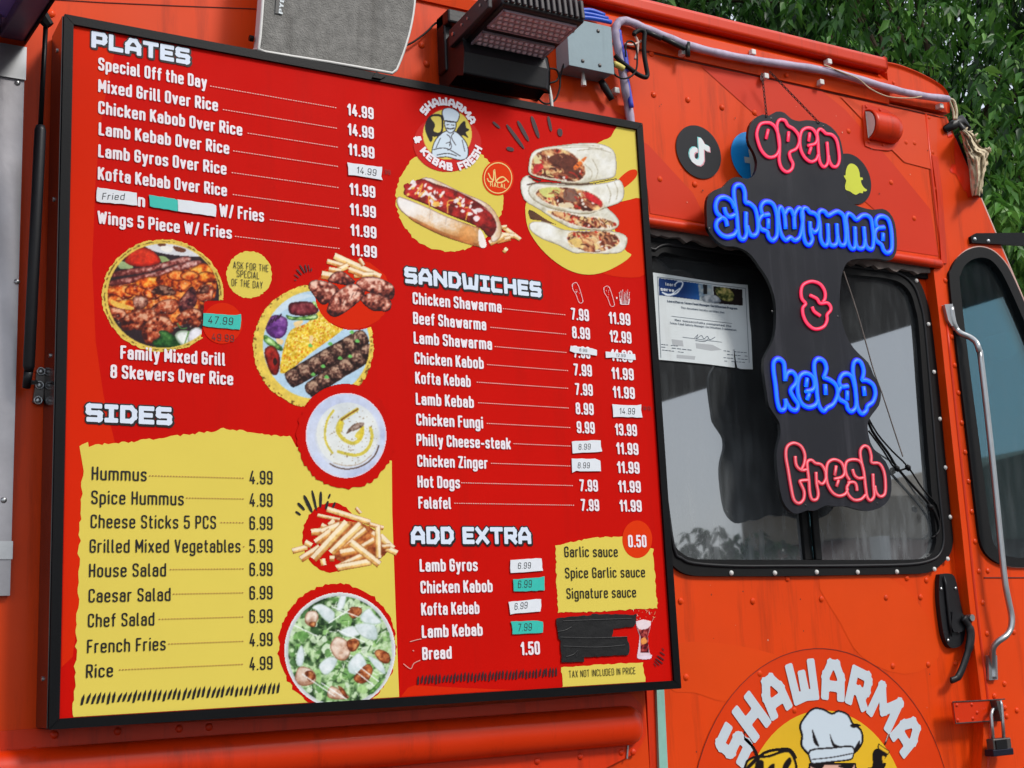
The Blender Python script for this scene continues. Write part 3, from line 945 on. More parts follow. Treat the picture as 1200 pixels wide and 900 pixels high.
m.tube([at(1153, 677, YW - 0.0005), at(1204, 677, YW - 0.0005), at(1300, 677, YW - 0.0005)], 0.0016, 6)
m.build('belt_seam', mat('seam_shadow_tone', (92, 22, 10), rough=0.6), cab)  # dark red tube carries the shade of the seam
# pale edge seal along the windscreen pillar and the pillar itself
m = MB()
zt = at(1146, 226, YW)[2]
m.tube([(front_x(z) + 0.004, YW + 0.004, z) for z in np.linspace(zt, zbelt, 8)], 0.0042, 6)
m.build('pillar_seal', mat('pale_sealant', (196, 160, 150)), cab, smooth=True)
m = MB()
z1 = at(1119, 158, YW)[2]
m.tube([(front_x(z) + 0.006, YW + 0.006, z) for z in np.linspace(z1, zt - 0.01, 6)], 0.010, 6)
m.build('pillar_gasket', M_RUBBER, cab, smooth=True)
m = MB()      # bare brighter paint where the sheet was pulled off beside the rag
pp = crop(1080, 160, 10, [(392, 20), (415, 10), (560, 330), (590, 700), (545, 722), (520, 640), (500, 640), (440, 520), (400, 440), (345, 420), (330, 390), (355, 320), (395, 330), (380, 200)])
m.poly(uv(pp, YW - 0.0012), YW - 0.0012)
m.poly(uv(crop(1080, 80, 10, [(300, 720), (350, 690), (365, 800), (310, 812)]), YW - 0.0012), YW - 0.0012)
build_each(m, 'glossy_paint_patch', mat('bare_bright_paint', (224, 40, 4), rough=0.2, coat=0.5), cab)
# windscreen, bonnet and front of the cab, going away behind the pillar
m = MB()
za, zb_ = ZS + 0.04, zbelt
fa, fb = front_x(za), front_x(zb_)
m.hexa([(fb, YW + .036, zb_), (fb + .012, YW + .036, zb_), (fb + .012, YW + 2.0, zb_), (fb, YW + 2.0, zb_), (fa, YW + .036, za), (fa + .012, YW + .036, za), (fa + .012, YW + 2.0, za), (fa, YW + 2.0, za)])
m.build('windscreen', G_CAB, truck)
m = MB()
m.hexa([(fb - .05, YW + .036, ZB + .06), (3.5, YW + .036, ZB + .06), (3.5, YW + 2.0, ZB + .06), (fb - .05, YW + 2, ZB + .06), (fb - .05, YW + .036, zb_ - .09), (3.5, YW + .036, zb_ - .13), (3.5, YW + 2.0, zb_ - .13), (fb - .05, YW + 2, zb_ - .09)])
m.build('bonnet', M_ORANGE, truck, bevel=0.03)
m = MB()      # inside of the cab: seat back and sun visor seen through the quarter window
m.prism(uv(smooth_line(crop(900, 225, 4, [(935, 590), (1000, 576), (1080, 578), (1130, 600), (1140, 700), (1130, 900), (1110, 980), (980, 1010), (945, 900)]), True, 3), YW + 0.16), YW + 0.16, YW + 0.20)
m.build('seat_headrest', mat('dark_teal_vinyl', (26, 40, 44), rough=0.5), truck, bevel=0.01)
m = MB()
m.prism(uv([(1152, 548), (1260, 548), (1290, 720), (1170, 720)], YW + 0.3), YW + 0.3, YW + 0.4)
build_each(m, 'seat_back', mat('dark_teal_vinyl', (26, 40, 44)), truck, bevel=0.015)
m = MB()
vs_ = smooth_line(crop(900, 225, 4, [(1030, 690), (1060, 668), (1130, 655), (1165, 665), (1172, 740), (1150, 770), (1080, 780), (1040, 740)]), True, 3)
m.prism(uv(vs_, YW + 0.10), YW + 0.10, YW + 0.115)
m.build('inside_mirror', mat('mirror_back', (200, 226, 216), rough=0.3), truck, bevel=0.004)

# grab handle beside the door
m = MB()
hp = smooth_line(crop(900, 225, 4, [(856, 540), (866, 605), (880, 640), (905, 663), (945, 680), (975, 705), (990, 745), (1000, 800)]) + [(1163.5, 545), (1176, 668), (1181, 700), (1185.5, 722), (1184.5, 736), (1179, 745), (1170, 751.5), (1164, 759), (1163, 770), (1163.5, 785), (1164, 795)], k=3)
yy = []
N = len(hp)
for i in range(N):
    t = i / (N - 1)
    yy.append(YW - 0.006 - 0.042 * min(1.0, max(0.0, (t - 0.12) / 0.18), max(0, (0.93 - t) / 0.18)))
rr = [0.0078 if 6 < i < N - 8 else 0.0088 for i in range(N)]
m.tube([at(x, y, Y) for (x, y), Y in zip(hp, yy)], rr, 12)
gh = m.build('grab_handle', M_ALU, cab, smooth=True)
m = MB()
m.prism(uv(crop(900, 225, 4, [(828, 527), (866, 524), (884, 625), (862, 628), (845, 600)]), YW - 0.010), YW - 0.010, YW - 0.0005)
m.prism(uv(crop(900, 675, 4, [(1034, 372), (1074, 372), (1078, 486), (1036, 488)]), YW - 0.010), YW - 0.010, YW - 0.0005)
build_each(m, 'handle_mount', M_ALU, cab, bevel=0.002)
m = MB()
rivets(m, crop(900, 225, 4, [(862, 545), (871, 590)]) + crop(900, 675, 4, [(1060, 412), (1064, 462)]), YW - 0.0105, 0.005)
build_each(m, 'mount_screw', M_DKSTEEL, cab, smooth=True)
# hinged hasp over the seam
YH = YW - 0.012
m = MB()
m.prism(uv(crop(900, 675, 4, [(866, 592), (980, 586), (1095, 582), (1098, 676), (985, 686), (880, 691)]), YH), YH, YH + 0.006)
hs = m.build('hasp', M_ORANGE2, cab, bevel=0.0015)
m = MB()
m.tube([at(x, y, YH - 0.001) for x, y in crop(900, 675, 4, [(1098, 676), (880, 691), (866, 590), (980, 585), (1110, 577)])], 0.0016, 6)
m.prism(uv(crop(900, 675, 4, [(1070, 584), (1082, 584), (1104, 680), (1094, 682)]), YH - 0.02), YH - 0.02, YH)
m.build('hasp_edge', M_DKSTEEL, cab)
m = MB()
rivets(m, crop(900, 675, 4, [(885, 605), (955, 603), (890, 676), (960, 668), (980, 640)]), YH, 0.005)
build_each(m, 'hasp_rivet', M_ORANGE2, cab, smooth=True)

# chips in the paint
m = MB(); m_2 = MB()
rc_ = random.Random(21)
for i in range(70):
    if i % 3:
        px_, py_, Y_ = rc_.uniform(790, 1100), rc_.uniform(685, 890), YD - 0.0004
    else:
        px_, py_, Y_ = rc_.uniform(770, 1100), rc_.uniform(70, 250), YW - 0.003
    c_ = at(px_, py_, Y_)
    k_ = rc_.uniform(.0008, .0022)
    (m if i % 2 else m_2).poly([(c_[0] + k_ * rc_.uniform(.5, 1.3) * math.cos(t_), c_[2] + k_ * rc_.uniform(.5, 1.5) * math.sin(t_)) for t_ in np.linspace(0, 2 * math.pi, 7)[:-1]], Y_)
m.build('paint_chips', mat('chip_primer', (206, 150, 130), rough=.7), truck)
m_2.build('paint_chips', mat('chip_rust', (84, 34, 20), rough=.8), truck)
# hooded vent on the fascia
m = MB()
bp_ = smooth_line(crop(900, 0, 4, [(443, 492), (500, 498), (560, 515), (605, 560), (622, 610), (615, 660), (585, 700), (540, 703), (458, 684), (450, 600)]), True, 2)
m.prism(uv(bp_, YW - 0.004), YW - 0.004, YW - 0.0002)
rivets(m, crop(900, 0, 4, [(460, 500), (525, 515), (612, 618), (538, 678), (472, 665)]), YW - 0.004, 0.005)
hood = m.build('vent_hood', M_ORANGE2, truck)
pa, pb = at(*crop(900, 0, 4, [(458, 588)])[0], YW), at(*crop(900, 0, 4, [(590, 612)])[0], YW)
hr = (at(*crop(900, 0, 4, [(448, 525)])[0], YW)[2] - at(*crop(900, 0, 4, [(452, 650)])[0], YW)[2]) / 2
m = MB()
vs = []
nk = 14
xs = list(np.linspace(pa[0], pb[0] - hr * 0.55, 8)) + [pb[0] - hr * 0.55 + hr * 0.8 * math.sin(math.radians(a)) for a in (25, 50, 70, 90)]
for x in xs:
    t = max(0, (x - (pb[0] - hr * 0.55)) / (hr * 0.8))
    s = math.sqrt(max(0.02, 1 - t * t))
    for k in range(nk + 1):
        a = math.pi * k / nk
        vs.append((x, YW - 0.004 - hr * 0.85 * math.sin(a) * s, pa[2] + hr * math.cos(a) * s))
m.add(vs, [((i + 1) * (nk + 1) + k, i * (nk + 1) + k, i * (nk + 1) + k + 1, (i + 1) * (nk + 1) + k + 1)[::-1] for i in range(len(xs) - 1) for k in range(nk)])
h2 = m.build('hood_shell', M_ORANGE2, hood, smooth=True)
so_ = h2.modifiers.new('thick', 'SOLIDIFY'); so_.thickness = 0.004; so_.offset = -1
m = MB()
m.poly([(pa[0] + 0.012 , pa[2] + 0) for _ in range(0)] or rrect(pa[0] - .002, pa[2] - hr, pa[0] + .004, pa[2] + hr, .001, 1), YW - 0.006)
m.add([(pa[0] - 0.0006, YW - 0.004 - hr * 0.8 * math.sin(math.pi * k / 10), pa[2] + hr * 0.95 * math.cos(math.pi * k / 10)) for k in range(11)], [tuple(range(11))])
m.build('hood_end_sheet', M_WHITE, hood)  # flat white sheet added at the open end of the vent hood

# seams, serving opening with its steel frame
m = MB()
m.tube([at(x, y, YW - 0.0004) for x, y in [(55, -1), (120, 3), (210, 7), (300, 10.5)]], 0.0012, 5)
m.tube([(x, YW - 0.001, ZS - 0.006) for x in np.linspace(1.2, 2.32, 8)], 0.0014, 5)
m.tube([at(x, y, YW - 0.0008) for x, y in [(1107, 138), (1100, 137)]], 0.001, 5)
build_each(m, 'panel_seam', mat('seam_shadow_tone', (92, 22, 10)), truck)  # shade of the seams put into dark red tubes
xr_, xl_ = at(28, 60, YW)[0], -0.105
zt_, zb2 = at(28, 60, YW)[2], at(12, 635, YW)[2]
m = MB()
m.prism([[(-1.95, zb2 - .09), (xr_ , zb2 - .09), (xr_, zt_), (-1.95, zt_)], sv], YW - 0.012, YW - 0.0005)
fr = m.build('serving_window_frame', M_STEEL, truck, bevel=0.0015)
m = MB(); m.prism([(xl_ + .002, zb2 - .03), (xr_ + .002, zb2 - .03), (xr_ + .002, zb2), (xl_ + .002, zb2)], YW - 0.0145, YW - 0.0125)
m.prism([(xl_ + .012, zt_ - .062), (xr_ + .002, zt_ - .062), (xr_ + .002, zt_ + .001), (xl_ + .012, zt_ + .001)], YW - 0.0165, YW - 0.0125)
build_each(m, 'frame_corner', M_ALU, truck, bevel=0.0015)
m = MB()
rivets(m, [(20.5, 97), (4.5, 586), (20, 330)], YW - 0.0125, 0.0052)
build_each(m, 'frame_rivet', M_ALU, truck, smooth=True)
m = MB(); m.prism(sv, YW + 0.012, YW + 0.018); m.build('serving_window_pane', G_DOOR, truck)
m = MB(); m.box((-0.120, YW - 0.006, sv[0][1]), (-0.1055, YW + 0.02, sv[2][1])); m.build('serving_window_jamb', M_RUBBER, truck)
# strut bracket bolted to the wall
YBk = YW - 0.010
m = MB()
m.prism(uv(crop(0, 390, 10, [(432, 425), (470, 415), (520, 425), (525, 480), (505, 800), (490, 828), (415, 825), (385, 805), (410, 640)]), YBk), YBk, YW - 0.0005)
bk = m.build('strut_bracket', M_DKSTEEL, truck, bevel=0.002)
m = MB()
for x, y in crop(0, 390, 10, [(483, 452), (465, 612), (448, 790)]):
    c = at(x, y, YBk - 0.001)
    m.tube([c + np.array([0.0065 * math.cos(a), 0, 0.0065 * math.sin(a)]) for a in np.linspace(0, 2 * math.pi, 13)[:-1]], 0.0016, 6, closed=True)
    m.dome(c, 0.0045, 0.4)
build_each(m, 'bracket_bolt', M_ALU, truck, smooth=True)
# ================================================================== MENU BOARD
BW, BH, FM = 1.25, 1.2310738, 0.0165
board = thing('menu_board', (BW / 2, 0.05, H0), 'large red and yellow menu board in a black metal frame on the truck side', 'menu board')
for k in range(4):      # four mitred bars
    O = [(0, 0), (BW, 0), (BW, BH), (0, BH)]
    I = [(FM, FM), (BW - FM, FM), (BW - FM, BH - FM), (FM, BH - FM)]
    a, b = k, (k + 1) % 4
    e = 0.0004
    q = [O[a], O[b], I[b], I[a]]
    c = np.mean(np.array(q), 0)
    q = [(p[0] + (c[0] - p[0]) * 0.0008, p[1] + H0 + (c[1] - p[1]) * 0.0008) for p in q]
    m = MB(); m.prism(q, 0.0, 0.094)
    m.build('frame_bar', M_BLACKMET if k != 3 else M_BLACKMET, board, bevel=0.0012)
m = MB(); m.box((-0.0022, 0.006, H0 + 0.002), (-0.0004, 0.0935, H0 + BH - 0.002)); m.build('frame_side', M_GLOSSBLACK, board)
m = MB()
for z in (1.18, 0.62, 0.08, 0.9):
    q = P(-0.0024, 0.045, z)
    m.tube([q + np.array([-0.002, 0, 0]), q + np.array([0.001, 0, 0])], 0.004, 10)
build_each(m, 'frame_screw', M_ALU, board)
YB = 0.0062
PL = 0.00028                        # one layer of ink
def ly(k):
    return YB - PL * k
m = MB(); m.box((FM - .004, YB, H0 + FM - .004), (BW - FM + .004, YB + 0.02, H0 + BH - FM + .004))
M_MENURED = mat('menu_red_print', (198, 13, 4), rough=0.55, spec=0.05, vary=0.09, scale=1.6, dirt=(150, 20, 12), dirt_amt=.25)
M_MENUOR = mat('menu_orange_print', (212, 38, 4), rough=0.6, spec=0.06, vary=0.05)
M_MENUYEL = mat('menu_yellow_print', (222, 201, 88), rough=0.6, spec=0.08, vary=0.06, scale=2)
M_MENUWHITE = mat('menu_white_print', (236, 226, 232), rough=0.5, spec=0.2, vary=0.03)
M_MENUBLUEW = mat('menu_heading_print', (216, 226, 242), rough=0.5, spec=0.2, vary=0.03)
M_MENUBLACK = mat('menu_black_print', (22, 18, 20), rough=0.45, spec=0.3, vary=0.05)
M_DARKRED = mat('menu_dark_mark_print', (52, 22, 30), rough=0.45, spec=0.3, vary=0.05)
M_LEAD = mat('menu_dash_print', (226, 196, 186), rough=0.5, vary=0.03)
M_LEADY = mat('menu_brown_dash_print', (158, 96, 44), rough=0.5, vary=0.05)
M_INK = mat('pen_ink', (20, 22, 30), rough=0.6, vary=0.1)
panel = m.build('face_panel', M_MENURED, board)

def flat(name, m_, polys, k, parent=None, label=None):
    mb = MB()
    for q in polys:
        mb.poly(q, ly(k))
    o = mb.build(name, m_, parent or board)
    if label:
        o['label'] = label
    return o
def B(pts):
    return uv(pts, YB)
def cut(poly):       # keep inside the visible panel
    return [(min(max(a, FM + .001), BW - FM - .001), min(max(b, H0 + FM + .001), H0 + BH - FM - .001)) for a, b in poly]
# orange zones of the red ground
flat('ground_shape', M_MENUOR, [cut(B([(80, 25), (108, 32), (135, 36), (134, 62), (120, 130), (112, 210), (108, 310), (112, 400), (121, 462), (128, 492), (135, 520), (110, 600), (85, 770), (72, 782)]))], 1, label='orange edge shape of the printed ground')
flat('ground_shape', M_MENUOR, [cut(B(smooth_line([(735, 222), (752, 214), (765, 240), (770, 300), (757, 322), (730, 325), (700, 318), (686, 302), (700, 260)], True, 3)))], 1, label='orange patch beside the wraps')
flat('ground_shape', M_MENUOR, [cut(B([(478, 806), (486, 803), (540, 806), (600, 812), (602, 830), (470, 834)]))], 1)
# yellow fields with torn edges
ysides = [(93, 523), (96, 521), (103, 518), (104, 524), (109, 522)] + ragged([(112, 521), (150, 518), (200, 512), (250, 505), (266, 502), (300, 508), (346, 512)], 1.4, 3, 3.5, False) + [(347, 524), (459, 540), (459.5, 600), (463, 700), (468, 830)] + [(460, 832), (86, 843)] + ragged([(86, 838), (88, 780), (91, 720), (92, 650), (96, 590), (97, 545)], 1.8, 5, 6, False)
flat('torn_paper_field', M_MENUYEL, [cut(B(ysides))], 2, label='yellow torn field behind the sides list')
flat('torn_paper_field', M_MENUYEL, [cut(B(ragged([(651, 640), (660, 637), (700, 629.5), (735, 629.5), (765, 643), (768, 680), (770.5, 713), (735, 714.5), (690, 717), (654, 717.5), (652, 680)], 0.9, 8, 3)))], 2, label='yellow torn field behind the sauces list')
flat('torn_paper_field', M_MENUYEL, [cut(B(ragged([(657.5, 782), (700, 779), (753, 776), (757, 803), (660, 812)], 0.7, 9, 4)))], 2, label='yellow torn strip with the tax note')
# yellow blob behind the wraps, yellow disc behind the hot dog
flat('colour_blob', M_MENUYEL, [cut(B(smooth_line([(727, 140), (752, 145), (756, 225), (745, 232), (720, 238), (700, 242), (690, 235), (660, 200), (700, 168), (716, 160)], True, 3)))], 2, label='yellow blob at the corner behind the wraps')
flat('colour_blob', mat('menu_bright_orange_print', (220, 54, 8), rough=0.6, spec=0.06, vary=0.05), [B(smooth_line([(722, 214), (735, 201), (745, 199), (746, 206), (738, 215), (728, 221)], True, 4))], 3)
flat('colour_blob', M_MENUYEL, [B(smooth_line([(618, 235), (640, 225), (700, 240), (730, 290), (739, 300), (715, 316), (690, 322), (665, 316), (640, 298), (622, 275), (616, 255)], True, 4))], 3, label='yellow crescent under the wraps')
hd = [(527 + 63 * math.cos(t) * (1 + .0), 232 + 63 * math.sin(t)) for t in np.linspace(0, 2 * math.pi, 60)]
flat('colour_disc', M_MENUYEL, [B(ragged(hd, 1.2, 11, 3))], 1, label='yellow disc behind the hot dog')
flat('colour_disc', mat('menu_bright_orange_print', (220, 58, 16)), [B(circle((746.5, 632), 17.5, 36, 22))], 3, label='orange disc with the sauce price')
flat('colour_disc', M_MENUOR, [B(circle((260.5, 379), 23.5, 36, 24))], 3)
flat('colour_disc', M_MENUYEL, [B(ragged(circle((292, 322), 26.5, 40, 27.5), 0.7, 12, 2))], 1, label='yellow disc with the special of the day note')
flat('colour_disc', M_MENUOR, [B(ragged(circle((413, 345), 45, 40, 41), 0.8, 14, 3))], 1, label='orange disc behind the grilled wings')
flat('colour_disc', M_MENURED, [B(ragged(circle((405, 512), 57.5, 50, 61), 1.6, 15, 3))], 5, label='red disc behind the hummus plate')
flat('colour_disc', M_MENURED, [B(ragged(circle((388, 630), 34, 36, 41), 0.8, 16, 3))], 3, label='red disc behind the fries')
flat('colour_disc', M_MENURED, [cut(B(ragged(circle((395, 758), 69, 60, 74), 1.8, 17, 3)))], 3, label='red disc behind the salad bowl')

# ---- headings
def heading(t, xl, yl, xr, yr, cap):
    m = MB(); px_text(m, t, xl, yl, xr, yr, cap, ly(5), 'block', 0.075)
    k = len(m.v)
    m2 = MB(); px_text(m2, t, xl + 0.8, yl + 1.2, xr + 0.8, yr + 1.2, cap, ly(4), 'block', 0.075)
    m.v += m2.v; m.f += [tuple(i + k for i in f) for f in m2.f]
    m.build('heading_shadow', M_MENUBLACK, board)
    m = MB(); px_text(m, t, xl, yl, xr, yr, cap, ly(6), 'block')
    m.build('heading', M_MENUBLUEW, board)['label'] = 'heading ' + t
heading('PLATES', 107, 55.3, 222.5, 76, 19.3)
heading('SIDES', 100.5, 494.3, 201.5, 498, 21.5)
heading('SANDWICHES', 474.5, 332.3, 634.5, 347.7, 19)
heading('ADD EXTRA', 481.8, 637.5, 622.8, 637.5, 20.5)

# ---- item lists
def items(name, rows, cap, style, m_, k=6, label=None):
    m = MB()
    for t, xl, yl, xr, yr in rows:
        px_text(m, t, xl, yl, xr, yr, cap, ly(k), style)
    o = m.build(name, m_, board)
    if label:
        o['label'] = label
    return o
PLT = [("Special Off the Day", 115, 83.5, 242.5, 102.5), ("Mixed Grill Over Rice", 115, 107.8, 255.5, 130.5), ("Chicken Kabob Over Rice", 115, 133.5, 284, 159),
       ("Lamb Kebab Over Rice", 115.5, 158.7, 268.8, 180.5), ("Lamb Gyros Over Rice", 115, 184, 265.5, 205), ("Kofta Kebab Over Rice", 114.5, 210, 266, 230.7),
       ("n", 161.5, 242, 170, 243), ("W/ Fries", 257, 252.7, 309.5, 261.3), ("Wings 5 Piece W/ Fries", 114, 261.7, 271.8, 280.3)]
items('item_list', PLT, 15.2, 'bold', M_MENUWHITE, label='plate names in white')
items('item_list', [("Family Mixed Grill", 141, 420.5, 264, 429), ("8 Skewers Over Rice", 129.3, 442.5, 273.3, 452)], 16, 'bold', M_MENUWHITE, label='family grill caption in white')
SID = [("Hummus", 107.5, 562.3, 172, 564), ("Spice Hummus", 107, 590.7, 215.5, 592), ("Cheese Sticks 5 PCS", 106.2, 618.9, 253.3, 619.5), ("Grilled Mixed Vegetables", 105, 647.5, 282, 647.5),
       ("House Salad", 104.3, 676.5, 194.7, 675.3), ("Caesar Salad", 103.8, 705.6, 200, 704.5), ("Chef Salad", 103, 735, 181, 733), ("French Fries", 102, 765, 194.3, 762.5), ("Rice", 100.8, 794.5, 132.5, 793.3)]
items('item_list', SID, 16, 'medium', M_MENUBLACK, label='side dish names in black')
SAN = [("Chicken Shawarma", 483.8, 356.3, 588, 366.5), ("Beef Shawarma", 484.3, 379.6, 570, 387.2), ("Lamb Shawarma", 485, 403, 576.8, 409.7), ("Chicken Kabob", 486, 427, 567, 432),
       ("Kofta Kebab", 486.8, 449.3, 551.8, 454), ("Lamb Kebab", 487.5, 475, 555.5, 477.5), ("Chicken Fungi", 488, 498.9, 566.3, 501.8), ("Philly Cheese-steak", 488.3, 522.7, 598.8, 526.3),
       ("Chicken Zinger", 489.3, 547.1, 571.8, 549.3), ("Hot Dogs", 489.5, 571.3, 539.3, 572.5), ("Falafel", 490.5, 596.3, 528.8, 596.3)]
items('item_list', SAN, 14.2, 'bold', M_MENUWHITE, label='sandwich names in white')
EXT = [("Lamb Gyros", 492, 670, 560, 669.3), ("Chicken Kabob", 493, 695.2, 577.5, 694.3), ("Kofta Kebab", 493.8, 721.3, 562, 719.5), ("Lamb Kebab", 494.5, 747.5, 565.8, 745.2), ("Bread", 495, 773.3, 529.5, 772)]
items('item_list', EXT, 15, 'bold', M_MENUWHITE, label='extra names in white')
items('item_list', [("Garlic sauce", 661.8, 653.2, 724.3, 652.2), ("Spice Garlic sauce", 662.7, 677.8, 756.3, 676.2), ("Signature sauce", 664.3, 702, 745.8, 699.7)], 12.6, 'medium', M_MENUBLACK, label='sauce names in black')
items('tax_note', [("TAX NOT INCLUDED IN PRICE", 667, 794, 745, 790)], 8.3, 'thin', M_MENUBLACK)
items('callout_text', [("ASK FOR THE", 273.5, 313, 314.8, 320), ("SPECIAL", 277.5, 323, 304, 328.5), ("OF THE DAY", 271.5, 333, 308, 340)], 8.4, 'thin', M_MENUBLACK)

# ---- prices
PA = [("14.99", 407, 135, 438, 140), ("14.99", 407.5, 158, 438.3, 163.2), ("11.99", 408, 181.4, 439, 186.4), ("11.99", 409.5, 228, 440, 232.3), ("11.99", 410, 252, 440.7, 255.6), ("11.99", 410.7, 276.2, 441.3, 279.6), ("11.99", 410.8, 299, 441.8, 302.6)]
items('price_list', PA, 14, 'bold', M_MENUWHITE, label='plate prices in white')
PS = [(t, 292.5, y, 319.6, y + d) for t, y, d in (("4.99", 567, .8), ("4.99", 593.6, .4), ("6.99", 620.8, 0), ("5.99", 647.8, -.3), ("6.99", 675.2, -.6), ("6.99", 702.8, -.8), ("6.99", 730.3, -1), ("4.99", 757.8, -1.2), ("4.99", 785.8, -1.4))]
items('price_list', PS, 16, 'medium', M_MENUBLACK, label='side dish prices in black')
PC = [("7.99", 669.5, 374.6, 690.5, 376.6), ("8.99", 670.8, 396.3, 691.8, 398), ("7.99", 672.3, 419.2, 692, 420.4), ("7.99", 672.5, 440, 694, 441.4), ("7.99", 674.3, 463, 695, 463.9), ("8.99", 675, 485.6, 696, 486.4), ("9.99", 676.3, 507.6, 697.3, 508.3), ("7.99", 679.5, 575.6, 701, 576.3), ("7.99", 681, 598.5, 702.5, 599.2),
      ("11.99", 713.8, 379.4, 739, 381.4), ("12.99", 714.8, 401, 740.3, 402.6), ("11.99", 716.3, 423.3, 741.8, 424.5), ("11.99", 717, 444.3, 743, 445.6), ("11.99", 718.5, 466.3, 744.3, 467.6), ("13.99", 721, 510, 746.8, 511.3), ("11.99", 722.5, 532.2, 748.5, 533.3), ("11.99", 723.5, 554.3, 749.8, 555.3), ("11.99", 724.8, 576.8, 751.3, 577.5), ("11.99", 726.3, 599.4, 752.3, 600)]
items('price_list', PC, 14, 'bold', M_MENUWHITE, label='sandwich prices in white')
items('price_list', [("1.50", 610.5, 768, 633, 767)], 15.8, 'bold', M_MENUWHITE, label='bread price in white')
items('price_list', [("0.50", 736.5, 641.5, 758, 641.3)], 14.6, 'bold', M_MENUWHITE, label='sauce price in white')
# ---- dashed leaders
def leaders(rows, m_, label):
    for xl, yl, xr, yr in rows:
        m = MB()
        a, b = at(xl, yl, YB), at(xr, yr, YB)
        v = (a[2] + b[2]) / 2
        n = max(1, int((b[0] - a[0]) / 0.0050))
        for i in range(n):
            u = a[0] + (b[0] - a[0]) * i / n
            m.add([(u, ly(6), v - .0008), (u + .0026, ly(6), v - .0008), (u + .0026, ly(6), v + .0008), (u, ly(6), v + .0008)], [(0, 1, 2, 3)])
        m.build('dash_leader', m_, board)
leaders([(246, 100.5, 395, 127.5), (261, 128, 395.7, 151.5), (290, 155.5, 396.5, 173.8), (273, 176.3, 396.8, 196.3), (271.3, 201.5, 397.5, 221.3), (272.5, 227.5, 398, 245.5), (316, 257, 398.5, 268.8), (275, 276.8, 398.8, 292),
         (588.8, 361.8, 663, 369.3), (574.3, 383.8, 664, 391.8), (579.3, 406.3, 664.5, 413.3), (570.5, 427.5, 666.3, 434.5), (558.3, 448.3, 666.3, 455), (560, 472.5, 667, 478), (570, 496.3, 668.8, 501.3), (601.3, 520, 669, 523), (575, 543.3, 668.8, 546), (540, 565.8, 671.8, 569.3), (532, 589.5, 673.3, 592.5)], M_LEAD, 'pale dashed leaders on red')
leaders([(174.5, 557.5, 286.8, 560.5), (218, 583.3, 286.8, 585), (258.3, 612.5, 286.8, 612.5), (284.5, 640.7, 286.5, 640.7), (198.8, 667.5, 286.8, 666.5), (202.5, 696.3, 286.3, 694.5), (185.8, 725.8, 286.3, 722.8), (197, 754.5, 286.3, 751.5), (139.3, 785, 285.8, 778.3)], M_LEADY, 'brown dashed leaders on yellow')
# ---- hatch strips and burst strokes
def hatch(xb0, yb0, xb1, yb1, xt0, yt0, n, wpx, m_):
    m = MB()
    a, b, t = at(xb0, yb0, YB), at(xb1, yb1, YB), at(xt0, yt0, YB)
    rnd = random.Random(n)
    wv = (b[0] - a[0]) / n * wpx
    for i in range(n):
        u = a[0] + (b[0] - a[0]) * i / (n - 1)
        z0, z1 = a[2] + rnd.uniform(-.002, .002), t[2] + rnd.uniform(-.003, .001)
        s = t[0] - a[0] + rnd.uniform(-.002, .002)
        m.add([(u - wv * .45, ly(6), z0), (u + wv * .4, ly(6), z0), (u + s * .6 + wv * .55, ly(6), z0 + (z1 - z0) * .6), (u + s + wv * .1, ly(6), z1), (u + s * .5 - wv * .5, ly(6), z0 + (z1 - z0) * .6)], [(0, 1, 2, 3, 4)])
    return m.build('hatch_strip', m_, board)
hatch(95.5, 825.8, 325, 813, 99.3, 811.3, 41, 0.52, M_MENUBLACK)
hatch(489.5, 802, 651.5, 793.5, 490.5, 790, 41, 0.55, M_DARKRED)
def strokes(name, lines, m_, k=6, label=None):
    m = MB()
    for (x0, y0), (x1, y1), wd in lines:
        a, b = at(x0, y0, YB), at(x1, y1, YB)
        d = np.array([b[0] - a[0], b[2] - a[2]]); L = np.hypot(*d); nn = np.array([-d[1], d[0]]) / L * wd * 0.00165 / 2
        pts = []
        for t, ww in ((0, .35), (.15, .85), (.5, 1), (.85, .8), (1, .3)):
            pts.append((a[0] + d[0] * t + nn[0] * ww, a[2] + d[1] * t + nn[1] * ww))
        for t, ww in ((1, .3), (.85, .8), (.5, 1), (.15, .85), (0, .35)):
            pts.append((a[0] + d[0] * t - nn[0] * ww, a[2] + d[1] * t - nn[1] * ww))
        m.poly(pts, ly(k))
    o = m.build(name, m_, board)
    if label:
        o['label'] = label
c = lambda l, o, k: [tuple(crop(o[0], o[1], k, [a, b])) + (w_,) for a, b, w_ in l]
strokes('burst_marks', c([((15, 75), (110, 205), 5.5), ((75, 55), (135, 165), 6), ((150, 30), (190, 148), 6.5), ((240, 30), (257, 112), 5), ((304, 97), (304, 138), 8), ((15, 203), (55, 212), 5.5), ((-60, 60), (-20, 95), 4)], (590, 130), 4.617), M_DARKRED, label='dark burst strokes over the wraps')
strokes('burst_marks', c([((90, 240), (140, 275), 2.6), ((110, 158), (178, 228), 3.4), ((170, 85), (250, 250), 4.2), ((248, 38), (292, 232), 3), ((333, 50), (328, 205), 3.4), ((422, 72), (405, 118), 2.2), ((402, 140), (378, 220), 3), ((470, 152), (445, 205), 2.8)], (335, 570), 8.18), M_MENUBLACK, label='black burst strokes over the fries')
strokes('burst_marks', c([((258, 180), (270, 184), 1.3), ((258, 150), (285, 170), 1.5), ((270, 122), (300, 155), 2), ((288, 97), (318, 145), 2), ((318, 95), (328, 140), 1.8), ((335, 95), (345, 138), 1.3), ((355, 115), (352, 135), 1.2)], (290, 290), 4.737), M_DARKRED)
strokes('burst_marks', c([((715, 372), (690, 355), 1.4), ((712, 395), (678, 372), 1.8), ((705, 412), (670, 385), 1.8), ((690, 420), (665, 395), 1.4), ((675, 425), (662, 408), 1.2), ((712, 350), (700, 338), 1.2)], (600, 675), 4), M_DARKRED)

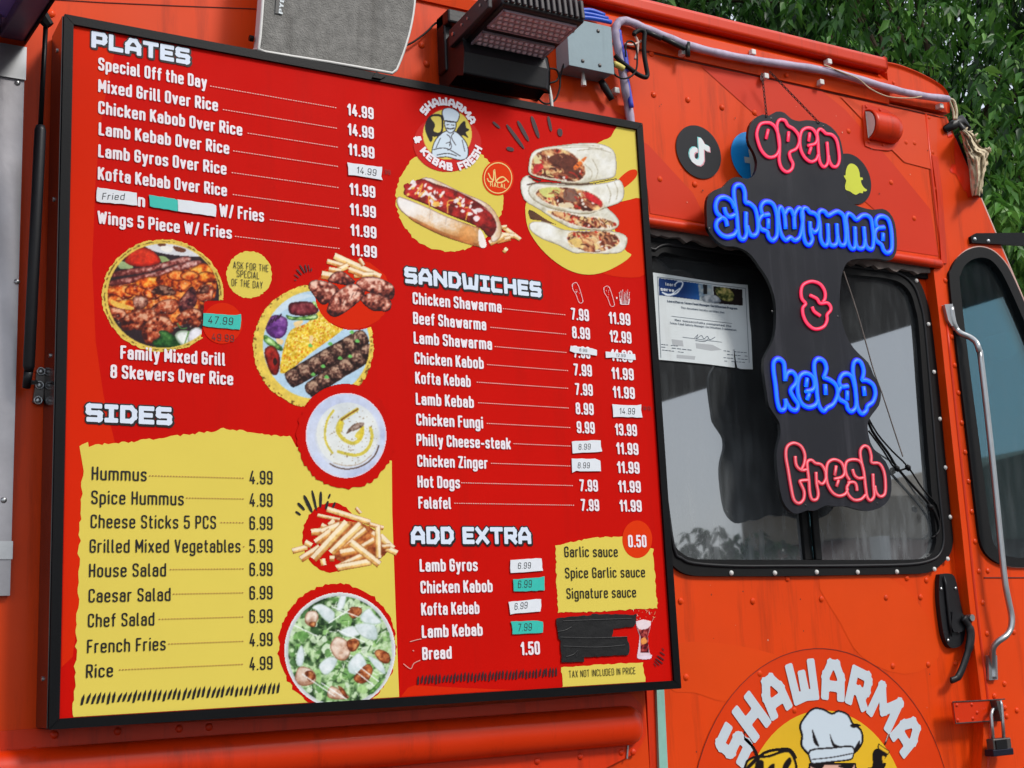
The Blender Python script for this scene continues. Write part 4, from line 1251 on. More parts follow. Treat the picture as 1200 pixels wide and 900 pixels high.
# ================================================================== printed dish pictures: painted cell by cell in code
PRINT = printed('printed_picture', 0.5, 0.12)
def vnoise(X, Y, sc, seed, octs=3):
    r = np.random.RandomState(seed)
    out = np.zeros(X.shape); amp = 1.0; tot = 0
    for o in range(octs):
        gx, gy = X / sc + 1000, Y / sc + 1000
        T = r.rand(64, 64)
        ix, iy = np.floor(gx).astype(int), np.floor(gy).astype(int)
        fx, fy = gx - ix, gy - iy
        fx, fy = fx * fx * (3 - 2 * fx), fy * fy * (3 - 2 * fy)
        g = lambda a, b: T[a % 64, b % 64]
        out += amp * ((g(ix, iy) * (1 - fx) + g(ix + 1, iy) * fx) * (1 - fy) + (g(ix, iy + 1) * (1 - fx) + g(ix + 1, iy + 1) * fx) * fy)
        tot += amp; amp *= 0.55; sc /= 2.0
    return out / tot
class Canvas:
    def __init__(s, x0, y0, x1, y1, T=(0, 0, 1), res=1.45):
        s.T = T
        nx, ny = int((x1 - x0) * res) + 1, int((y1 - y0) * res) + 1
        s.X, s.Y = np.meshgrid(np.linspace(x0, x1, nx), np.linspace(y0, y1, ny))
        s.rgb = np.zeros(s.X.shape + (3,)); s.a = np.zeros(s.X.shape, bool)
        s.clipm = np.ones(s.X.shape, bool)
    def t(s, pts):
        return crop(s.T[0], s.T[1], s.T[2], pts)
    def inside(s, pts, raw=False):
        p = pts if raw else s.t(pts)
        r = np.zeros(s.X.shape, bool)
        n = len(p)
        for i in range(n):
            (x0, y0), (x1, y1) = p[i], p[(i + 1) % n]
            if y0 == y1:
                continue
            c_ = (s.Y >= min(y0, y1)) & (s.Y < max(y0, y1))
            r ^= c_ & (s.X < x0 + (s.Y - y0) * (x1 - x0) / (y1 - y0))
        return r
    def dist(s, pts, closed=True):
        p = s.t(pts)
        d = np.full(s.X.shape, 1e9)
        n = len(p)
        for i in range(n if closed else n - 1):
            (x0, y0), (x1, y1) = p[i], p[(i + 1) % n]
            ex, ey = x1 - x0, y1 - y0
            L2 = ex * ex + ey * ey + 1e-9
            t_ = np.clip(((s.X - x0) * ex + (s.Y - y0) * ey) / L2, 0, 1)
            d = np.minimum(d, np.hypot(s.X - x0 - ex * t_, s.Y - y0 - ey * t_))
        return d
    def put(s, m_, col, k=1.0):
        m_ = m_ & s.clipm
        c_ = np.asarray(col, float)
        kk = np.broadcast_to(k, s.X.shape)[m_][:, None]
        s.rgb[m_] = s.rgb[m_] * (1 - kk) + (c_[m_] if c_.ndim == 3 else c_) * kk
        s.a |= m_
    def fill(s, pts, col, k=1.0, sm=3):
        q = smooth_line(pts, True, sm) if sm else pts
        s.put(s.inside(q), col, k)
    def line(s, pts, wd, col, k=1.0, sm=3):
        q = smooth_line(pts, False, sm) if sm and len(pts) > 2 else pts
        s.put(s.dist(q, False) < wd / 2, col, k)
    def ramp(s, n, cols):
        n = np.clip(n, 0, 0.999) * (len(cols) - 1)
        i = n.astype(int); f = (n - i)[..., None]
        C_ = np.asarray(cols, float)
        return C_[i] * (1 - f) + C_[i + 1] * f
    def chunk(s, pts, cols, sc=5, seed=0, edge=None, ew=1.6, sm=3, tilt=0.25, con=1.5, an=None):
        q = smooth_line(pts, True, sm) if sm else pts
        m_ = s.inside(q)
        X, Y = s.X, s.Y
        if an is not None:
            a = math.radians(an); X, Y = (X * math.cos(a) + Y * math.sin(a)) * 0.35, -X * math.sin(a) + Y * math.cos(a)
        n = (vnoise(X, Y, sc, seed + 1) - 0.5) * con + 0.5
        p = np.array(s.t(q)); y0, y1 = p[:, 1].min(), p[:, 1].max()
        n = n - tilt * ((s.Y - y0) / (y1 - y0 + 1e-6) - 0.5) * 2
        d = s.dist(q)
        w_ = max(1.5, min(np.ptp(p[:, 0]), np.ptp(p[:, 1])) * .28)
        n = n + .22 * (np.clip(d / w_, 0, 1) - .55) + (vnoise(s.X, s.Y, 1.5, seed + 7, 2) - .5) * .25
        s.put(m_, s.ramp(n, cols))
        if edge is not None:
            s.put(m_ & (d < ew * 2), edge, np.clip(1 - d / (ew * 2), 0, 1) * .8)
    def specks(s, pts, n, col, size=(0.5, 1.2), seed=0, k=0.9):
        r = random.Random(seed)
        m_ = s.inside(pts)
        ys, xs = np.nonzero(m_ & s.clipm)
        if len(ys) == 0:
            return
        for _ in range(n):
            j = r.randrange(len(ys))
            cx_, cy_ = s.X[ys[j], xs[j]], s.Y[ys[j], xs[j]]
            a = r.uniform(0, math.pi); w1, w2 = r.uniform(*size), r.uniform(*size) * 1.8
            dx, dy = s.X - cx_, s.Y - cy_
            s.put(m_ & ((((dx * math.cos(a) + dy * math.sin(a)) / w2) ** 2 + ((-dx * math.sin(a) + dy * math.cos(a)) / w1) ** 2) < 1), col, k)
    def build(s, name, k, label=None, Y=None, parent=None):
        if 'dish' in name or 'soda' in name:   # grain and small tonal breaks of a photograph
            g_ = vnoise(s.X, s.Y, 1.7, 501, 2) * .5 + vnoise(s.X, s.Y, 7, 502, 2) * .5
            am_ = .05 + .40 * (1 - np.clip(s.rgb.mean(-1) / 225, 0, 1))
            s.rgb = s.rgb * (1 + am_ * (g_ - .5) * 2)[..., None]
        w_ = s.a.astype(float)                # the soft focus of a printed photograph
        num, den = s.rgb * w_[..., None], w_.copy()
        for ax_ in (0, 1):
            num = .2 * np.roll(num, 1, ax_) + .6 * num + .2 * np.roll(num, -1, ax_)
            den = .2 * np.roll(den, 1, ax_) + .6 * den + .2 * np.roll(den, -1, ax_)
        s.rgb = np.where(s.a[..., None], num / np.maximum(den, 1e-6)[..., None], s.rgb)
        Y = ly(k) if Y is None else Y
        ny, nx = s.X.shape
        D0 = RM.T @ np.stack([(s.X.ravel() - 600) / FPX, (s.Y.ravel() - 450) / FPX, np.ones(s.X.size)])
        V = CP[:, None] + D0 * ((Y - CP[1]) / D0[1])
        A = s.a
        q = A[:-1, :-1] & A[1:, :-1] & A[:-1, 1:] & A[1:, 1:]
        idx = np.arange(nx * ny).reshape(ny, nx)
        F = np.stack([idx[1:, :-1][q], idx[1:, 1:][q], idx[:-1, 1:][q], idx[:-1, :-1][q]], 1)
        used = np.unique(F)
        rm = np.full(nx * ny, -1); rm[used] = np.arange(len(used))
        m = MB()
        m.v = [tuple(p) for p in V.T[used]]
        m.f = [tuple(f) for f in rm[F].tolist()]
        m.c = lin(np.clip(s.rgb.reshape(-1, 3)[used], 0, 255))
        o = m.build(name, PRINT, parent or board)
        if label:
            o['label'] = label
        return o
DK = (38, 18, 20)
MEAT = [(56, 18, 18), (130, 46, 26), (184, 88, 54), (226, 164, 130)]
CHAR = [(30, 16, 18), (70, 34, 30), (112, 66, 52), (160, 116, 96)]
ORCH = [(132, 36, 10), (208, 80, 18), (238, 134, 36), (248, 190, 84)]
KOF = [(34, 18, 18), (76, 46, 40), (124, 88, 74), (184, 150, 126)]
GRN = [(30, 60, 24), (80, 130, 60), (150, 196, 110), (206, 232, 176)]

# -- family mixed grill
T = (110, 270, 6.43)
cv = Canvas(112, 274, 268, 420, T)
ring = circle((190.5, 346.5), 71.5, 60, 66.5)
kcut = cv.inside([(112, 270), (275, 270), (275, 340), (262, 352), (240, 353), (236, 395), (255, 396), (247, 402), (238, 404), (175, 416), (112, 416)], True)
cv.clipm = kcut
rg = ragged(ring, 0.9, 21, 2.5)
cv.put(cv.inside(rg, True), (222, 190, 84))
cv.put(cv.inside(ragged(circle((190.5, 346.5), 68.8, 60, 64), 0.7, 22, 2), True) & ~cv.inside(circle((190.5, 346.5), 67.6, 60, 63), True) & (vnoise(cv.X, cv.Y, 3, 5) > .5), (92, 66, 20))
cv.clipm = kcut & cv.inside(circle((191.5, 346.5), 65.5, 60, 61), True)
cv.put(np.ones(cv.X.shape, bool), (44, 30, 36))
cv.chunk([(100, 420), (250, 380), (500, 330), (760, 270), (900, 290), (920, 480), (820, 640), (700, 700), (560, 740), (380, 760), (200, 690), (110, 560)], [(74, 22, 14), (150, 48, 18), (206, 96, 34), (236, 154, 70)], 5, 303, None, con=2.4, tilt=.2)
cv.fill([(370, 100), (480, 85), (640, 100), (760, 160), (830, 195), (640, 190), (480, 165), (400, 130)], (214, 214, 218))
cv.fill([(480, 95), (540, 100), (530, 122), (490, 118)], (110, 60, 40)); cv.fill([(600, 118), (690, 140), (680, 165), (620, 155)], (104, 56, 36)); cv.fill([(500, 120), (590, 125), (580, 165), (520, 155)], (236, 232, 226))
cv.fill([(180, 235), (240, 240), (300, 280), (200, 290)], (150, 170, 120)); cv.fill([(490, 195), (540, 200), (575, 235), (520, 245)], (150, 170, 110))
cv.chunk([(235, 215), (290, 150), (360, 128), (430, 145), (490, 200), (500, 240), (440, 265), (320, 272), (250, 250)], [(168, 24, 12), (206, 40, 18), (224, 60, 30)], 8, 3, (110, 14, 10))
for pts, sd_ in (([(120, 335), (200, 300), (400, 270), (580, 225), (680, 195), (730, 205), (720, 235), (600, 265), (400, 318), (200, 345), (130, 355)], 1), ([(105, 400), (140, 375), (300, 345), (500, 300), (700, 235), (800, 225), (805, 255), (700, 290), (500, 345), (300, 395), (120, 420)], 2)):
    cv.chunk(pts, [(96, 34, 34), (156, 82, 74), (198, 136, 126), (226, 186, 180)], 4, sd_, (70, 20, 20), 1.2, tilt=0.4, con=2.2)
rr_ = random.Random(5)
for x, y, a_, b_, cl in [(200, 460, 110, 60, 0), (330, 450, 100, 55, 0), (440, 390, 120, 55, 1), (560, 380, 90, 60, 0), (820, 310, 100, 60, 1), (850, 350, 80, 50, 1), (660, 400, 80, 70, 0), (620, 340, 90, 40, 0), (480, 470, 100, 60, 0), (160, 540, 70, 50, 0), (250, 560, 110, 40, 1), (720, 340, 70, 40, 0), (560, 520, 90, 50, 0)]:
    cv.chunk([(x + a_ * rr_.uniform(.75, 1.15) * math.cos(t_), y + b_ * rr_.uniform(.75, 1.15) * math.sin(t_)) for t_ in np.linspace(0, 2 * math.pi, 9)[:-1]], ORCH if cl else [(90, 22, 10), (176, 54, 16), (222, 104, 34), (240, 160, 80)], 5, x, (70, 16, 8), 1.2, con=2.0)
cv.fill([(130, 520), (180, 540), (300, 580), (280, 600), (190, 585), (130, 555)], (232, 188, 84), .9)
for pts, sd_, cc in (([(430, 460), (500, 410), (580, 430), (620, 480), (540, 490), (460, 480)], 11, CHAR), ([(650, 620), (640, 540), (690, 470), (740, 420), (780, 480), (770, 560), (720, 600)], 12, [(34, 14, 22), (70, 28, 36), (104, 46, 46), (150, 90, 80)]),
                     ([(770, 500), (790, 430), (840, 405), (900, 420), (890, 520), (830, 545)], 13, MEAT), ([(790, 470), (830, 415), (870, 430), (850, 470)], 14, CHAR),
                     ([(130, 580), (230, 600), (240, 650), (180, 680), (120, 640)], 15, MEAT), ([(300, 500), (390, 500), (410, 550), (350, 600), (300, 560)], 16, [(100, 50, 40), (180, 120, 100), (220, 180, 160)]),
                     ([(435, 580), (520, 525), (620, 520), (640, 570), (590, 630), (500, 630), (450, 610)], 17, MEAT), ([(620, 660), (680, 600), (760, 585), (810, 620), (810, 700), (770, 735), (700, 700), (640, 680)], 18, MEAT),
                     ([(205, 720), (240, 640), (340, 595), (440, 590), (470, 640), (440, 700), (330, 740), (240, 755)], 19, MEAT), ([(360, 770), (400, 690), (480, 640), (560, 660), (605, 720), (590, 770), (500, 800), (440, 850), (390, 850)], 20, MEAT)):
    cv.chunk(pts, cc, 4.5, sd_, (70, 26, 20), 1.1, con=2.2, tilt=.35)
for i in range(90):
    x, y = rr_.uniform(130, 850), rr_.uniform(400, 750)
    cv.fill([(x, y), (x + rr_.uniform(8, 26), y - rr_.uniform(2, 12)), (x + rr_.uniform(8, 22), y + rr_.uniform(4, 10))], (236, 190, 160), .55, 0)
cv.chunk([(440, 840), (500, 805), (490, 760), (540, 755), (610, 800), (650, 850), (640, 880), (560, 880), (470, 880)], [(20, 54, 24), (40, 92, 40), (84, 140, 70)], 6, 31, (14, 40, 20))
cv.chunk([(610, 790), (650, 755), (720, 760), (740, 800), (700, 870), (650, 860)], [(176, 186, 176), (226, 232, 226), (240, 244, 240)], 6, 32, (96, 120, 90))
cv.chunk([(720, 760), (790, 730), (860, 810), (830, 860), (760, 880), (710, 830)], [(190, 186, 196), (224, 222, 230), (240, 238, 244)], 6, 33, (120, 130, 110), 1.0)
cv.line([(630, 700), (660, 740), (700, 735)], 1.4, (70, 120, 60)); cv.line([(680, 870), (700, 810), (715, 760)], 1.4, (90, 140, 70))
cv.build('dish_picture', 2, 'round picture of grilled skewers and wings')

# -- kebab plate with rice
T = (290, 290, 4.737)
cv = Canvas(294, 330, 444, 480, T)
ell = [(378, 525)]
oc, orx, ory = (369, 576), 339, 352
def EL(c_, a_, b_, n=60):
    return circle(c_, a_, n, b_)
cv.clipm = ~cv.inside(circle((405, 512), 58.5, 50, 62), True)
cv.put(cv.inside(ragged(cv.t(EL((366, 548), 336, 342)), 0.9, 41, 2.5), True) & ~cv.inside(EL((590, 262), 212, 196)), (226, 196, 84))
cv.put(cv.inside(ragged(cv.t(EL((366, 548), 336, 342)), 0.9, 41, 2.5), True) & (vnoise(cv.X, cv.Y, 2.5, 9) > .62) & ~cv.inside(EL((366, 548), 318, 324)) & ~cv.inside(EL((590, 262), 212, 196)), (120, 84, 30))
cv.clipm &= cv.inside(EL((382, 540), 296, 300)) & ~cv.inside(EL((590, 262), 212, 196))
cv.put(np.ones(cv.X.shape, bool), (178, 206, 226))
cv.fill([(190, 300), (300, 260), (380, 270), (300, 290), (150, 380)], (206, 222, 234), .8)
cv.chunk([(180, 680), (200, 560), (240, 460), (330, 420), (400, 350), (430, 345), (450, 390), (540, 430), (500, 480), (360, 580), (240, 680), (200, 700)], [(190, 140, 20), (224, 184, 44), (238, 210, 80), (246, 230, 140)], 2.2, 42, None, con=1.6, tilt=0.1)
cv.specks([(180, 680), (200, 560), (240, 460), (330, 420), (420, 350), (540, 430), (500, 480), (360, 580), (240, 680)], 130, (214, 110, 24), (.4, .9), 43)
cv.specks([(180, 680), (200, 560), (240, 460), (330, 420), (420, 350), (540, 430), (500, 480), (360, 580), (240, 680)], 90, (250, 236, 160), (.4, .8), 44)
cv.chunk([(228, 340), (240, 308), (330, 300), (390, 320), (385, 365), (310, 380), (240, 370)], [(60, 14, 24), (104, 28, 40), (150, 70, 76)], 5, 45, (40, 10, 16))
cv.chunk([(215, 375), (260, 385), (330, 380), (385, 372), (380, 398), (300, 405), (230, 400)], GRN, 4, 46, (40, 80, 30), 1)
cv.chunk([(360, 300), (400, 310), (410, 335), (385, 335)], GRN, 4, 46)
cv.chunk([(100, 450), (120, 390), (170, 375), (220, 400), (215, 470), (180, 505), (130, 495)], [(70, 30, 90), (112, 56, 140), (168, 118, 186)], 6, 47, (50, 20, 60))
for i in range(4):
    cv.line([(118 + i * 18, 430 - i * 12), (134 + i * 18, 400 - i * 10)], 1.6, (44, 20, 40))
cv.chunk([(90, 490), (110, 490), (190, 550), (185, 575), (120, 545), (90, 515)], GRN, 4, 48, (30, 70, 30), 1)
cv.chunk([(95, 600), (100, 560), (140, 545), (175, 590), (180, 650), (165, 705), (130, 700), (110, 650)], [(80, 12, 12), (156, 26, 20), (196, 60, 44)], 6, 49, (60, 10, 10))
cv.fill([(140, 630), (155, 610), (165, 640), (150, 655)], (40, 14, 14))
for q in ([(255, 420), (290, 405), (310, 410), (290, 435), (270, 445)], [(160, 505), (200, 515), (190, 540), (165, 530)], [(345, 495), (365, 490), (360, 530), (345, 535)]):
    cv.fill(q, (236, 206, 150))
def kofta(ax, ay, bx, by, w_, seed, n):
    r = random.Random(seed)
    d = np.array([bx - ax, by - ay], float); L = np.hypot(*d); u_ = d / L; p_ = np.array([-u_[1], u_[0]])
    cv.chunk([tuple(np.array([ax, ay]) + u_ * L * t_ + p_ * w_ * s_ * r.uniform(.92, 1.08)) for t_, s_ in [(0, -.3), (.02, -.9), (.25, -1), (.5, -.95), (.75, -1), (.97, -.9), (1, 0), (.97, .9), (.75, 1), (.5, .95), (.25, 1), (.02, .9), (0, .3)]], KOF, 3.2, seed, (26, 14, 14), 1.4, con=2.6, tilt=.2)
    for i in range(n):
        c0 = np.array([ax, ay]) + u_ * L * (i + .5) / n
        hl = L / n * .58
        pts_ = [tuple(c0 + u_ * hl * math.cos(t_) * r.uniform(.9, 1.1) + p_ * w_ * math.sin(t_) * r.uniform(.92, 1.04)) for t_ in np.linspace(0, 2 * math.pi, 11)[:-1]]
        cv.chunk(pts_, KOF, 2.2, seed * 9 + i, (40, 24, 22), 1.0, con=2.0, tilt=.6)
    for i in range(1, n):
        c0 = np.array([ax, ay]) + u_ * L * i / n
        cv.line([tuple(c0 - p_ * w_ * .9), tuple(c0 + u_ * 8), tuple(c0 + p_ * w_ * .9)], 1.0, (36, 22, 20), .45)
kofta(225, 740, 660, 490, 52, 51, 7)
kofta(335, 800, 700, 560, 46, 52, 6)
for q in ((460, 535), (365, 705), (350, 545), (515, 615), (610, 520), (570, 605), (420, 660), (580, 470), (440, 720)):
    cv.fill([(q[0] - 14, q[1]), (q[0], q[1] - 12), (q[0] + 13, q[1] + 2), (q[0], q[1] + 10)], (104, 180, 90))
cv.build('dish_picture', 2, 'round picture of kofta skewers on yellow rice')

# -- wings and fries above it
def fries(cv, sticks):
    for x0, y0, x1, y1, w_, tone in sticks:
        d = np.array([x1 - x0, y1 - y0], float); L = np.hypot(*d); u_ = d / L; p_ = np.array([-u_[1], u_[0]]) * w_ / 2
        a, b = np.array([x0, y0]), np.array([x1, y1])
        if p_[1] > 0:
            p_ = -p_
        q = [tuple(a + p_), tuple(b + p_), tuple(b - p_), tuple(a - p_)]
        e = cv.T[2]
        p_ = p_ * 1.22; q = [tuple(a + p_), tuple(b + p_), tuple(b - p_), tuple(a - p_)]
        cv.chunk(q, [(176, 96, 40), (222, 158, 84), (240, 206, 140)] if tone else [(196, 130, 60), (236, 196, 120), (246, 224, 170)], 4, int(x0 + y0), (150, 78, 34), 0.9, 0, con=.8, tilt=.35)
        cv.fill([tuple(a + p_ * .8), tuple(b + p_ * .8), tuple(b - p_ * .1), tuple(a - p_ * .1)], (246, 232, 206), .85, 0)
cv = Canvas(358, 294, 466, 374, T)
fries(cv, [(480, 45, 740, 165, 34, 0), (440, 75, 560, 110, 26, 1), (410, 150, 500, 165, 40, 1), (500, 130, 560, 100, 30, 0), (620, 60, 645, 100, 22, 1), (590, 155, 700, 150, 26, 0), (450, 120, 520, 130, 24, 1), (560, 120, 640, 150, 30, 1)])
for pts, sd_ in (([(335, 215), (360, 180), (430, 185), (500, 215), (510, 260), (460, 300), (420, 320), (385, 290), (350, 245)], 61), ([(445, 185), (480, 140), (530, 132), (570, 160), (600, 190), (560, 210), (490, 200)], 62),
                 ([(440, 340), (470, 270), (530, 220), (590, 200), (650, 230), (640, 280), (560, 350), (490, 388), (450, 370)], 63), ([(600, 200), (640, 165), (720, 165), (800, 200), (820, 245), (800, 290), (720, 260), (650, 240)], 64), ([(630, 280), (680, 250), (760, 270), (800, 300), (790, 350), (740, 355), (690, 350), (640, 310)], 65)):
    cv.chunk(pts, [(50, 18, 20), (120, 50, 40), (188, 112, 92), (238, 196, 176)], 4.2, sd_, (46, 16, 20), 1.1, con=2.0, tilt=.5)
for i in range(7):
    cv.line([(480 + i * 24, 345 - i * 16), (500 + i * 22, 300 - i * 12)], 1.0, (100, 44, 40), .7)
cv.build('dish_picture', 3, 'cut-out picture of grilled wings with fries')

# -- hummus
T = (345, 450, 7.2)
cv = Canvas(355, 458, 457, 564, T)
c0 = (436, 435)
cv.put(cv.inside(EL(c0, 343, 362)), (232, 196, 206))
cv.put(cv.inside(EL(c0, 334, 353)), (186, 196, 226))
n_ = vnoise(cv.X, cv.Y, 30, 71, 2)
cv.put(cv.inside(EL(c0, 334, 353)), cv.ramp(n_, [(168, 178, 214), (204, 212, 232), (214, 220, 236)]), .8)
cv.put(cv.inside(EL((450, 440), 275, 285)), (208, 214, 226)); cv.put(cv.inside(EL((448, 425), 262, 268)), cv.ramp(n_, [(196, 204, 210), (222, 226, 226), (226, 228, 222)]))
OIL = (204, 182, 40)
for q, w_ in (([(330, 225), (285, 290), (262, 370), (258, 450), (280, 520), (320, 580)], 2.6), ([(530, 215), (450, 265), (390, 310), (365, 370), (375, 420), (420, 470), (490, 500), (550, 470), (575, 400), (570, 350)], 4.4), ([(640, 370), (655, 430), (640, 510), (590, 575), (520, 600), (440, 590), (370, 570)], 3.6), ([(400, 330), (385, 390)], 5)):
    cv.line(q, w_, OIL, .8)
cv.line([(535, 212), (460, 258), (395, 305)], 1.8, (110, 60, 24), .85)
cv.chunk([(440, 420), (460, 375), (510, 335), (580, 325), (585, 350), (530, 385), (480, 400)], [(70, 50, 40), (130, 104, 90), (176, 156, 146)], 2.5, 72)
cv.fill([(540, 395), (580, 360), (585, 420), (550, 470), (510, 440)], (210, 186, 50), .8)
cv.line([(300, 672), (350, 700), (430, 717), (520, 708), (610, 668), (680, 600), (712, 520)], 1.4, (86, 62, 50)); cv.line([(330, 665), (440, 690), (560, 670), (650, 600)], 1.0, (170, 140, 110), .7)
cv.specks(EL((470, 440), 240, 240, 30), 120, (120, 84, 40), (.25, .55), 73)
cv.build('dish_picture', 6, 'round picture of a plate of hummus with oil')

# -- fries
T = (335, 570, 8.18)
cv = Canvas(340, 590, 468, 676, T)
cv.chunk([(300, 480), (420, 360), (600, 330), (800, 380), (960, 520), (980, 620), (860, 720), (640, 740), (480, 700), (440, 600), (330, 560)], [(120, 50, 24), (170, 84, 40), (206, 126, 66)], 4, 77, None, con=2)
fries(cv, [(670, 200, 720, 260, 34, 1), (300, 275, 520, 320, 34, 1), (420, 380, 470, 330, 60, 1), (335, 370, 430, 420, 50, 1), (330, 440, 520, 370, 60, 0), (240, 440, 340, 430, 60, 1), (280, 540, 430, 430, 60, 1), (690, 430, 560, 570, 50, 1), (770, 410, 520, 600, 50, 1), (800, 360, 940, 400, 40, 1), (820, 450, 960, 540, 60, 1), (900, 470, 1030, 600, 60, 0), (960, 590, 1070, 640, 50, 0), (920, 580, 1000, 570, 40, 1),
            (60, 620, 210, 580, 50, 0), (180, 530, 250, 570, 50, 0), (140, 700, 330, 580, 60, 1), (260, 700, 590, 340, 70, 0), (350, 690, 365, 760, 50, 0), (420, 690, 470, 690, 50, 1), (430, 640, 720, 360, 64, 0), (520, 640, 680, 610, 66, 1), (730, 580, 850, 510, 50, 1), (480, 780, 780, 640, 50, 1), (490, 780, 820, 720, 60, 0), (620, 530, 900, 750, 62, 0), (880, 380, 890, 690, 48, 0), (390, 215, 810, 345, 50, 0)])
cv.build('dish_picture', 4, 'cut-out picture of a heap of french fries')

# -- salad
T = (320, 680, 5.81)
cv = Canvas(330, 690, 466, 836, T)
c0 = (455, 478)
cv.clipm = cv.inside([(330, 688), (470, 688), (470, 824.5), (440, 826.2), (330, 830.5)], True)
cv.put(cv.inside(EL(c0, 380, 397)), (222, 222, 222)); cv.put(cv.inside(EL(c0, 368, 384)), (196, 200, 204))
cv.clipm &= cv.inside(EL((455, 482), 356, 374))
n_ = (vnoise(cv.X, cv.Y, 6, 81) - .5) * 2.4 + .5
cv.put(cv.inside(EL(c0, 352, 370)), cv.ramp(n_, [(34, 56, 34), (84, 116, 70), (140, 176, 120), (196, 220, 176)]))
rr_ = random.Random(82)
for i in range(150):
    a_, rad = rr_.uniform(0, 6.28), 350 * math.sqrt(rr_.random())
    x, y = c0[0] + rad * math.cos(a_), c0[1] + rad * math.sin(a_)
    s_ = rr_.uniform(14, 46); o_ = rr_.uniform(0, 6.28)
    cl = rr_.choice([(166, 204, 134), (196, 222, 172), (120, 170, 92), (214, 230, 204), (90, 140, 70), (60, 96, 54), (206, 226, 190), (150, 196, 120)])
    cv.fill([(x + s_ * rr_.uniform(.4, 1.2) * math.cos(o_ + t_), y + s_ * rr_.uniform(.4, 1.2) * math.sin(o_ + t_)) for t_ in np.linspace(0, 6.28, 7)[:-1]], cl, .85, 2)
for i in range(150):
    a_, rad = rr_.uniform(0, 6.28), 340 * math.sqrt(rr_.random())
    x, y = c0[0] + rad * math.cos(a_), c0[1] + rad * math.sin(a_); o_ = rr_.uniform(0, 3.14); s_ = rr_.uniform(15, 50)
    cv.line([(x, y), (x + s_ * math.cos(o_), y + s_ * math.sin(o_))], rr_.uniform(.6, 1.3), rr_.choice([(226, 238, 214), (52, 84, 46), (236, 242, 232), (38, 62, 36), (176, 214, 140), (92, 132, 66)]), .8, 0)
for q in ([(265, 185), (330, 160), (420, 220), (400, 290), (350, 270), (300, 210)], [(345, 540), (400, 520), (440, 545), (400, 620), (350, 645), (310, 590)], [(560, 505), (600, 500), (640, 580), (590, 640), (520, 630), (510, 570)], [(155, 520), (190, 440), (215, 500), (200, 580), (165, 580)], [(590, 250), (650, 190), (690, 230), (740, 290), (640, 300)], [(640, 510), (740, 560), (765, 640), (700, 600)], [(430, 200), (470, 75), (500, 100), (480, 190)], [(450, 350), (540, 310), (600, 360), (520, 390)], [(560, 300), (690, 300), (710, 400), (640, 400), (580, 360)]):
    cv.chunk(q, [(190, 206, 206), (216, 226, 228), (232, 238, 240)], 8, 83, (150, 176, 150), .8)
for q in ([(215, 270), (235, 215), (290, 210), (310, 250), (285, 300), (240, 310)], [(390, 440), (430, 385), (500, 410), (530, 470), (500, 540), (440, 540), (400, 490)], [(150, 650), (180, 590), (250, 600), (290, 640), (280, 700), (200, 720), (155, 690)], [(370, 760), (400, 720), (480, 760), (520, 800), (450, 812), (380, 800)]):
    cv.chunk(q, [(176, 130, 104), (216, 188, 168), (236, 220, 206)], 5, 84, (120, 70, 44), 1)
for q in ([(510, 215), (540, 180), (600, 190), (600, 230), (540, 260)], [(690, 500), (720, 470), (790, 500), (790, 560), (740, 560)], [(500, 420), (560, 395), (590, 430), (560, 480), (520, 480)], [(550, 660), (640, 570), (680, 610), (640, 690), (580, 700)], [(215, 630), (260, 615), (290, 660), (250, 690)], [(245, 290), (285, 280), (290, 312), (255, 316)], [(440, 720), (480, 740), (510, 800), (480, 790)]):
    cv.chunk(q, [(104, 44, 24), (170, 90, 50), (216, 150, 96)], 4, 85, (90, 40, 22), 1, con=2)
for q in ([(130, 300), (300, 380)], [(400, 180), (580, 250)], [(200, 640), (420, 790)], [(330, 700), (500, 810)], [(560, 620), (690, 720)], [(590, 590), (720, 690)], [(440, 340), (620, 420)], [(380, 290), (520, 200)]):
    cv.line(q, 1.3, (238, 242, 240), .9, 0)
cv.chunk([(645, 780), (680, 730), (760, 660), (770, 690), (700, 760)], GRN, 5, 86, (40, 90, 40), 1)
cv.build('dish_picture', 4, 'round picture of a chicken caesar salad bowl')

# -- hot dog
T = (455, 110, 4.737)
cv = Canvas(462, 200, 612, 298, T)
fries(cv, [(640, 740, 735, 810, 24, 0), (620, 780, 700, 790, 26, 0), (600, 820, 680, 800, 26, 1), (640, 860, 660, 875, 30, 0), (560, 830, 640, 790, 30, 0), (625, 740, 660, 735, 18, 0)])
cv.chunk([(180, 480), (240, 465), (400, 540), (540, 600), (600, 660), (630, 740), (620, 800), (570, 820), (540, 700), (300, 560)], [(206, 170, 130), (232, 214, 196), (240, 232, 226)], 12, 91, (120, 70, 40), 1)
cv.chunk([(85, 540), (110, 505), (180, 470), (260, 500), (360, 530), (480, 590), (560, 650), (600, 720), (590, 770), (555, 795), (500, 740), (330, 670), (200, 610), (100, 570)], [(90, 14, 14), (150, 22, 22), (190, 46, 40)], 6, 92, (70, 10, 12), 1.2, con=1.8)
rr_ = random.Random(93)
for i in range(64):
    t_ = rr_.random(); x = 110 + 390 * t_ + rr_.uniform(-20, 20); y = 520 + 130 * t_ + rr_.uniform(-45, 40)
    s_ = rr_.uniform(8, 24)
    cl = rr_.choice([(232, 222, 224), (196, 34, 30), (170, 20, 20), (236, 228, 226), (210, 60, 40), (120, 30, 24), (240, 190, 90)])
    cv.fill([(x + s_ * rr_.uniform(.5, 1.2) * math.cos(a_), y + s_ * .8 * rr_.uniform(.5, 1.2) * math.sin(a_)) for a_ in np.linspace(0, 6.28, 8)[:-1]], cl, .95, 2)
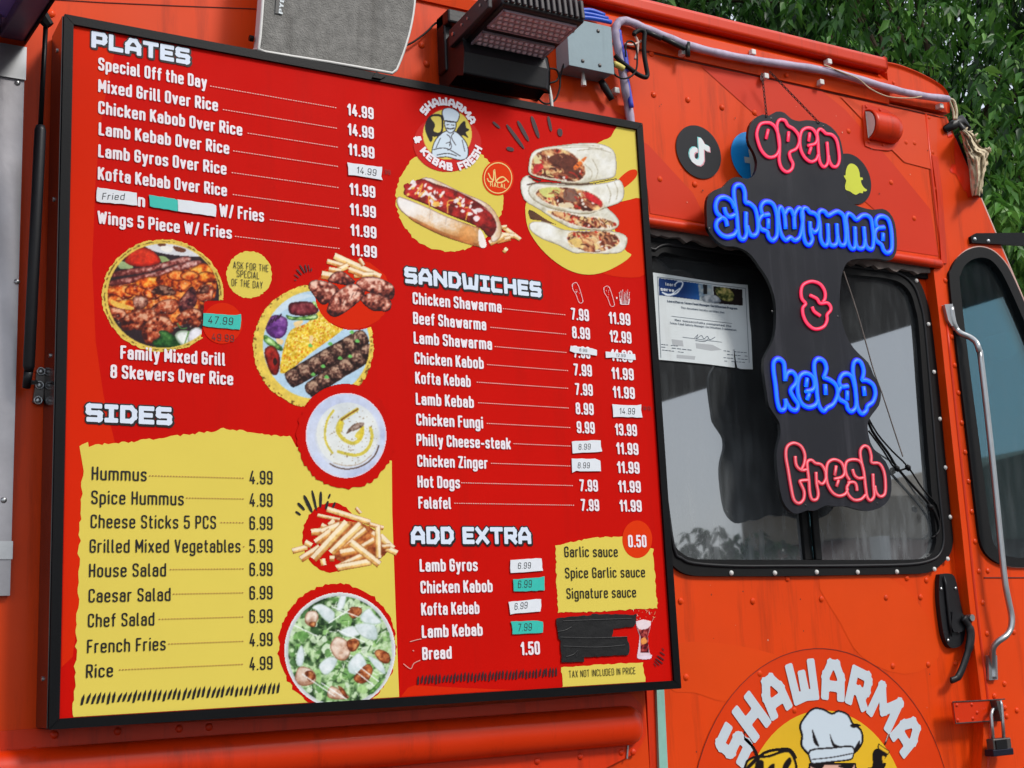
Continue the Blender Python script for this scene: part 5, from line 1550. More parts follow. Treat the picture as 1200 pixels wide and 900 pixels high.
for i in range(26):
    t_ = rr_.random(); x = 110 + 360 * t_ + rr_.uniform(-15, 15); y = 510 + 130 * t_ + rr_.uniform(-40, 30); s_ = rr_.uniform(9, 20); o_ = rr_.uniform(0, 3)
    cv.fill([(x + s_ * math.cos(o_), y + s_ * math.sin(o_)), (x + s_ * .5 * math.cos(o_ + 1.6), y + s_ * .5 * math.sin(o_ + 1.6)), (x - s_ * math.cos(o_), y - s_ * math.sin(o_)), (x - s_ * .5 * math.cos(o_ + 1.6), y - s_ * .5 * math.sin(o_ + 1.6))], (242, 234, 232), .95, 2)
for q in ([(150, 560), (190, 500), (170, 570), (200, 540)], [(230, 630), (225, 570), (260, 600)], [(330, 660), (330, 600), (360, 590)], [(430, 700), (440, 660)]):
    cv.line(q, 1.5, (240, 176, 70), .95)
cv.fill([(470, 690), (490, 675), (510, 690), (490, 710)], (240, 220, 222))
cv.line([(530, 630), (590, 680), (605, 760)], 1, (230, 200, 190), .6)
cv.chunk([(45, 600), (55, 570), (85, 575), (200, 620), (330, 680), (470, 730), (510, 750), (545, 830), (530, 858), (500, 850), (440, 835), (300, 780), (150, 710), (70, 650)], [(170, 104, 50), (216, 168, 116), (238, 226, 214), (240, 234, 230)], 20, 94, (110, 60, 36), 1.0, con=.5, tilt=.55)
cv.fill([(120, 680), (300, 765), (490, 830), (480, 845), (440, 835), (300, 790), (140, 710)], (176, 104, 50), .8)
cv.fill([(400, 745), (460, 740), (490, 780), (470, 830), (400, 810)], (214, 140, 70), .55)
cv.fill([(500, 760), (520, 760), (548, 835), (530, 858), (505, 840)], (240, 230, 224))
cv.line([(235, 640), (228, 695)], .8, (190, 170, 160), .7, 0); cv.line([(322, 678), (318, 725)], .8, (190, 170, 160), .7, 0)
cv.build('dish_picture', 3, 'cut-out picture of a hot dog in its bun')

# -- stacked wraps
T = (590, 130, 4.617)
cv = Canvas(606, 162, 740, 304, T)
WR = [(178, 168, 140), (216, 212, 196), (232, 230, 222), (238, 238, 234)]
FIL = [(72, 26, 18), (132, 60, 40), (196, 128, 84), (226, 184, 130)]
def wrap(body, mouth, seed, extra):
    cv.chunk(body, WR, 14, seed, (110, 90, 60), .9, con=1.2, tilt=.3)
    cv.chunk(mouth, FIL, 5.0, seed + 1, (120, 84, 56), .9, con=2.8, an=35)
    r = random.Random(seed)
    m_ = smooth_line(mouth, True, 3)
    cv.specks(m_, 9, (236, 206, 140), (1.2, 2.6), seed + 2, .95); cv.specks(m_, 9, (186, 40, 26), (1.0, 2.2), seed + 3, .85); cv.specks(m_, 8, (240, 232, 220), (.8, 2.0), seed + 4, .9); cv.specks(m_, 12, (70, 30, 24), (.8, 1.8), seed + 5, .8); cv.specks(m_, 16, (222, 150, 90), (.4, .9), seed + 6, .8)
    for q, cl in extra:
        cv.fill(q, cl, .95)
    mx_ = np.array(mouth); lo, hi = mx_.min(0), mx_.max(0)
    old_ = cv.clipm; cv.clipm = old_ & cv.inside(m_)
    for i in range(34):
        x, y = r.uniform(lo[0], hi[0]), r.uniform(lo[1], hi[1]); o_ = r.uniform(-.2, 1.2); s_ = r.uniform(15, 50)
        cv.line([(x, y), (x + s_ * .5 * math.cos(o_), y + s_ * .6 * math.sin(o_)), (x + s_ * math.cos(o_ + .3), y + s_ * math.sin(o_ + .3))], r.uniform(.7, 1.8), r.choice([(60, 24, 18), (110, 54, 38), (150, 84, 56), (196, 132, 92), (86, 36, 28), (232, 206, 160), (178, 40, 30)]), .85, 2)
    cv.clipm = old_
    cv.put(cv.dist(ragged(m_, 3, seed, 6)) < .7, (236, 226, 206), .8)
wrap([(150, 600), (230, 600), (330, 640), (480, 650), (600, 650), (665, 675), (670, 720), (640, 765), (560, 775), (440, 770), (380, 770), (300, 730), (200, 690), (140, 640)], [(345, 700), (360, 655), (440, 650), (560, 650), (620, 680), (625, 720), (560, 755), (470, 768), (390, 740)], 101, [([(350, 700), (420, 690), (425, 730), (370, 738)], (226, 190, 110)), ([(545, 680), (600, 670), (615, 710), (560, 730)], (110, 56, 40))])
cv.fill([(140, 530), (240, 590), (300, 620), (200, 595), (145, 585)], (96, 62, 40))
wrap([(92, 380), (140, 345), (190, 390), (400, 395), (560, 520), (620, 580), (625, 620), (580, 650), (480, 645), (380, 640), (290, 600), (200, 540), (110, 480)], [(230, 545), (300, 540), (420, 570), (520, 575), (600, 600), (610, 625), (540, 640), (440, 630), (340, 600)], 111, [])
wrap([(135, 420), (170, 390), (240, 395), (420, 400), (560, 385), (630, 370), (655, 430), (640, 490), (570, 520), (540, 530), (450, 560), (330, 545), (230, 520), (150, 470)], [(175, 455), (210, 415), (330, 412), (440, 430), (520, 470), (540, 520), (470, 545), (360, 530), (260, 510)], 121, [([(195, 425), (250, 408), (305, 420), (295, 455), (240, 470), (205, 450)], (206, 208, 120)), ([(430, 440), (470, 445), (530, 490), (520, 510), (460, 480)], (196, 30, 36)), ([(330, 430), (390, 425), (400, 490), (330, 480)], (130, 92, 80)), ([(300, 500), (360, 495), (380, 520), (310, 525)], (232, 214, 180))])
wrap([(133, 310), (150, 230), (200, 200), (300, 185), (420, 172), (520, 175), (590, 205), (612, 260), (610, 340), (585, 365), (500, 380), (420, 395), (280, 380), (180, 360), (140, 340)], [(148, 330), (160, 250), (220, 210), (320, 205), (400, 250), (440, 300), (440, 350), (390, 385), (280, 370), (180, 350)], 131, [([(240, 260), (320, 230), (400, 270), (410, 340), (380, 370), (310, 320)], (92, 44, 32)), ([(165, 300), (200, 280), (215, 310), (170, 335)], (186, 34, 40)), ([(380, 300), (440, 250), (448, 258), (395, 318)], (226, 110, 40)), ([(165, 245), (200, 240), (205, 280), (170, 285)], (220, 206, 150))])
for q in ([(300, 190), (420, 185), (520, 190)], [(320, 200), (430, 195), (540, 205)], [(400, 215), (500, 205), (580, 225)], [(440, 290), (480, 330), (470, 370)], [(480, 260), (510, 320), (500, 365)], [(560, 400), (580, 450), (570, 500)], [(600, 385), (618, 430), (610, 480)], [(250, 700), (330, 745), (380, 770)]):
    cv.line(q, .8, (150, 136, 104), .7)
cv.line([(130, 400), (220, 385), (420, 398), (580, 372), (612, 366)], 1.5, (70, 40, 30), .9); cv.line([(140, 355), (160, 365), (200, 375)], 2.5, (60, 36, 30))
cv.build('dish_picture', 4, 'cut-out picture of three stacked wraps')

# -- soda glass, little sandwich icons
T = (640, 600, 4.186)
cv = Canvas(738, 708, 770, 776, T, 2.2)
cv.fill([(438, 535), (516, 535), (500, 610), (508, 690), (520, 700), (510, 722), (455, 722), (446, 700), (458, 610)], (222, 196, 206), 1, 2)
cv.chunk([(444, 560), (512, 560), (498, 610), (504, 690), (462, 690), (462, 610)], [(60, 10, 20), (120, 24, 30), (190, 90, 80)], 3, 141, con=2.2, sm=0)
cv.fill([(465, 625), (485, 615), (495, 640), (470, 650)], (220, 140, 70)); cv.fill([(445, 545), (470, 530), (510, 540), (500, 570), (455, 575)], (230, 210, 214))
rr_ = random.Random(142)
for i in range(26):
    x, y = 478 + rr_.uniform(-55, 60), 500 + rr_.uniform(-35, 40)
    cv.line([(x, y), (x + rr_.uniform(-12, 12), y + rr_.uniform(-16, 10))], rr_.uniform(.5, 1.3), rr_.choice([(240, 220, 210), (236, 190, 140), (210, 120, 80)]), .95, 0)
cv.line([(455, 712), (512, 712)], 3.2, (226, 206, 220), 1, 0)
cv.build('soda_picture', 3, 'small picture of a splashing glass of cola')
cv = Canvas(668, 328, 742, 362, (600, 225, 4), 2.6)
WI = (236, 214, 216)
for ox, oy in ((0, 0), (148, 16)):
    cv.line([(283 + ox, 432 + oy), (300 + ox, 424 + oy), (312 + ox, 440 + oy), (325 + ox, 480 + oy), (332 + ox, 515 + oy), (315 + ox, 518 + oy), (300 + ox, 480 + oy), (285 + ox, 455 + oy), (283 + ox, 432 + oy)], 1.0, WI, 1)
    cv.specks([(285 + ox, 430 + oy), (312 + ox, 430 + oy), (318 + ox, 480 + oy), (300 + ox, 480 + oy)], 10, WI, (.3, .6), 151 + ox)
cv.fill([(486, 495), (492, 490), (496, 497), (490, 503)], WI)
for i in range(7):
    cv.line([(503 + i * 8, 470 - (i % 3) * 6), (508 + i * 6, 525)], 1.0, WI, .9, 0)
cv.line([(508, 500), (512, 526), (548, 526), (552, 498)], 1.0, WI, 1, 0)
cv.build('sandwich_icon', 6)

# -- shop emblem on the board: disc, cook, lettering
def cook(cv, full):
    K = (34, 26, 30); Wt = (206, 220, 232)
    def shape(pts, col=Wt, w_=0.9, sm=3):
        cv.fill(pts, col, 1, sm); q = smooth_line(pts, True, 3) if sm else pts
        cv.put(cv.dist(q) < w_ / 2, K)
    return shape, K, Wt
T = (455, 110, 4.737)
cv = Canvas(484, 108, 568, 205, T, 1.9)
cv.put(cv.inside(EL((328, 275), 190, 160)), (198, 18, 12)); cv.put(cv.inside(EL((329, 218), 135, 142)), (198, 18, 12))
cv.put(cv.inside(EL((328, 225), 136, 140)), (220, 200, 84))
shape, K, Wt = cook(cv, True)
cv.fill([(215, 140), (240, 115), (300, 120), (305, 190), (290, 230), (240, 235), (205, 190)], K); cv.fill([(235, 130), (290, 128), (296, 185), (285, 215), (250, 205), (260, 170)], (216, 196, 90))
cv.fill([(205, 190), (245, 240), (235, 268), (215, 230)], K)
cv.fill([(375, 215), (400, 170), (425, 150), (432, 185), (450, 200), (430, 215), (445, 245), (415, 230), (390, 235)], K)
shape([(242, 345), (255, 270), (290, 225), (325, 205), (365, 205), (410, 240), (440, 290), (440, 350), (400, 368), (330, 350), (290, 352)])
shape([(315, 150), (372, 155), (372, 195), (345, 218), (320, 195)])
shape([(298, 105), (310, 82), (345, 78), (375, 90), (395, 110), (390, 140), (375, 158), (315, 150), (305, 130)])
cv.line([(312, 148), (375, 156)], .9, K, 1, 0); cv.line([(326, 190), (345, 195), (365, 190)], 1.3, K); cv.line([(325, 172), (338, 170)], .8, K, 1, 0); cv.line([(350, 172), (364, 174)], .8, K, 1, 0)
cv.line([(250, 310), (300, 300), (340, 310), (400, 345)], .9, K); cv.line([(270, 340), (330, 330), (380, 345)], .9, K); cv.line([(325, 225), (345, 245), (340, 290)], .8, K); cv.line([(365, 215), (350, 240), (375, 285)], .8, K)
cv.line([(290, 245), (265, 300)], .7, K); cv.line([(410, 255), (425, 320)], .7, K); cv.line([(320, 275), (345, 270), (350, 300), (330, 312)], .8, K)
cv.build('shop_emblem', 3, 'round emblem of a cook with folded arms')
ec = at(524, 156, YB)[[0, 2]]
def arcfit(a, b, c_):
    A = np.array([at(*q, YB)[[0, 2]] for q in (a, b, c_)])
    M = np.c_[2 * A, np.ones(3)]; s_ = np.linalg.solve(M, (A ** 2).sum(1)); c0_ = s_[:2]; r_ = math.sqrt(s_[2] + c0_ @ c0_)
    an = [math.degrees(math.atan2(p[1] - c0_[1], p[0] - c0_[0])) for p in A]
    return c0_, r_, an
m = MB()
T4 = lambda x, y: (455 + x / 4.737, 110 + y / 4.737)
c0_, r_, an = arcfit(T4(198, 95), T4(320, 45), T4(462, 145))
arc_text(m, 'SHAWARMA', c0_, r_, an[0], an[2], 0.0175, ly(6), 'bubble', wk=1.15)
c1_, r1, an = arcfit(T4(162, 255), T4(320, 402), T4(495, 310))
a0, a1 = an[0] % 360, an[2] % 360
arc_text(m, '& KEBAB FRESH', c1_, r1, a0, a1 if a1 > a0 else a1 + 360, 0.0175, ly(6), 'bubble', inward=True, wk=1.05)
m.build('emblem_lettering', M_MENUWHITE, board)
# halal badge
hc = T4(608, 468)
m = MB(); hcv = at(*hc, YB)[[0, 2]]
m.poly(B(circle(hc, 18.4, 40, 20.4)), ly(3)); m.build('halal_badge', mat('menu_bright_orange_print', (220, 58, 16)), board)
m = MB()
YL_ = (232, 196, 110)
m.poly([B(circle(hc, 16.6, 40, 18.4)), B(circle(hc, 15.6, 40, 17.2))], ly(4))
px_text(m, 'HALAL', *T4(566, 514), *T4(656, 526), 5.6, ly(4), 'medium')
def ribbon(m, pts, wpx, k, Yp=None):
    Yq = ly(k) if Yp is None else Yp
    q = smooth_line(pts, False, 4) if len(pts) > 2 else pts
    A = np.array([at(x, y, Yq)[[0, 2]] for x, y in q])
    hw = wpx * 0.00165 / 2
    for i in range(len(A) - 1):
        d = A[i + 1] - A[i]; L = np.hypot(*d) + 1e-9; nn = np.array([-d[1], d[0]]) / L * hw; e = d / L * hw * .4
        p = [A[i] - e + nn, A[i] - e - nn, A[i + 1] + e - nn, A[i + 1] + e + nn]
        m.add([(a_[0], Yq - i * 2e-6, a_[1]) for a_ in p], [(0, 1, 2, 3)])
for q in ([(652, 478), (625, 492), (600, 488), (615, 468), (640, 462), (668, 490)], [(598, 490), (590, 420)], [(586, 478), (570, 470), (556, 440)], [(586, 425), (582, 480), (560, 487), (550, 470)]):
    ribbon(m, [T4(*p) for p in q], 1.7, 4)
m.build('halal_lettering', mat('halal_ink', YL_, rough=0.5), board)

# ---- paper and tape price stickers
M_STW = mat('sticker_white', (222, 226, 232), rough=0.6, spec=0.2, vary=0.05, scale=30)
M_STT = mat('sticker_teal', (52, 186, 172), rough=0.5, spec=0.25, vary=0.06, scale=30)
def sticker(quad, m_, label, txt=None, tq=None, tcap=7.0, name='price_sticker', seed=1, k=8):
    mb = MB()
    mb.prism(B(ragged(quad, 0.35, seed, 5)), ly(k) - 0.0006, ly(k) + 0.0003)
    o = mb.build(name, m_, board)
    o['label'] = label
    if txt:
        mb = MB()
        a, b = at(*tq[0], YB), at(*tq[1], YB)
        cap = at(tq[0][0], tq[0][1] - tcap, YB)[2] - a[2]
        pl, W = text_polys(txt, 'hand')
        kx = (b[0] - a[0]) / W
        sl_ = (b[2] - a[2]) / (b[0] - a[0])
        for q in pl:
            mb.add([(a[0] + x * kx + y * cap * .12, ly(k) - 0.0009, a[2] + y * cap + x * kx * sl_) for x, y in q], [tuple(range(len(q)))])
        t_ = mb.build('pen_writing', M_INK, o)
    return o
sticker([(407.5, 191.2), (447, 196.2), (446.2, 211.2), (407.5, 204.8)], M_STW, 'white sticker in the plate prices', '14.99', [(417, 203.5), (440, 207)], 8, seed=1)
sticker([(112.5, 220), (160, 226.7), (160.5, 241.3), (113, 237)], M_STW, 'torn white sticker reading Fried', 'Fried', [(119, 234.5), (145, 235)], 8, seed=2)
sticker([(175, 229), (208, 234), (208.2, 248), (175.5, 243)], M_STT, 'blank teal sticker over a dish name', seed=3)
sticker([(208.2, 234), (253, 240.3), (253, 254.5), (208.2, 248)], M_STW, 'blank white sticker over a dish name', seed=4)
sticker([(237.5, 367.5), (282, 370), (281.5, 387), (237.5, 382.5)], M_STT, 'teal sticker on the family grill', '47.99', [(243, 379.5), (272, 381.5)], 9, seed=5)
sticker([(667, 405.5), (698.8, 409.5), (698.8, 417), (667, 413)], M_STW, 'slim white sticker striking out a price', '8.99', [(678, 412), (687, 413)], 3.5, seed=6)
sticker([(709.5, 412), (743, 415.5), (743, 422), (709.5, 418.8)], M_STW, 'slim white sticker striking out a price', '12.99', [(721, 418), (732, 419)], 3.5, seed=7)
sticker([(717.5, 474.3), (750.5, 475.5), (750.5, 489.5), (718, 488.3)], M_STW, 'white sticker reading 14.99 in the sandwich prices', '14.99', [(725, 485.5), (743, 486)], 7.5, seed=8)
sticker([(669.5, 517.5), (703, 515.5), (704, 529.5), (670, 531.3)], M_STW, 'white sticker on the cheese-steak price', '8.99', [(677, 527.5), (691, 527)], 7, seed=9)
sticker([(669, 537.5), (703, 538), (703, 552.5), (669.5, 552)], M_STW, 'white sticker on the zinger price', '8.99', [(676, 549), (690, 549)], 7, seed=10)
sticker([(597.5, 656.5), (634, 654), (634.5, 669.3), (597.5, 671.5)], M_STW, 'white sticker on the lamb gyros price', '6.99', [(606, 667), (621, 666.2)], 7.5, seed=11)
sticker([(600.5, 679), (637, 676.5), (637, 692), (601, 693.5)], M_STT, 'teal sticker on the chicken kabob price', '6.99', [(606, 689.5), (622, 688.5)], 9, seed=12)
sticker([(596, 705.5), (633.3, 701.3), (633.3, 716.3), (597, 719.5)], M_STW, 'white sticker on the kofta price', '6.99', [(602, 715), (617, 713)], 8, seed=13)
sticker([(599, 728.5), (635.5, 727), (635.8, 741.5), (600, 743.5)], M_STT, 'teal sticker on the lamb kebab price', '7.99', [(606, 740), (622, 739)], 9, seed=14)
mb = MB()
for (t_, q0, q1, cap_) in (('49.99', (248, 399), (274, 397.5), 8), (',99', (449, 204), (457, 203), 6), ('99', (753, 480.5), (762, 475), 5)):
    a, b = at(*q0, YB), at(*q1, YB)
    put_text(mb, t_, a[0], b[0], a[2], cap_ * .00165, ly(6), 'hand')
mb.build('pen_writing', mat('dark_red_ink', (96, 14, 14), rough=0.6), board)
# torn black tape over the drinks
mb = MB()
tp = crop(600, 675, 4, [(210, 197), (300, 188), (370, 184), (371, 178), (480, 180), (580, 182), (574, 236), (548, 238), (470, 250), (468, 284), (535, 287), (548, 335), (545, 370), (440, 374), (332, 384), (330, 403), (230, 405), (224, 300), (214, 290), (206, 222)])
mb.prism(B(ragged(tp, 0.5, 31, 4)), ly(8) - 0.0008, ly(8))
for q in ([(215, 262), (250, 255), (280, 240)], [(255, 380), (290, 368), (310, 350), (300, 378)], [(225, 288), (380, 292), (540, 286)], [(330, 384), (335, 375)], [(240, 212), (400, 206), (560, 200)], [(240, 330), (400, 335), (530, 325)]):
    mb.tube([at(x, y, ly(8) - 0.0009) for x, y in smooth_line(crop(600, 675, 4, q), False, 4)], 0.0013, 5, flat=0.5)
mb.build('tape_patch', M_TAPE, board)['label'] = 'torn black tape over the drinks section'
# scuffs in the print
mb = MB()
for q in (crop(300, 675, 4, [(722, 308), (750, 300), (775, 295)]), crop(300, 675, 4, [(692, 412), (725, 435), (740, 410), (770, 395)]), crop(300, 675, 4, [(735, 348), (740, 352)])):
    ribbon(mb, q, 0.9, 6)
mb.build('print_scratch', mat('bare_print', (220, 150, 140), rough=0.6), board)
# ------------------------------------------------------------------ round stickers on the fascia
YS_ = YW - 0.0032
sr = (at(845, 178, YW)[0] - at(793.5, 178, YW)[0]) / 2
M_STKBLACK = mat('sticker_black', (28, 29, 35), rough=0.5, spec=.2, vary=0.06)
M_STKEDGE = mat('sticker_black_edge', (16, 16, 18), rough=0.4)
tc_ = at(819, 178, YS_)[[0, 2]]
m = MB(); m.prism(circle(tc_, sr, 56), YS_, YS_ + 0.0008); tik = m.build('round_sticker', M_STKBLACK, truck); tik['label'] = 'round black sticker with a white note sign'
def note(dx, dy):
    k = lambda l: [(x + dx, y + dy) for x, y in crop(780, 130, 10, l)]
    return k([(382, 312), (418, 320), (436, 345), (455, 385), (480, 402), (512, 415), (518, 478), (480, 470), (448, 448), (450, 520), (452, 575), (435, 620), (405, 640), (360, 632), (312, 598), (285, 550), (278, 500), (290, 455), (318, 428), (350, 425), (372, 436), (374, 480), (350, 482), (336, 498), (334, 530), (345, 555), (362, 568), (382, 570), (394, 548), (392, 490), (386, 400)])
m = MB(); m.poly(uv(note(-1.1, -1.0), YS_ - .0006), YS_ - .0006); m.build('note_sign', mat('sticker_cyan', (120, 206, 206), rough=.4), tik)
m = MB(); m.poly(uv(note(1.0, 1.2), YS_ - .0008), YS_ - .0008); m.build('note_sign', mat('sticker_pink', (216, 150, 162), rough=.4), tik)
m = MB(); m.poly(uv(note(0, 0), YS_ - .0012), YS_ - .0012); m.build('note_sign', mat('sticker_white2', (222, 226, 228), rough=.4), tik)
fc = at(882, 185, YS_)[[0, 2]]
m = MB(); m.prism(circle(fc, sr, 56), YS_, YS_ + 0.0008); fb = m.build('round_sticker', mat('sticker_blue', (16, 142, 220), rough=.35, vary=.25, scale=6), truck); fb['label'] = 'round blue sticker with a pale letter f, half covered by the neon sign'
m = MB()
m.poly(uv([(872, 183.5), (878.3, 184.5), (877, 176), (880, 166), (895, 160), (895, 170), (889, 172), (888, 186), (895, 187), (895, 193), (889, 192.5), (892, 211), (880.5, 210), (879, 191.5), (873, 190.5)], YS_ - .0008), YS_ - .0008)
m.build('letter_sign', mat('sticker_grey', (196, 198, 200), rough=.4), fb)
sc = at(998, 209.5, YS_)[[0, 2]]
m = MB(); m.prism(circle(sc, sr * 1.02, 56), YS_, YS_ + 0.0008); sn = m.build('round_sticker', M_STKBLACK, truck); sn['label'] = 'round black sticker with a yellow ghost sign'
gh_ = smooth_line(crop(870, 120, 7.5, [(950, 538), (985, 545), (1015, 575), (1030, 620), (1034, 658), (1055, 660), (1058, 680), (1042, 686), (1050, 720), (1070, 750), (1096, 770), (1080, 782), (1062, 780), (1058, 798), (1030, 795), (1000, 812), (970, 800), (945, 782), (910, 768), (902, 735), (908, 710), (912, 685), (898, 660), (892, 642), (906, 640), (910, 600), (925, 558)]), True, 3)
m = MB(); m.poly(uv(gh_, YS_ - .0006), YS_ - .0006); m.build('ghost_sign', mat('sticker_yellow', (206, 212, 40), rough=.45), sn)

# cook of the round door picture (only his hat, brow and the meat spit rise into view)
cv = Canvas(872, 820, 1052, 960, (900, 675, 4), 1.5)
K = (22, 16, 18)
Wt = (198, 210, 220)
lzc = pr_c = None
def shp(pts, col, w_=1.6, sm=3):
    cv.fill(pts, col, 1, sm); cv.put(cv.dist(smooth_line(pts, True, 3) if sm else pts) < w_ / 2, K)
shp([(-70, 850), (0, 845), (60, 825), (100, 822), (125, 860), (135, 920), (130, 1100), (-110, 1100), (-110, 900)], (226, 182, 40), 3.2)
cv.fill([(70, 890), (100, 850), (110, 870), (95, 900), (60, 960)], K); cv.fill([(-60, 880), (-20, 870), (-30, 960), (-60, 1000)], K); cv.fill([(0, 900), (30, 880), (20, 940)], K)
cv.line([(-105, 770), (-115, 740), (-100, 728), (-78, 735), (-60, 752)], 3.0, K); cv.line([(-105, 765), (-80, 790), (-55, 830), (-45, 870)], 4.4, K); cv.line([(-100, 905), (-20, 830), (60, 812), (105, 815), (130, 850)], 4.0, K)
shp([(195, 880), (410, 880), (430, 1100), (180, 1100)], (216, 168, 150), 2.4, 0)
cv.fill([(200, 885), (260, 880), (250, 905), (215, 900)], K); cv.fill([(330, 890), (400, 880), (385, 910), (350, 900)], K)
shp([(180, 650), (215, 620), (260, 625), (300, 645), (330, 632), (375, 650), (400, 695), (435, 720), (445, 770), (425, 810), (395, 830), (300, 830), (215, 845), (180, 825), (155, 790), (160, 750), (150, 700)], Wt, 2.6)
cv.fill([(208, 720), (225, 760), (240, 800), (215, 780)], K); cv.fill([(290, 740), (310, 785), (340, 800), (305, 800)], K); cv.fill([(385, 700), (410, 690), (440, 700), (400, 712)], K); cv.fill([(410, 800), (430, 770), (425, 810), (395, 825)], K)
shp([(197, 818), (300, 806), (395, 800), (400, 845), (380, 862), (290, 872), (215, 880), (200, 868)], Wt, 1.8)
cv.line([(205, 860), (300, 850), (395, 832)], 1.0, K)
cv.line([(582, 700), (548, 790)], 2.6, (40, 20, 20)); cv.line([(574, 712), (552, 775)], 1.2, (214, 200, 190))
shp([(518, 785), (572, 822), (562, 838), (515, 808)], (226, 178, 40), 1.2, 0)
cv.fill([(512, 808), (560, 838), (540, 870), (556, 880), (540, 920), (560, 960), (470, 960), (465, 900), (490, 890), (490, 830)], K); cv.fill([(535, 845), (550, 850), (540, 880)], (226, 178, 40))
cv.build('logo_cook', 0, 'white cook hat drawn in the round logo', Y=LY - 0.0016, parent=door)

# ================================================================== NEON SIGN
YN = 0.036
sign = thing('neon_sign', (at(930, 596, YN)[0], YN, at(930, 600, YN)[2]), 'shaped black acrylic neon sign glowing pink and blue, hung on chains over the door window', 'neon sign')
SO = [(876.7, 160), (878.7, 147), (884.7, 138.7), (894, 134), (901, 135.3), (910, 130.7), (919.3, 132), (927.3, 139.3), (936.7, 142), (944.7, 140.7), (962, 142.7), (974, 148.7), (983.3, 160), (987, 173), (988.7, 185), (988.5, 200), (988.5, 213), (991, 227), (999, 238), (1009.5, 242.8), (1023, 245.8), (1034, 244.6), (1042.5, 249.5), (1048.6, 261), (1051, 279.5), (1050.4, 295.4), (1045, 304), (1037.6, 304.8), (1027.8, 302.9), (1003.3, 303.3), (994.5, 306.4), (990, 312), (986, 325), (984, 350), (986, 375), (995, 400), (1006, 414), (1017.5, 425), (1023.5, 438.8), (1030, 451), (1032.5, 462.5), (1030, 475), (1022.5, 485), (1018, 492.5), (1016.7, 501), (1019, 514.7), (1024, 526), (1038, 541), (1043.5, 556), (1044.7, 574.7), (1040.7, 587), (1031, 595), (1018, 598.7), (1004.7, 596.7), (991, 593), (980, 593.6), (970, 592), (962, 595), (954, 598.7), (946, 598), (935, 602), (926, 598.7), (917, 586), (912, 560), (910, 534.7), (912, 520), (914.5, 510), (914, 497), (908.8, 487.5), (901.5, 476), (899, 462), (895.5, 437.5), (895.5, 421), (900, 411), (905.6, 400), (909, 385), (909.5, 362), (907, 345), (900, 327), (890.7, 312.7), (881, 299.5), (870.7, 292), (860, 288.7), (850.7, 288.5), (841, 283), (833, 274), (829, 266), (828.5, 256.7), (828, 240.7), (830, 230), (837, 223), (848, 218.5), (854.7, 211), (863, 207.2), (876, 209.5), (884, 204.7), (887, 194.7), (886.7, 187), (883, 177), (878.3, 169)]
so_u = uv(smooth_line(SO, True, 2), YN)
m = MB(); m.prism(so_u, YN, YN + 0.009)
ac = m.build('acrylic_back', M_ACRYL, sign)
ac.data.materials.append(M_ACRYLEDGE)
for p in ac.data.polygons:
    if abs(p.normal.y) < 0.5:
        p.material_index = 1
M_NPINK = mat('pink_neon_glow', (150, 14, 44), rough=0.4, emit=(236, 16, 62), estr=0.5, vary=0.02)
M_NPINK2 = mat('pink_neon_core', (180, 60, 84), rough=0.4, emit=(255, 66, 104), estr=0.62, vary=0.02)
M_NBLUE = mat('blue_neon_glow', (6, 6, 110), rough=0.4, emit=(5, 8, 226), estr=0.85, vary=0.02)
M_NBLUE2 = mat('blue_neon_core', (10, 54, 140), rough=0.4, emit=(24, 116, 255), estr=0.80, vary=0.02)
M_NPALE = mat('faded_pink_neon', (190, 56, 70), rough=0.45, emit=(226, 44, 66), estr=0.30, vary=0.05, scale=12)
M_NPALE2 = mat('faded_pink_core', (220, 130, 138), rough=0.45, emit=(240, 90, 108), estr=0.28, vary=0.05, scale=12)
def neon(name, strokes_, T_, mg, mc, label, rg=0.0044, rc=0.0026, fl_=1.0):
    m1, m2 = MB(), MB()
    for s_ in strokes_:
        q = crop(T_[0], T_[1], T_[2], s_)
        q = smooth_line(q, False, 4) if len(q) > 2 else q
        m1.tube([at(x, y, YN - 0.0015) for x, y in q], rg, 8, flat=fl_)
        m2.tube([at(x, y, YN - 0.0040) for x, y in q], rc, 8)
    o = m1.build(name, mg, sign, smooth=True); o['label'] = label
    m2.build('glowing_core', mc, o, smooth=True)
OPEN = [[(240, 180), (190, 180), (150, 200), (125, 270), (135, 340), (165, 420), (215, 475), (265, 482), (305, 455), (325, 395), (318, 300), (285, 215), (240, 180)], [(225, 240), (208, 318)],
        [(340, 150), (375, 162), (400, 205), (450, 235), (492, 290), (498, 350), (470, 410), (415, 440), (420, 490), (443, 540), (430, 590), (390, 612), (345, 580), (322, 510), (325, 400), (312, 290), (302, 210), (315, 165), (340, 150)], [(405, 260), (400, 342)],
        [(665, 460), (645, 505), (600, 522), (548, 485), (512, 415), (503, 330), (520, 255), (565, 225), (615, 235), (648, 280), (655, 325), (635, 365), (575, 380)], [(590, 270), (582, 340)], [(602, 395), (585, 450)],
        [(742, 350), (752, 480), (745, 540), (715, 568), (682, 530), (668, 450), (662, 330), (655, 268), (680, 235), (710, 252), (735, 275), (785, 285), (825, 330), (845, 420), (850, 510), (828, 562), (792, 562), (765, 520), (755, 470)]]
neon('neon_word', OPEN, (870, 120, 7.5), M_NPINK, M_NPINK2, 'pink glowing word open')
cb = lambda l, k0, k1: [((k0[0] + x / k0[2] - k1[0]) * k1[2], (k0[1] + y / k0[2] - k1[1]) * k1[2]) for x, y in l]
K2, K3 = (820, 190, 7.5), (930, 200, 8.18)
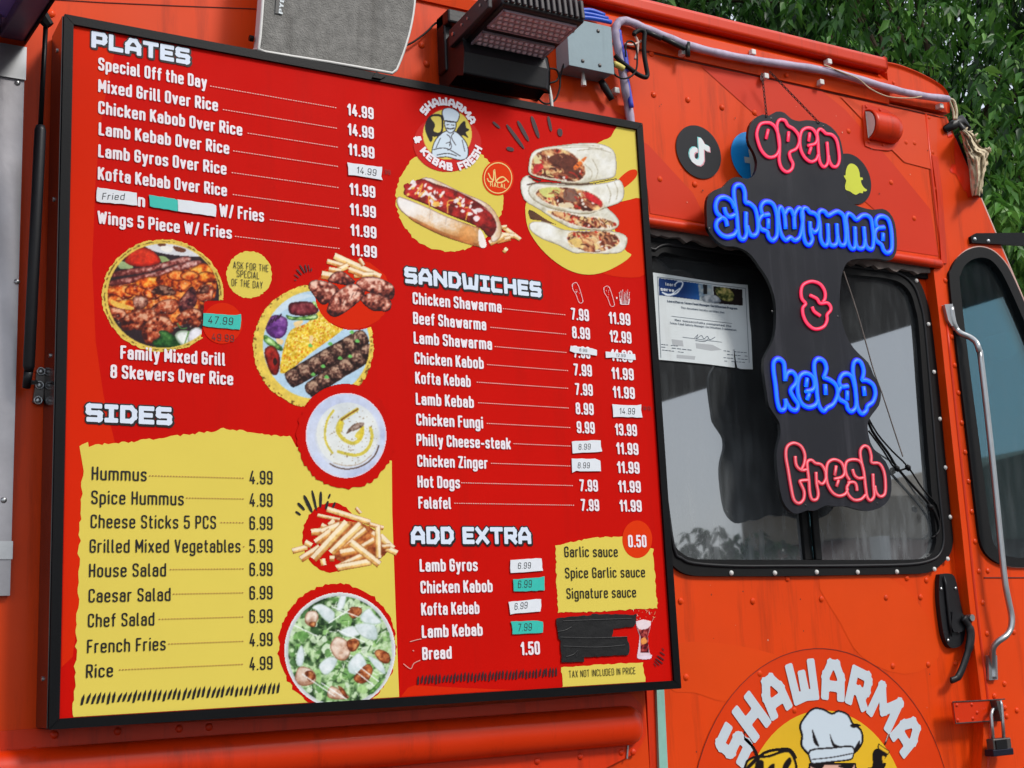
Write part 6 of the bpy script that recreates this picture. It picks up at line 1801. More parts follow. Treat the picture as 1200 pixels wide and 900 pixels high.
SH = [[(305, 405), (275, 340), (215, 308), (160, 325), (138, 385), (150, 445), (185, 488), (150, 525), (145, 580), (185, 635), (240, 658), (300, 640), (325, 600)], [(215, 400), (228, 450), (262, 482), (310, 462)], [(185, 488), (225, 505), (240, 562)],
      [(405, 440), (405, 560), (410, 630), (385, 680), (350, 665), (335, 600), (325, 480), (310, 380), (298, 280), (305, 220), (340, 200), (375, 215), (395, 270), (400, 350), (440, 365), (485, 410), (505, 490), (510, 590), (490, 640), (455, 645), (430, 610), (415, 560)],
      [(610, 460), (555, 465), (535, 400), (560, 355), (610, 350), (650, 380), (675, 460), (680, 560), (675, 650), (640, 690), (605, 660), (590, 610), (540, 590), (515, 540), (530, 490), (560, 462)], [(600, 500), (600, 582)]]
W_ = [[(920.5, 268), (919, 252), (915, 243), (912, 247), (912.3, 260), (915, 274), (920.5, 281.5), (926, 278.5), (931.5, 282), (937, 277.5), (940, 264), (940.5, 250), (937, 244), (933, 247), (930.5, 254), (931, 268)], [(919, 252), (922.5, 246), (927, 246), (930.5, 254)]]
SH += [cb(l, (0, 0, 1), K2) for l in W_]
R3 = [[(155, 490), (160, 590), (178, 660), (150, 712), (112, 690), (92, 610), (85, 500), (75, 410), (95, 362), (130, 368), (155, 400), (205, 415), (238, 470), (230, 560), (195, 592), (165, 560)],
      [(325, 510), (330, 640), (315, 715), (280, 705), (255, 640), (250, 520), (235, 420), (260, 385), (300, 395), (330, 430), (390, 400), (430, 395), (475, 430), (490, 500), (500, 620), (490, 705), (455, 715), (432, 680), (418, 620), (412, 510)], [(330, 640), (345, 700), (378, 720), (410, 700), (420, 630)],
      [(585, 540), (590, 670), (580, 745), (545, 740), (520, 670), (510, 550), (500, 460), (520, 415), (560, 430), (600, 470), (650, 435), (700, 430), (740, 465), (755, 540), (765, 650), (755, 742), (720, 750), (690, 710), (680, 640), (672, 540)], [(590, 670), (605, 730), (640, 750), (672, 730), (682, 660)],
      [(870, 545), (805, 545), (785, 490), (810, 445), (860, 440), (905, 470), (930, 550), (940, 660), (935, 760), (895, 790), (860, 760), (840, 710), (790, 670), (775, 610), (790, 565), (820, 545)], [(855, 600), (855, 670)]]
SH += [cb(l, K3, K2) for l in R3]
neon('neon_word', SH, K2, M_NBLUE, M_NBLUE2, 'blue glowing word shawrmma', rg=0.0076, rc=0.0042, fl_=0.55)
neon('neon_word', [[(740, 440), (765, 400), (765, 320), (720, 240), (650, 203), (580, 203), (510, 240), (485, 310), (495, 400), (540, 460), (505, 510), (510, 590), (550, 680), (620, 745), (690, 755), (760, 720), (790, 650), (790, 590), (830, 540), (830, 490), (790, 450), (710, 455), (670, 400), (590, 360)], [(615, 495), (640, 550), (710, 600)]], (890, 310, 10), M_NPINK, M_NPINK2, 'pink glowing ampersand')
KE = [[(240, 370), (235, 280), (225, 200), (180, 165), (135, 190), (130, 270), (150, 420), (165, 560), (190, 640), (230, 640), (245, 590), (240, 540)], [(240, 360), (260, 300), (310, 290), (345, 340), (335, 400), (290, 460), (320, 530), (360, 590), (345, 645), (300, 640), (265, 600), (245, 560)],
      [(430, 470), (490, 460), (515, 410), (495, 330), (430, 300), (375, 330), (355, 420), (365, 520), (400, 590), (460, 620), (520, 600), (545, 550)], [(445, 345), (435, 425)], [(465, 490), (445, 545)],
      [(600, 340), (625, 260), (605, 190), (555, 165), (515, 195), (512, 280), (530, 400), (540, 520), (560, 610), (600, 655), (635, 625), (690, 590), (730, 500), (720, 420), (670, 370), (600, 340)], [(615, 405), (620, 500)],
      [(830, 420), (770, 425), (745, 380), (770, 320), (820, 305), (865, 335), (890, 420), (905, 520), (900, 620), (860, 660), (825, 630), (810, 580), (750, 545), (730, 490), (760, 430)], [(820, 465), (820, 550)],
      [(960, 365), (975, 280), (950, 200), (910, 180), (880, 210), (875, 300), (895, 420), (905, 540), (920, 630), (960, 680), (1000, 650), (1010, 610), (1060, 570), (1085, 490), (1065, 410), (1010, 370), (960, 365)], [(975, 425), (985, 510)]]
neon('neon_word', KE, (890, 400, 8), M_NBLUE, M_NBLUE2, 'blue glowing word kebab', rg=0.0076, rc=0.0042, fl_=0.55)
FR = [[(365, 382), (392, 320), (395, 240), (360, 170), (295, 145), (240, 180), (230, 260), (250, 380), (275, 530), (300, 640), (345, 675), (385, 640), (390, 570), (360, 500), (357, 478), (428, 470)], [(312, 260), (322, 340), (365, 382), (415, 378)],
      [(495, 400), (500, 500), (515, 590), (500, 640), (460, 640), (440, 580), (432, 470), (420, 370), (420, 310), (455, 295), (490, 322), (540, 335), (575, 390), (580, 460), (550, 505), (510, 480)],
      [(655, 460), (720, 445), (745, 400), (720, 320), (655, 290), (600, 320), (585, 400), (595, 500), (640, 580), (700, 610), (755, 590), (772, 545)], [(672, 345), (660, 428)], [(692, 470), (677, 525)],
      [(905, 345), (875, 300), (815, 290), (765, 310), (752, 370), (765, 430), (790, 470)], [(790, 490), (765, 540), (780, 600), (830, 645), (890, 640), (930, 600)], [(815, 375), (835, 430), (870, 455), (912, 450)], [(775, 492), (830, 490), (850, 520), (855, 565)],
      [(995, 415), (1000, 520), (1005, 610), (975, 650), (945, 620), (930, 530), (915, 400), (890, 290), (885, 210), (920, 170), (960, 190), (980, 260), (985, 317), (1050, 325), (1090, 390), (1105, 490), (1100, 590), (1060, 615), (1025, 580), (1012, 520)]]
neon('neon_word', FR, (890, 500, 7.5), M_NPALE, M_NPALE2, 'dim pink word fresh', rg=0.0042, rc=0.0020)
m = MB()
for x, y in [(904, 139), (965, 148), (944, 592), (1028, 590), (1042, 300), (832, 268), (930, 590), (905, 365), (982, 371)]:
    m.dome(at(x, y, YN), 0.003, 0.3)
build_each(m, 'mounting_screw', M_ACRYLEDGE, sign)
# chains
def chain(name, a, b, label):
    m = MB()
    d = b - a; L = np.linalg.norm(d); n = max(2, int(L / 0.0105))
    for i in range(n):
        p, q = a + d * (i + .02) / n, a + d * (i + .98) / n
        u_ = (q - p) / np.linalg.norm(q - p)
        side = np.cross(u_, np.array([0, 1.0, 0])) if i % 2 == 0 else np.array([0, 1.0, 0])
        side = side / np.linalg.norm(side) * 0.0026
        c_ = (p + q) / 2; h_ = (q - p) * 0.62
        ring_ = [c_ + h_ * math.cos(t_) + side * math.sin(t_) for t_ in np.linspace(0, 2 * math.pi, 9)[:-1]]
        m.tube(ring_, 0.0011, 5, closed=True)
    o = m.build(name, M_CHAIN); tag(o, label, 'chain', 'chains holding the neon sign')
chain('hanging_chain', at(893, 86, 0.058), at(898.5, 137, YN - 0.002), 'near vertical thin chain at the upper corner of the neon sign')
chain('hanging_chain', at(902, 84, 0.058), at(960, 144, YN - 0.002), 'slanting thin chain running to the right top of the neon sign')
# power cord of the sign, and the thin white wire
m = MB()
for q, r_ in (([(1016, 488), (1022, 505), (1040, 530), (1052, 549), (1075, 575), (1090, 592), (1098, 606), (1101, 620), (1096, 628)], .0034), ([(1015, 485), (1028, 508), (1045, 528), (1064, 547), (1082, 574), (1098, 592), (1102, 612), (1099, 625), (1092, 630)], .0022), ([(1018, 505), (1035, 528), (1050, 550), (1064, 548)], .0024)):
    m.tube([at(x, y, YD - 0.012 - .03 * max(0, 1 - i / 8)) for i, (x, y) in enumerate(smooth_line(q, False, 3))], r_, 7)
for x, y in ((1051, 549), (1064, 548), (1090, 594)):
    m.tube([at(x - 2, y - 3, YD - .022), at(x, y, YD - .022), at(x + 2, y + 3, YD - .022)], [.004, .008, .004], 8)
tag(m.build('power_cord', M_RUBBER, None, smooth=True), 'twisted black power cord running down from the neon sign across the window glass', 'cord')
m = MB(); m.tube([at(x, y, YN + 0.02 + .04 * i / 18) for i, (x, y) in enumerate(smooth_line([(988.5, 318), (1000, 352), (1012, 392), (1024, 435), (1034, 462), (1048, 505), (1058, 535)], False, 3))], .0016, 6)
tag(m.build('thin_wire', M_GREYTRIM, None), 'thin pale wire slanting from the neon sign down over the window', 'wire')

# ================================================================== CERTIFICATE
YC = YG - 0.003
cert = thing('paper_certificate', (at(826, 428, YC)[0], YC, at(826, 428, YC)[2]), 'creased white certificate with a blue banner behind the door window glass', 'certificate')
sheet = [(764.5, 319.3), (790, 323), (840, 331), (876, 334), (877.5, 360), (878, 372), (880, 390), (882, 433), (868, 432.5), (864, 431), (862.5, 424), (860, 409), (859.5, 410), (861, 431), (830, 427), (800, 424), (771, 421.5), (768, 370)]
m = MB(); m.prism(uv(sheet, YC), YC - 0.0006, YC); m.build('paper_sheet', M_PAPER, cert)
y2 = YC - 0.0012
m = MB()
cq = lambda l: uv(crop(600, 225, 4, l), y2)
for a_, b_, w_ in (((682, 398), (1094, 452), 1.0), ((1094, 452), (1112, 800), 1.0), ((682, 398), (698, 775), 1.0)):
    ribbon(m, crop(600, 225, 4, [a_, b_]), w_, 0, y2)
m.build('printed_border', mat('certificate_grey_ink', (120, 130, 140), rough=.7), cert)
cv = Canvas(768, 322, 876, 362, (600, 225, 4), 2.0)
cv.put(cv.inside(crop(600, 225, 4, [(686, 402), (880, 428), (884, 508), (690, 484)]), True), cv.ramp(np.clip((cv.X - 800) / 22, 0, .99), [(20, 52, 108), (34, 96, 168)]))
cv.put(cv.inside(crop(600, 225, 4, [(872, 427), (905, 432), (940, 436), (944, 516), (880, 508)]), True), cv.ramp(vnoise(cv.X, cv.Y, 5, 3), [(60, 100, 150), (170, 184, 190), (210, 206, 196)]))
cv.fill([(895, 432), (915, 434), (915, 480), (898, 478)], (40, 40, 44), 1, 0)
cv.put(cv.inside(crop(600, 225, 4, [(942, 440), (1080, 456), (1084, 534), (948, 522)]), True), (34, 26, 26))
cv.chunk([(955, 450), (1010, 450), (1040, 480), (1030, 512), (985, 505), (960, 480)], [(50, 60, 30), (130, 130, 70), (196, 176, 110)], 3, 4, None, con=2.2)
cv.chunk([(890, 490), (940, 480), (975, 500), (970, 520), (900, 515)], [(110, 120, 130), (206, 210, 214)], 4, 5)
cv.line([(705, 470), (730, 484), (770, 475), (795, 445), (800, 424), (780, 420), (765, 432)], 1.6, (226, 232, 240)); cv.line([(712, 474), (745, 480), (785, 452)], 1.4, (226, 232, 240))
cv.build('certificate_banner', 0, 'blue banner with a small food photograph', Y=y2, parent=cert)
m = MB()
def ctext(t, xl, yl, xr, yr, cap, st='medium'):
    a, b = at(xl, yl, y2), at(xr, yr, y2)
    pl, W = text_polys(t, st)
    k_ = (b[0] - a[0]) / W; s_ = (b[2] - a[2]) / (b[0] - a[0]); cc = cap * 0.0018
    for q in pl:
        m.add([(a[0] + x * k_, y2 - .0004, a[2] + x * k_ * s_ + y * cc) for x, y in q], [tuple(range(len(q)))])
ctext('Learn2Serve Texas Food Manager Certification Program', 782, 354, 864, 363, 3.0, 'bold')
ctext('This document hereby certifies that', 798, 361.5, 849, 367.5, 2.8)
ctext('Has successfully completed the', 791, 376, 857, 383.5, 2.8); ctext('Texas Food Safety Manager Certification Examination', 785, 379.5, 863, 388, 2.8)
for i, (xl, yl, xr, yr) in enumerate([(775, 403.5, 795, 405.5), (775, 406.5, 818, 411), (776, 410, 802, 413), (848, 411, 876, 413.5), (848, 415, 877, 417.5), (848, 419, 877, 421.5), (849, 423, 878, 425)]):
    for j in range(7):
        if (i * 7 + j) % 5 != 3:
            xa, xb = xl + (xr - xl) * j / 7, xl + (xr - xl) * (j + .75) / 7
            ribbon(m, [(xa, yl + (yr - yl) * j / 7), (xb, yl + (yr - yl) * (j + .75) / 7)], .8, 0, y2)
ribbon(m, [(787, 370.5), (858, 379)], .5, 0, y2); ribbon(m, [(800, 395), (846, 401)], .5, 0, y2)
for q in ([(814, 396), (818, 392), (816, 397), (822, 393), (825, 397), (829, 394), (832, 398), (838, 395)], [(815, 399), (826, 400), (830, 397)]):
    ribbon(m, q, .7, 0, y2)
m0 = m; m = MB()
y2 -= .0006
ctext('learn', 780, 334.6, 792, 336, 4.2, 'medium'); ctext('serve', 774, 340.5, 790, 342.5, 4.6, 'bold')
m.build('banner_lettering', mat('banner_white_ink', (226, 232, 240), rough=.7), cert)
y2 += .0006; m = m0
m.build('certificate_text', mat('certificate_ink', (40, 62, 88), rough=.7), cert)
ctq = [[(787, 397.5), (800, 399), (801, 406), (788, 404)], [(815, 402), (835, 404), (846, 410), (833, 411), (816, 408)], [(793, 415.5), (815, 417.5), (814, 421.5), (793, 419.5)]]
m = MB()
for q in ctq:
    m.poly(uv(q, y2 + .0004), y2 + .0004)
m.build('taped_strip', mat('certificate_grey_strip', (176, 180, 184), rough=.7), cert)

# ================================================================== LOUDSPEAKER
YP = 0.004
spk = thing('loudspeaker', (at(385, 70, YP)[0], 0.0, at(385, 76, YP)[2]), 'grey loudspeaker with a curved mesh grille sitting above the menu board', 'loudspeaker')
face = uv(smooth_line([(303.5, 56), (310, 61), (385, 73), (459, 86)], False, 2) + smooth_line([(464, 82), (472, 62), (480, 35), (485, 5), (486.5, -30), (486, -60)], False, 3) + [(470, -75), (400, -85), (318, -92), (312, -60), (308, 0), (305, 40)], YP)
fcx = np.mean([p[0] for p in face])
m = MB()
n = len(face)
back = [(fcx + (p[0] - fcx) * 0.8 - 0.006, YW - 0.002, p[1] + .045) for p in face]
m.add([(p[0], YP, p[1]) for p in face] + [(fcx + (p[0] - fcx) * 1.0, YP + 0.03, p[1] + .013) for p in face] + back,
      [(i, i + n, (i + 1) % n + n, (i + 1) % n)[::-1] for i in range(n)] + [(i + n, i + 2 * n, (i + 1) % n + 2 * n, (i + 1) % n + n)[::-1] for i in range(n)] + [tuple(range(3 * n - 1, 2 * n - 1, -1))])
m.poly(face, YP)
body = m.build('cabinet', M_SPK, spk)
fz = np.mean([p[1] for p in face])
gr = [(fcx + (p[0] - fcx) * 0.985, fz + (p[1] - fz) * 0.985) for p in face]
m = MB(); m.prism(gr, YP - 0.004, YP - 0.0008); m.build('speaker_grille', M_GRILLE, spk, bevel=0.002)
m = MB(); m.tube([(p[0], YP - 0.001, p[1]) for p in [face[i] for i in range(0, n)]], 0.0035, 6, closed=True); m.build('grille_rim', M_WHITE, spk, smooth=True)
m = MB(); yb = YP - 0.0045
m.prism(uv([(324.2, -12), (333.8, -11), (331, 17), (322, 16)], yb), yb - 0.002, yb); bd = m.build('name_badge', M_ACRYLEDGE, spk)
m = MB()
o0 = at(327.2, 17, yb)[[0, 2]]
dv = at(330.2, -10, yb)[[0, 2]] - o0; Ld = np.hypot(*dv); dv = dv / Ld; nv = np.array([dv[1], -dv[0]])
pl, W = text_polys('PYLE'[::-1][::-1], 'bold')
for q in pl:
    vs = [o0 - nv * 0.0058 + dv * ((W - 0) * 0 + x / W * Ld * .9 + .002) + nv * (1 - y) * 0.0082 for x, y in q]
    vs = [o0 + nv * 0.0015 - nv * 0 + dv * (x / W * Ld * .92 + .001) + np.array([-nv[0], -nv[1]]) * (y * 0.0085 - .0045) for x, y in q]
    m.add([(p[0], yb - .0026, p[1]) for p in vs], [tuple(range(len(q)))])
m.build('badge_lettering', M_PAPER, bd)
m = MB()
c_ = at(294.5, 45, 0.03)
m.tube([c_ + np.array([-.004, 0, 0]), c_ + np.array([.004, 0, 0])], .006, 10)
m.prism(uv([(440, 85), (452, 89.5), (446, 93), (436, 91)], -0.001), -0.004, 0.004)
m.build('mounting_clip', M_BLACKMET, spk)

# ================================================================== FLOODLIGHT
fl = thing('flood_light', (at(590, 80, 0.05)[0], 0.05, at(580, 100, 0.05)[2]), 'black LED flood light with two honeycomb lens strips jutting from the truck', 'flood light')
# local frame of the lens face: e1 along the truck, e2 from the wall edge to the outer edge
Yi, Yo = 0.02, -0.17
Ai, Bi = at(541, 57, Yi), at(634, 79, Yi)
Ao, Bo = at(587, 3, Yo), at(683, 26, Yo)
e2 = ((Ao - Ai) + (Bo - Bi)) / 2
O_ = Ai; E1 = Bi - Ai; E2 = Ao - Ai
E1 = np.array([E1[0], 0, 0]); O_ = np.array([Ai[0], Yi, (Ai[2] + Bi[2]) / 2]); E2 = np.array([((Ao - Ai)[0] + (Bo - Bi)[0]) / 2 * 0 , Yo - Yi, (Ao[2] + Bo[2]) / 2 - O_[2]])
E1[0] = (Bi[0] - Ai[0] + Bo[0] - Ao[0]) / 2
O_[0] = (Ai[0] + Ao[0]) / 2
NU = np.cross(E1, E2); NU = NU / np.linalg.norm(NU)
if NU[2] < 0:
    NU = -NU
def FP(a, b, h):
    return O_ + E1 * a + E2 * b + NU * h
m = MB()
m.hexa([FP(0, -0.05, 0), FP(1, -0.05, 0), FP(1, 1, 0), FP(0, 1, 0), FP(0, -0.05, .05), FP(1, -0.05, .05), FP(1, 1.0, .032), FP(0, 1.0, .032)])
m.build('lamp_housing', M_PLASTIC, fl, bevel=0.006)
m = MB()
for i in range(14):
    a = (i + .15) / 14
    m.hexa([FP(a, .80, .01), FP(a + .042, .80, .01), FP(a + .042, 1.035, .004), FP(a, 1.035, .004), FP(a, .80, .062), FP(a + .042, .80, .062), FP(a + .042, 1.03, .046), FP(a, 1.03, .046)])
m.build('cooling_fins', M_PLASTIC2, fl, bevel=0.002)
M_LENS = mat('lens_plastic', (168, 146, 156), rough=0.28, spec=0.6, vary=0.1, scale=40)
M_LENS2 = mat('lens_dome_plastic', (214, 190, 200), rough=0.2, spec=0.7, vary=0.1, scale=40)
for b0, b1 in ((0.08, 0.45), (0.54, 0.91)):
    m = MB()
    m.hexa([FP(.05, b0, -.002), FP(.95, b0, -.002), FP(.95, b1, -.002), FP(.05, b1, -.002), FP(.05, b0, .002), FP(.95, b0, .002), FP(.95, b1, .002), FP(.05, b1, .002)])
    for e in ((.05, b0, .95, b0 + .02), (.05, b1 - .02, .95, b1), (.05, b0, .07, b1), (.93, b0, .95, b1)):
        m.hexa([FP(e[0], e[1], -.005), FP(e[2], e[1], -.005), FP(e[2], e[3], -.005), FP(e[0], e[3], -.005), FP(e[0], e[1], -.002), FP(e[2], e[1], -.002), FP(e[2], e[3], -.002), FP(e[0], e[3], -.002)])
    lens = m.build('lens_strip', M_LENS, fl)
    m = MB()
    for r_ in range(4):
        nn_ = 12
        for i in range(nn_):
            a = .09 + .82 * (i + (.5 if r_ % 2 else .0)) / (nn_ - .3); b = b0 + (b1 - b0) * (.16 + .68 * r_ / 3)
            if a > .93:
                continue
            R_ = np.linalg.norm(E1) * .030
            u_, v_ = E1 / np.linalg.norm(E1), E2 / np.linalg.norm(E2)
            rings = []
            for rr2, hh in ((1, 0), (.8, .45), (.45, .8)):
                rings.append([FP(a, b, -.003) + (u_ * math.cos(t_) + v_ * math.sin(t_)) * R_ * rr2 - NU * R_ * .75 * hh for t_ in np.linspace(0, 2 * math.pi, 9)[:-1]])
            k_ = [p for rg_ in rings for p in rg_]
            m.add(k_, [(j * 8 + q, j * 8 + (q + 1) % 8, (j + 1) * 8 + (q + 1) % 8, (j + 1) * 8 + q) for j in range(2) for q in range(8)] + [tuple(range(16, 24))])
    m.build('lens_domes', M_LENS2, lens, smooth=True)
# driver box by the wall
x0, x1 = at(533, 80, .02)[0], at(636, 100, .02)[0]
zt2 = FP(0, 0, 0)[2] + 0.006; zb3 = at(575, 98, .02)[2]
m = MB()
pr_ = [(-.012, zt2), (-.020, zt2 - .03), (-.012, zt2 - .075), (.012, zb3 + .004), (.05, zb3 - .004), (.088, zb3 + .014), (.088, zt2 + .02), (.02, zt2 + .03)]
n = len(pr_)
m.add([(x, y, z) for x in (x0, x1 - .012, x1) for y, z in [(p[0] if x < x1 - .001 else .03 + (p[0] - .03) * .8, p[1]) for p in pr_]],
      [(i, i + n, (i + 1) % n + n, (i + 1) % n)[::-1] for i in range(n)] + [(i + n, i + 2 * n, (i + 1) % n + 2 * n, (i + 1) % n + n)[::-1] for i in range(n)] + [tuple(range(n)), tuple(range(3 * n - 1, 2 * n - 1, -1))])
m.build('driver_box', M_PLASTIC, fl, bevel=0.004)
# bracket: slotted arm along the side, plate on the wall
xa_ = x0 - 0.004
pa_, pb_ = atX(529, 47, xa_), atX(575, -1, xa_)
m = MB()
up = np.array([0, .018, .022])
d = pb_ - pa_
m.hexa([pa_ + (-.006, 0, -.018), pa_ + (.004, 0, -.018), pb_ + (.004, 0, -.018), pb_ + (-.006, 0, -.018), pa_ + (-.006, 0, .02), pa_ + (.004, 0, .02), pb_ + (.004, 0, .02), pb_ + (-.006, 0, .02)])
m.build('bracket_arm', M_PLASTIC2, fl, bevel=0.002)
m = MB()
for t_ in (.12, .35, .5, .82, .96):
    p = pa_ + d * t_ + np.array([-.0065, 0, .002])
    m.tube([p, p + np.array([-.002, 0, 0])], .0042 if t_ in (.12, .96) else .003, 8)
build_each(m, 'bracket_bolt', M_ALU, fl)
m = MB()
q0, q1 = at(520, 14, .05), at(534, 84, .05)
m.box((q0[0], .052, q1[2]), (q0[0] + .022, .088, q0[2]))
m.box((q0[0], .030, q0[2] - .03), (q0[0] + .05, .088, q0[2]))
m.build('bracket_plate', M_PLASTIC, fl, bevel=0.004)

# ================================================================== ELECTRICAL BOX, CONDUIT, CORDS
YX = 0.048
a, b = at(666.7, 76, YX), at(718, 87.3, YX)
t1, t2 = at(660, 22, YX), at(716.5, 32.5, YX)
ebx = thing('electrical_box', ((a[0] + b[0]) / 2, .08, a[2]), 'pale grey metal junction box between the flood light and the pipe', 'electrical box')
m = MB(); m.box((a[0], YX, (a[2] + b[2]) / 2), (b[0], YW - .0005, (t1[2] + t2[2]) / 2)); m.build('box_body', M_BOXGREY, ebx, bevel=0.002)
m = MB(); m.box((a[0] - .002, YX - .004, (a[2] + b[2]) / 2 - .002), (b[0] + .002, YX - .0005, (t1[2] + t2[2]) / 2 + .002)); m.build('box_cover', M_BOXGREY, ebx, bevel=0.001)
m = MB(); rivets(m, crop(640, 20, 7.5, [(457, 122), (472, 424), (322, 385), (235, 120)]), YX - .0045, .0046); build_each(m, 'cover_screw', M_DKSTEEL, ebx, smooth=True)
m = MB()
p = at(683, 84, .07); m.tube([p, p - np.array([0, 0, .022])], [.003, .005], 8)
m.tube([p - np.array([0, 0, .022]), p - np.array([0, 0, .034])], [.006, .006], 8)
m.build('cable_tip', M_WHITE, ebx)
m = MB(); m.tube([at(x, y, .078) for x, y in [(704, 94), (708, 101), (714, 111), (717, 117)]], [.007, .009, .008, .007], 10); m.build('cable_gland', M_PLASTIC, ebx, smooth=True)

YQ = 0.074
pipe_px = smooth_line([(744, 205), (741.5, 160), (738, 135), (733, 105), (728, 75), (723.5, 52), (721.5, 38), (723, 29), (729, 24.5), (739, 26), (755, 33), (780, 43), (806, 53), (840, 62), (875, 69), (915, 75), (950, 80), (985, 87), (1020, 97), (1055, 107), (1085, 113), (1111, 116)], False, 4)
m = MB()
rp = [0.0098 + .0006 * math.sin(i * 1.7) for i in range(len(pipe_px))]
m.tube([at(x, y, YQ if y < 120 else YQ + .012) for x, y in pipe_px], rp, 12)
pipe = m.build('wiring_conduit', M_PIPE, None, smooth=True); tag(pipe, 'taped lavender wiring conduit bending along the top edge of the truck', 'conduit')
m = MB()
seg = [p for p in pipe_px if 40 < p[1] < 130 and p[0] < 738]
m.tube([at(x + 1.3, y, YQ - .004) for x, y in smooth_line([(729, 60), (731, 72), (733, 84)], False, 3)], .0085, 8)
m.tube([at(x + 1.0, y, YQ - .004) for x, y in smooth_line([(733, 92), (736, 108), (739, 126)], False, 3)], .0058, 8)
m.tube([at(x + 1.0, y, YQ - .004) for x, y in smooth_line([(724, 36), (726, 50), (728, 62)], False, 3)], .0060, 8)
build_each(m, 'pipe_tape', M_BLUETAPE, pipe, smooth=True)
m = MB()
for x, y, dy in ((800, 62, 6), (882, 62, -5), (971, 73, -4), (962, 97, 6), (722, 107, 0), (897, 90, 7), (1102, 125, 5)):
    q = at(x, y, YQ + .01)
    m.box(q + np.array([-.007, -.006, -.006]), q + np.array([.007, .012, .008]))
build_each(m, 'pipe_clip', M_WHITE, pipe, bevel=0.002)
m = MB()
for x0_, y0_, x1_, y1_ in ((757, 33, 775, 41), (776, 40, 802, 53), (806, 46, 806, 62)):
    m.tube([at(x0_, y0_ + 4, YQ - .006), at(x1_, y1_ + 4, YQ - .006)], .0060, 7)
build_each(m, 'pipe_wrap', M_TAPE, pipe, smooth=True)
m = MB()
m.tube([at(x, y, YQ - .012) for x, y in smooth_line([(966, 76), (985, 84), (1005, 92), (1020, 104), (1040, 113), (1065, 115), (1080, 113)], False, 4)], .0018, 6)
m.tube([at(x, y, YQ) for x, y in smooth_line([(1108, 115), (1116, 117), (1119, 122), (1121, 132), (1120, 140)], False, 4)], .004, 7)
m.tube([at(x, y, YQ) for x, y in smooth_line([(1112, 116), (1114, 122), (1117, 130), (1118, 140)], False, 4)], .003, 7)
tag(m.build('frayed_cable', M_RAG, None, smooth=True), 'loose pale cable end leaving the conduit at the front corner of the truck', 'cable')
# loop of black cable hanging from the conduit
def cord(name, lines, r_, m_, label, yy=0.06):
    m = MB()
    for q in lines:
        m.tube([at(x, y, yy) for x, y in smooth_line(q, False, 4)], r_, 8)
    return tag(m.build(name, m_, None, smooth=True), label, 'cable')
cord('cable_loop', [crop(640, 20, 7.5, l) for l in ([(770, 155), (790, 130), (830, 115), (865, 140), (860, 220), (862, 330), (880, 440), (890, 505), (870, 530), (800, 500), (720, 440), (650, 385), (605, 335)],)], .0055, M_RUBBER, 'thick black cable hanging in an angular loop from the conduit')
cord('cable_loop', [crop(640, 20, 7.5, l) for l in ([(700, 350), (698, 260), (715, 215), (755, 215), (790, 260), (800, 350), (795, 450), (760, 510), (700, 540), (640, 530), (595, 490), (590, 400)],)], .0022, M_RUBBER, 'thin black cable looped round the upright part of the conduit', .052)
cord('cable_end', [crop(640, 20, 7.5, l) for l in ([(595, 410), (630, 425), (680, 455)],)], .007, mat('yellow_plug', (206, 190, 96), rough=.5), 'short yellow cable connector against the conduit', .056)
cord('cable_end', [crop(640, 20, 7.5, l) for l in ([(765, 145), (795, 190), (808, 240), (800, 310), (780, 370)], [(690, 235), (750, 245), (800, 230), (835, 210)])], .003, mat('pink_white_wire', (216, 180, 168), rough=.5), 'bare pinkish wire behind the black cable loop', .07)
cord('lamp_cable', [crop(500, 0, 6, l) for l in ([(815, 495), (860, 482), (910, 490), (930, 530), (910, 570), (860, 585)], [(990, 420), (960, 460), (940, 540), (935, 620), (905, 700), (850, 730), (800, 710), (760, 650)])], .0022, M_RUBBER, 'thin black wire curling between the flood light and the junction box', .07)
cord('lamp_cable', [crop(500, 0, 6, l) for l in ([(835, 540), (855, 600), (872, 680), (880, 760)],)], .0042, M_WHITE, 'white cable dropping from the flood light behind the menu board', .07)
cord('speaker_wire', [crop(300, 0, 4, l) for l in ([(700, 215), (740, 195), (800, 150), (840, 110), (880, 95)],)], .0022, M_RUBBER, 'thin black wire between the loudspeaker and the flood light', .085)
cord('cable_bundle', [[(660, 17), (685, 16), (712, 22)], [(664, 20), (690, 21), (716, 26)], [(670, 14), (690, 12), (708, 18)]], .0055, mat('blue_cable', (34, 84, 196), rough=.4, vary=.2), 'bundle of blue cables lying on top of the junction box', .07)

# ================================================================== RAG ON THE PILLAR
m = MB()
rs_ = np.random.RandomState(7)
L_ = crop(1080, 80, 10, [(445, 735), (470, 800), (490, 900), (520, 1000), (545, 1120), (565, 1260), (575, 1400), (590, 1500)])
R_ = crop(1080, 80, 10, [(520, 715), (600, 760), (650, 850), (700, 930), (800, 960), (770, 1080), (740, 1240), (670, 1490)])
Ls, Rs = smooth_line(L_, False, 9), smooth_line(R_, False, 9)
ni, nj = len(Ls), 26
gi, gj = np.meshgrid(np.arange(ni), np.arange(nj), indexing='ij')
fold = vnoise(gi * 0.25 + gj * 1.0, gj * 2.6 - gi * 0.5, 6.5, 61, 3)
front_, back_ = [], []
for i in range(ni):
    for j in range(nj):
        t_ = j / (nj - 1)
        wob = 3.2 * (fold[i, j] - .5) + (2.4 * math.sin(i * .8 + 2) * math.sin(i * .31) if j == nj - 1 else 0)
        x = Ls[i][0] + (Rs[i][0] - Ls[i][0]) * t_ + wob * .7
        y = Ls[i][1] + (Rs[i][1] - Ls[i][1]) * t_ + wob
        dep = math.sin(math.pi * min(1, t_ * 1.05)) * .034 + (fold[i, j] - .5) * .062
        front_.append(at(x, y, YW - .012 - dep)); back_.append(at(x, y, YW + .012 + max(0, dep) * .5))
n_ = ni * nj
fs = []
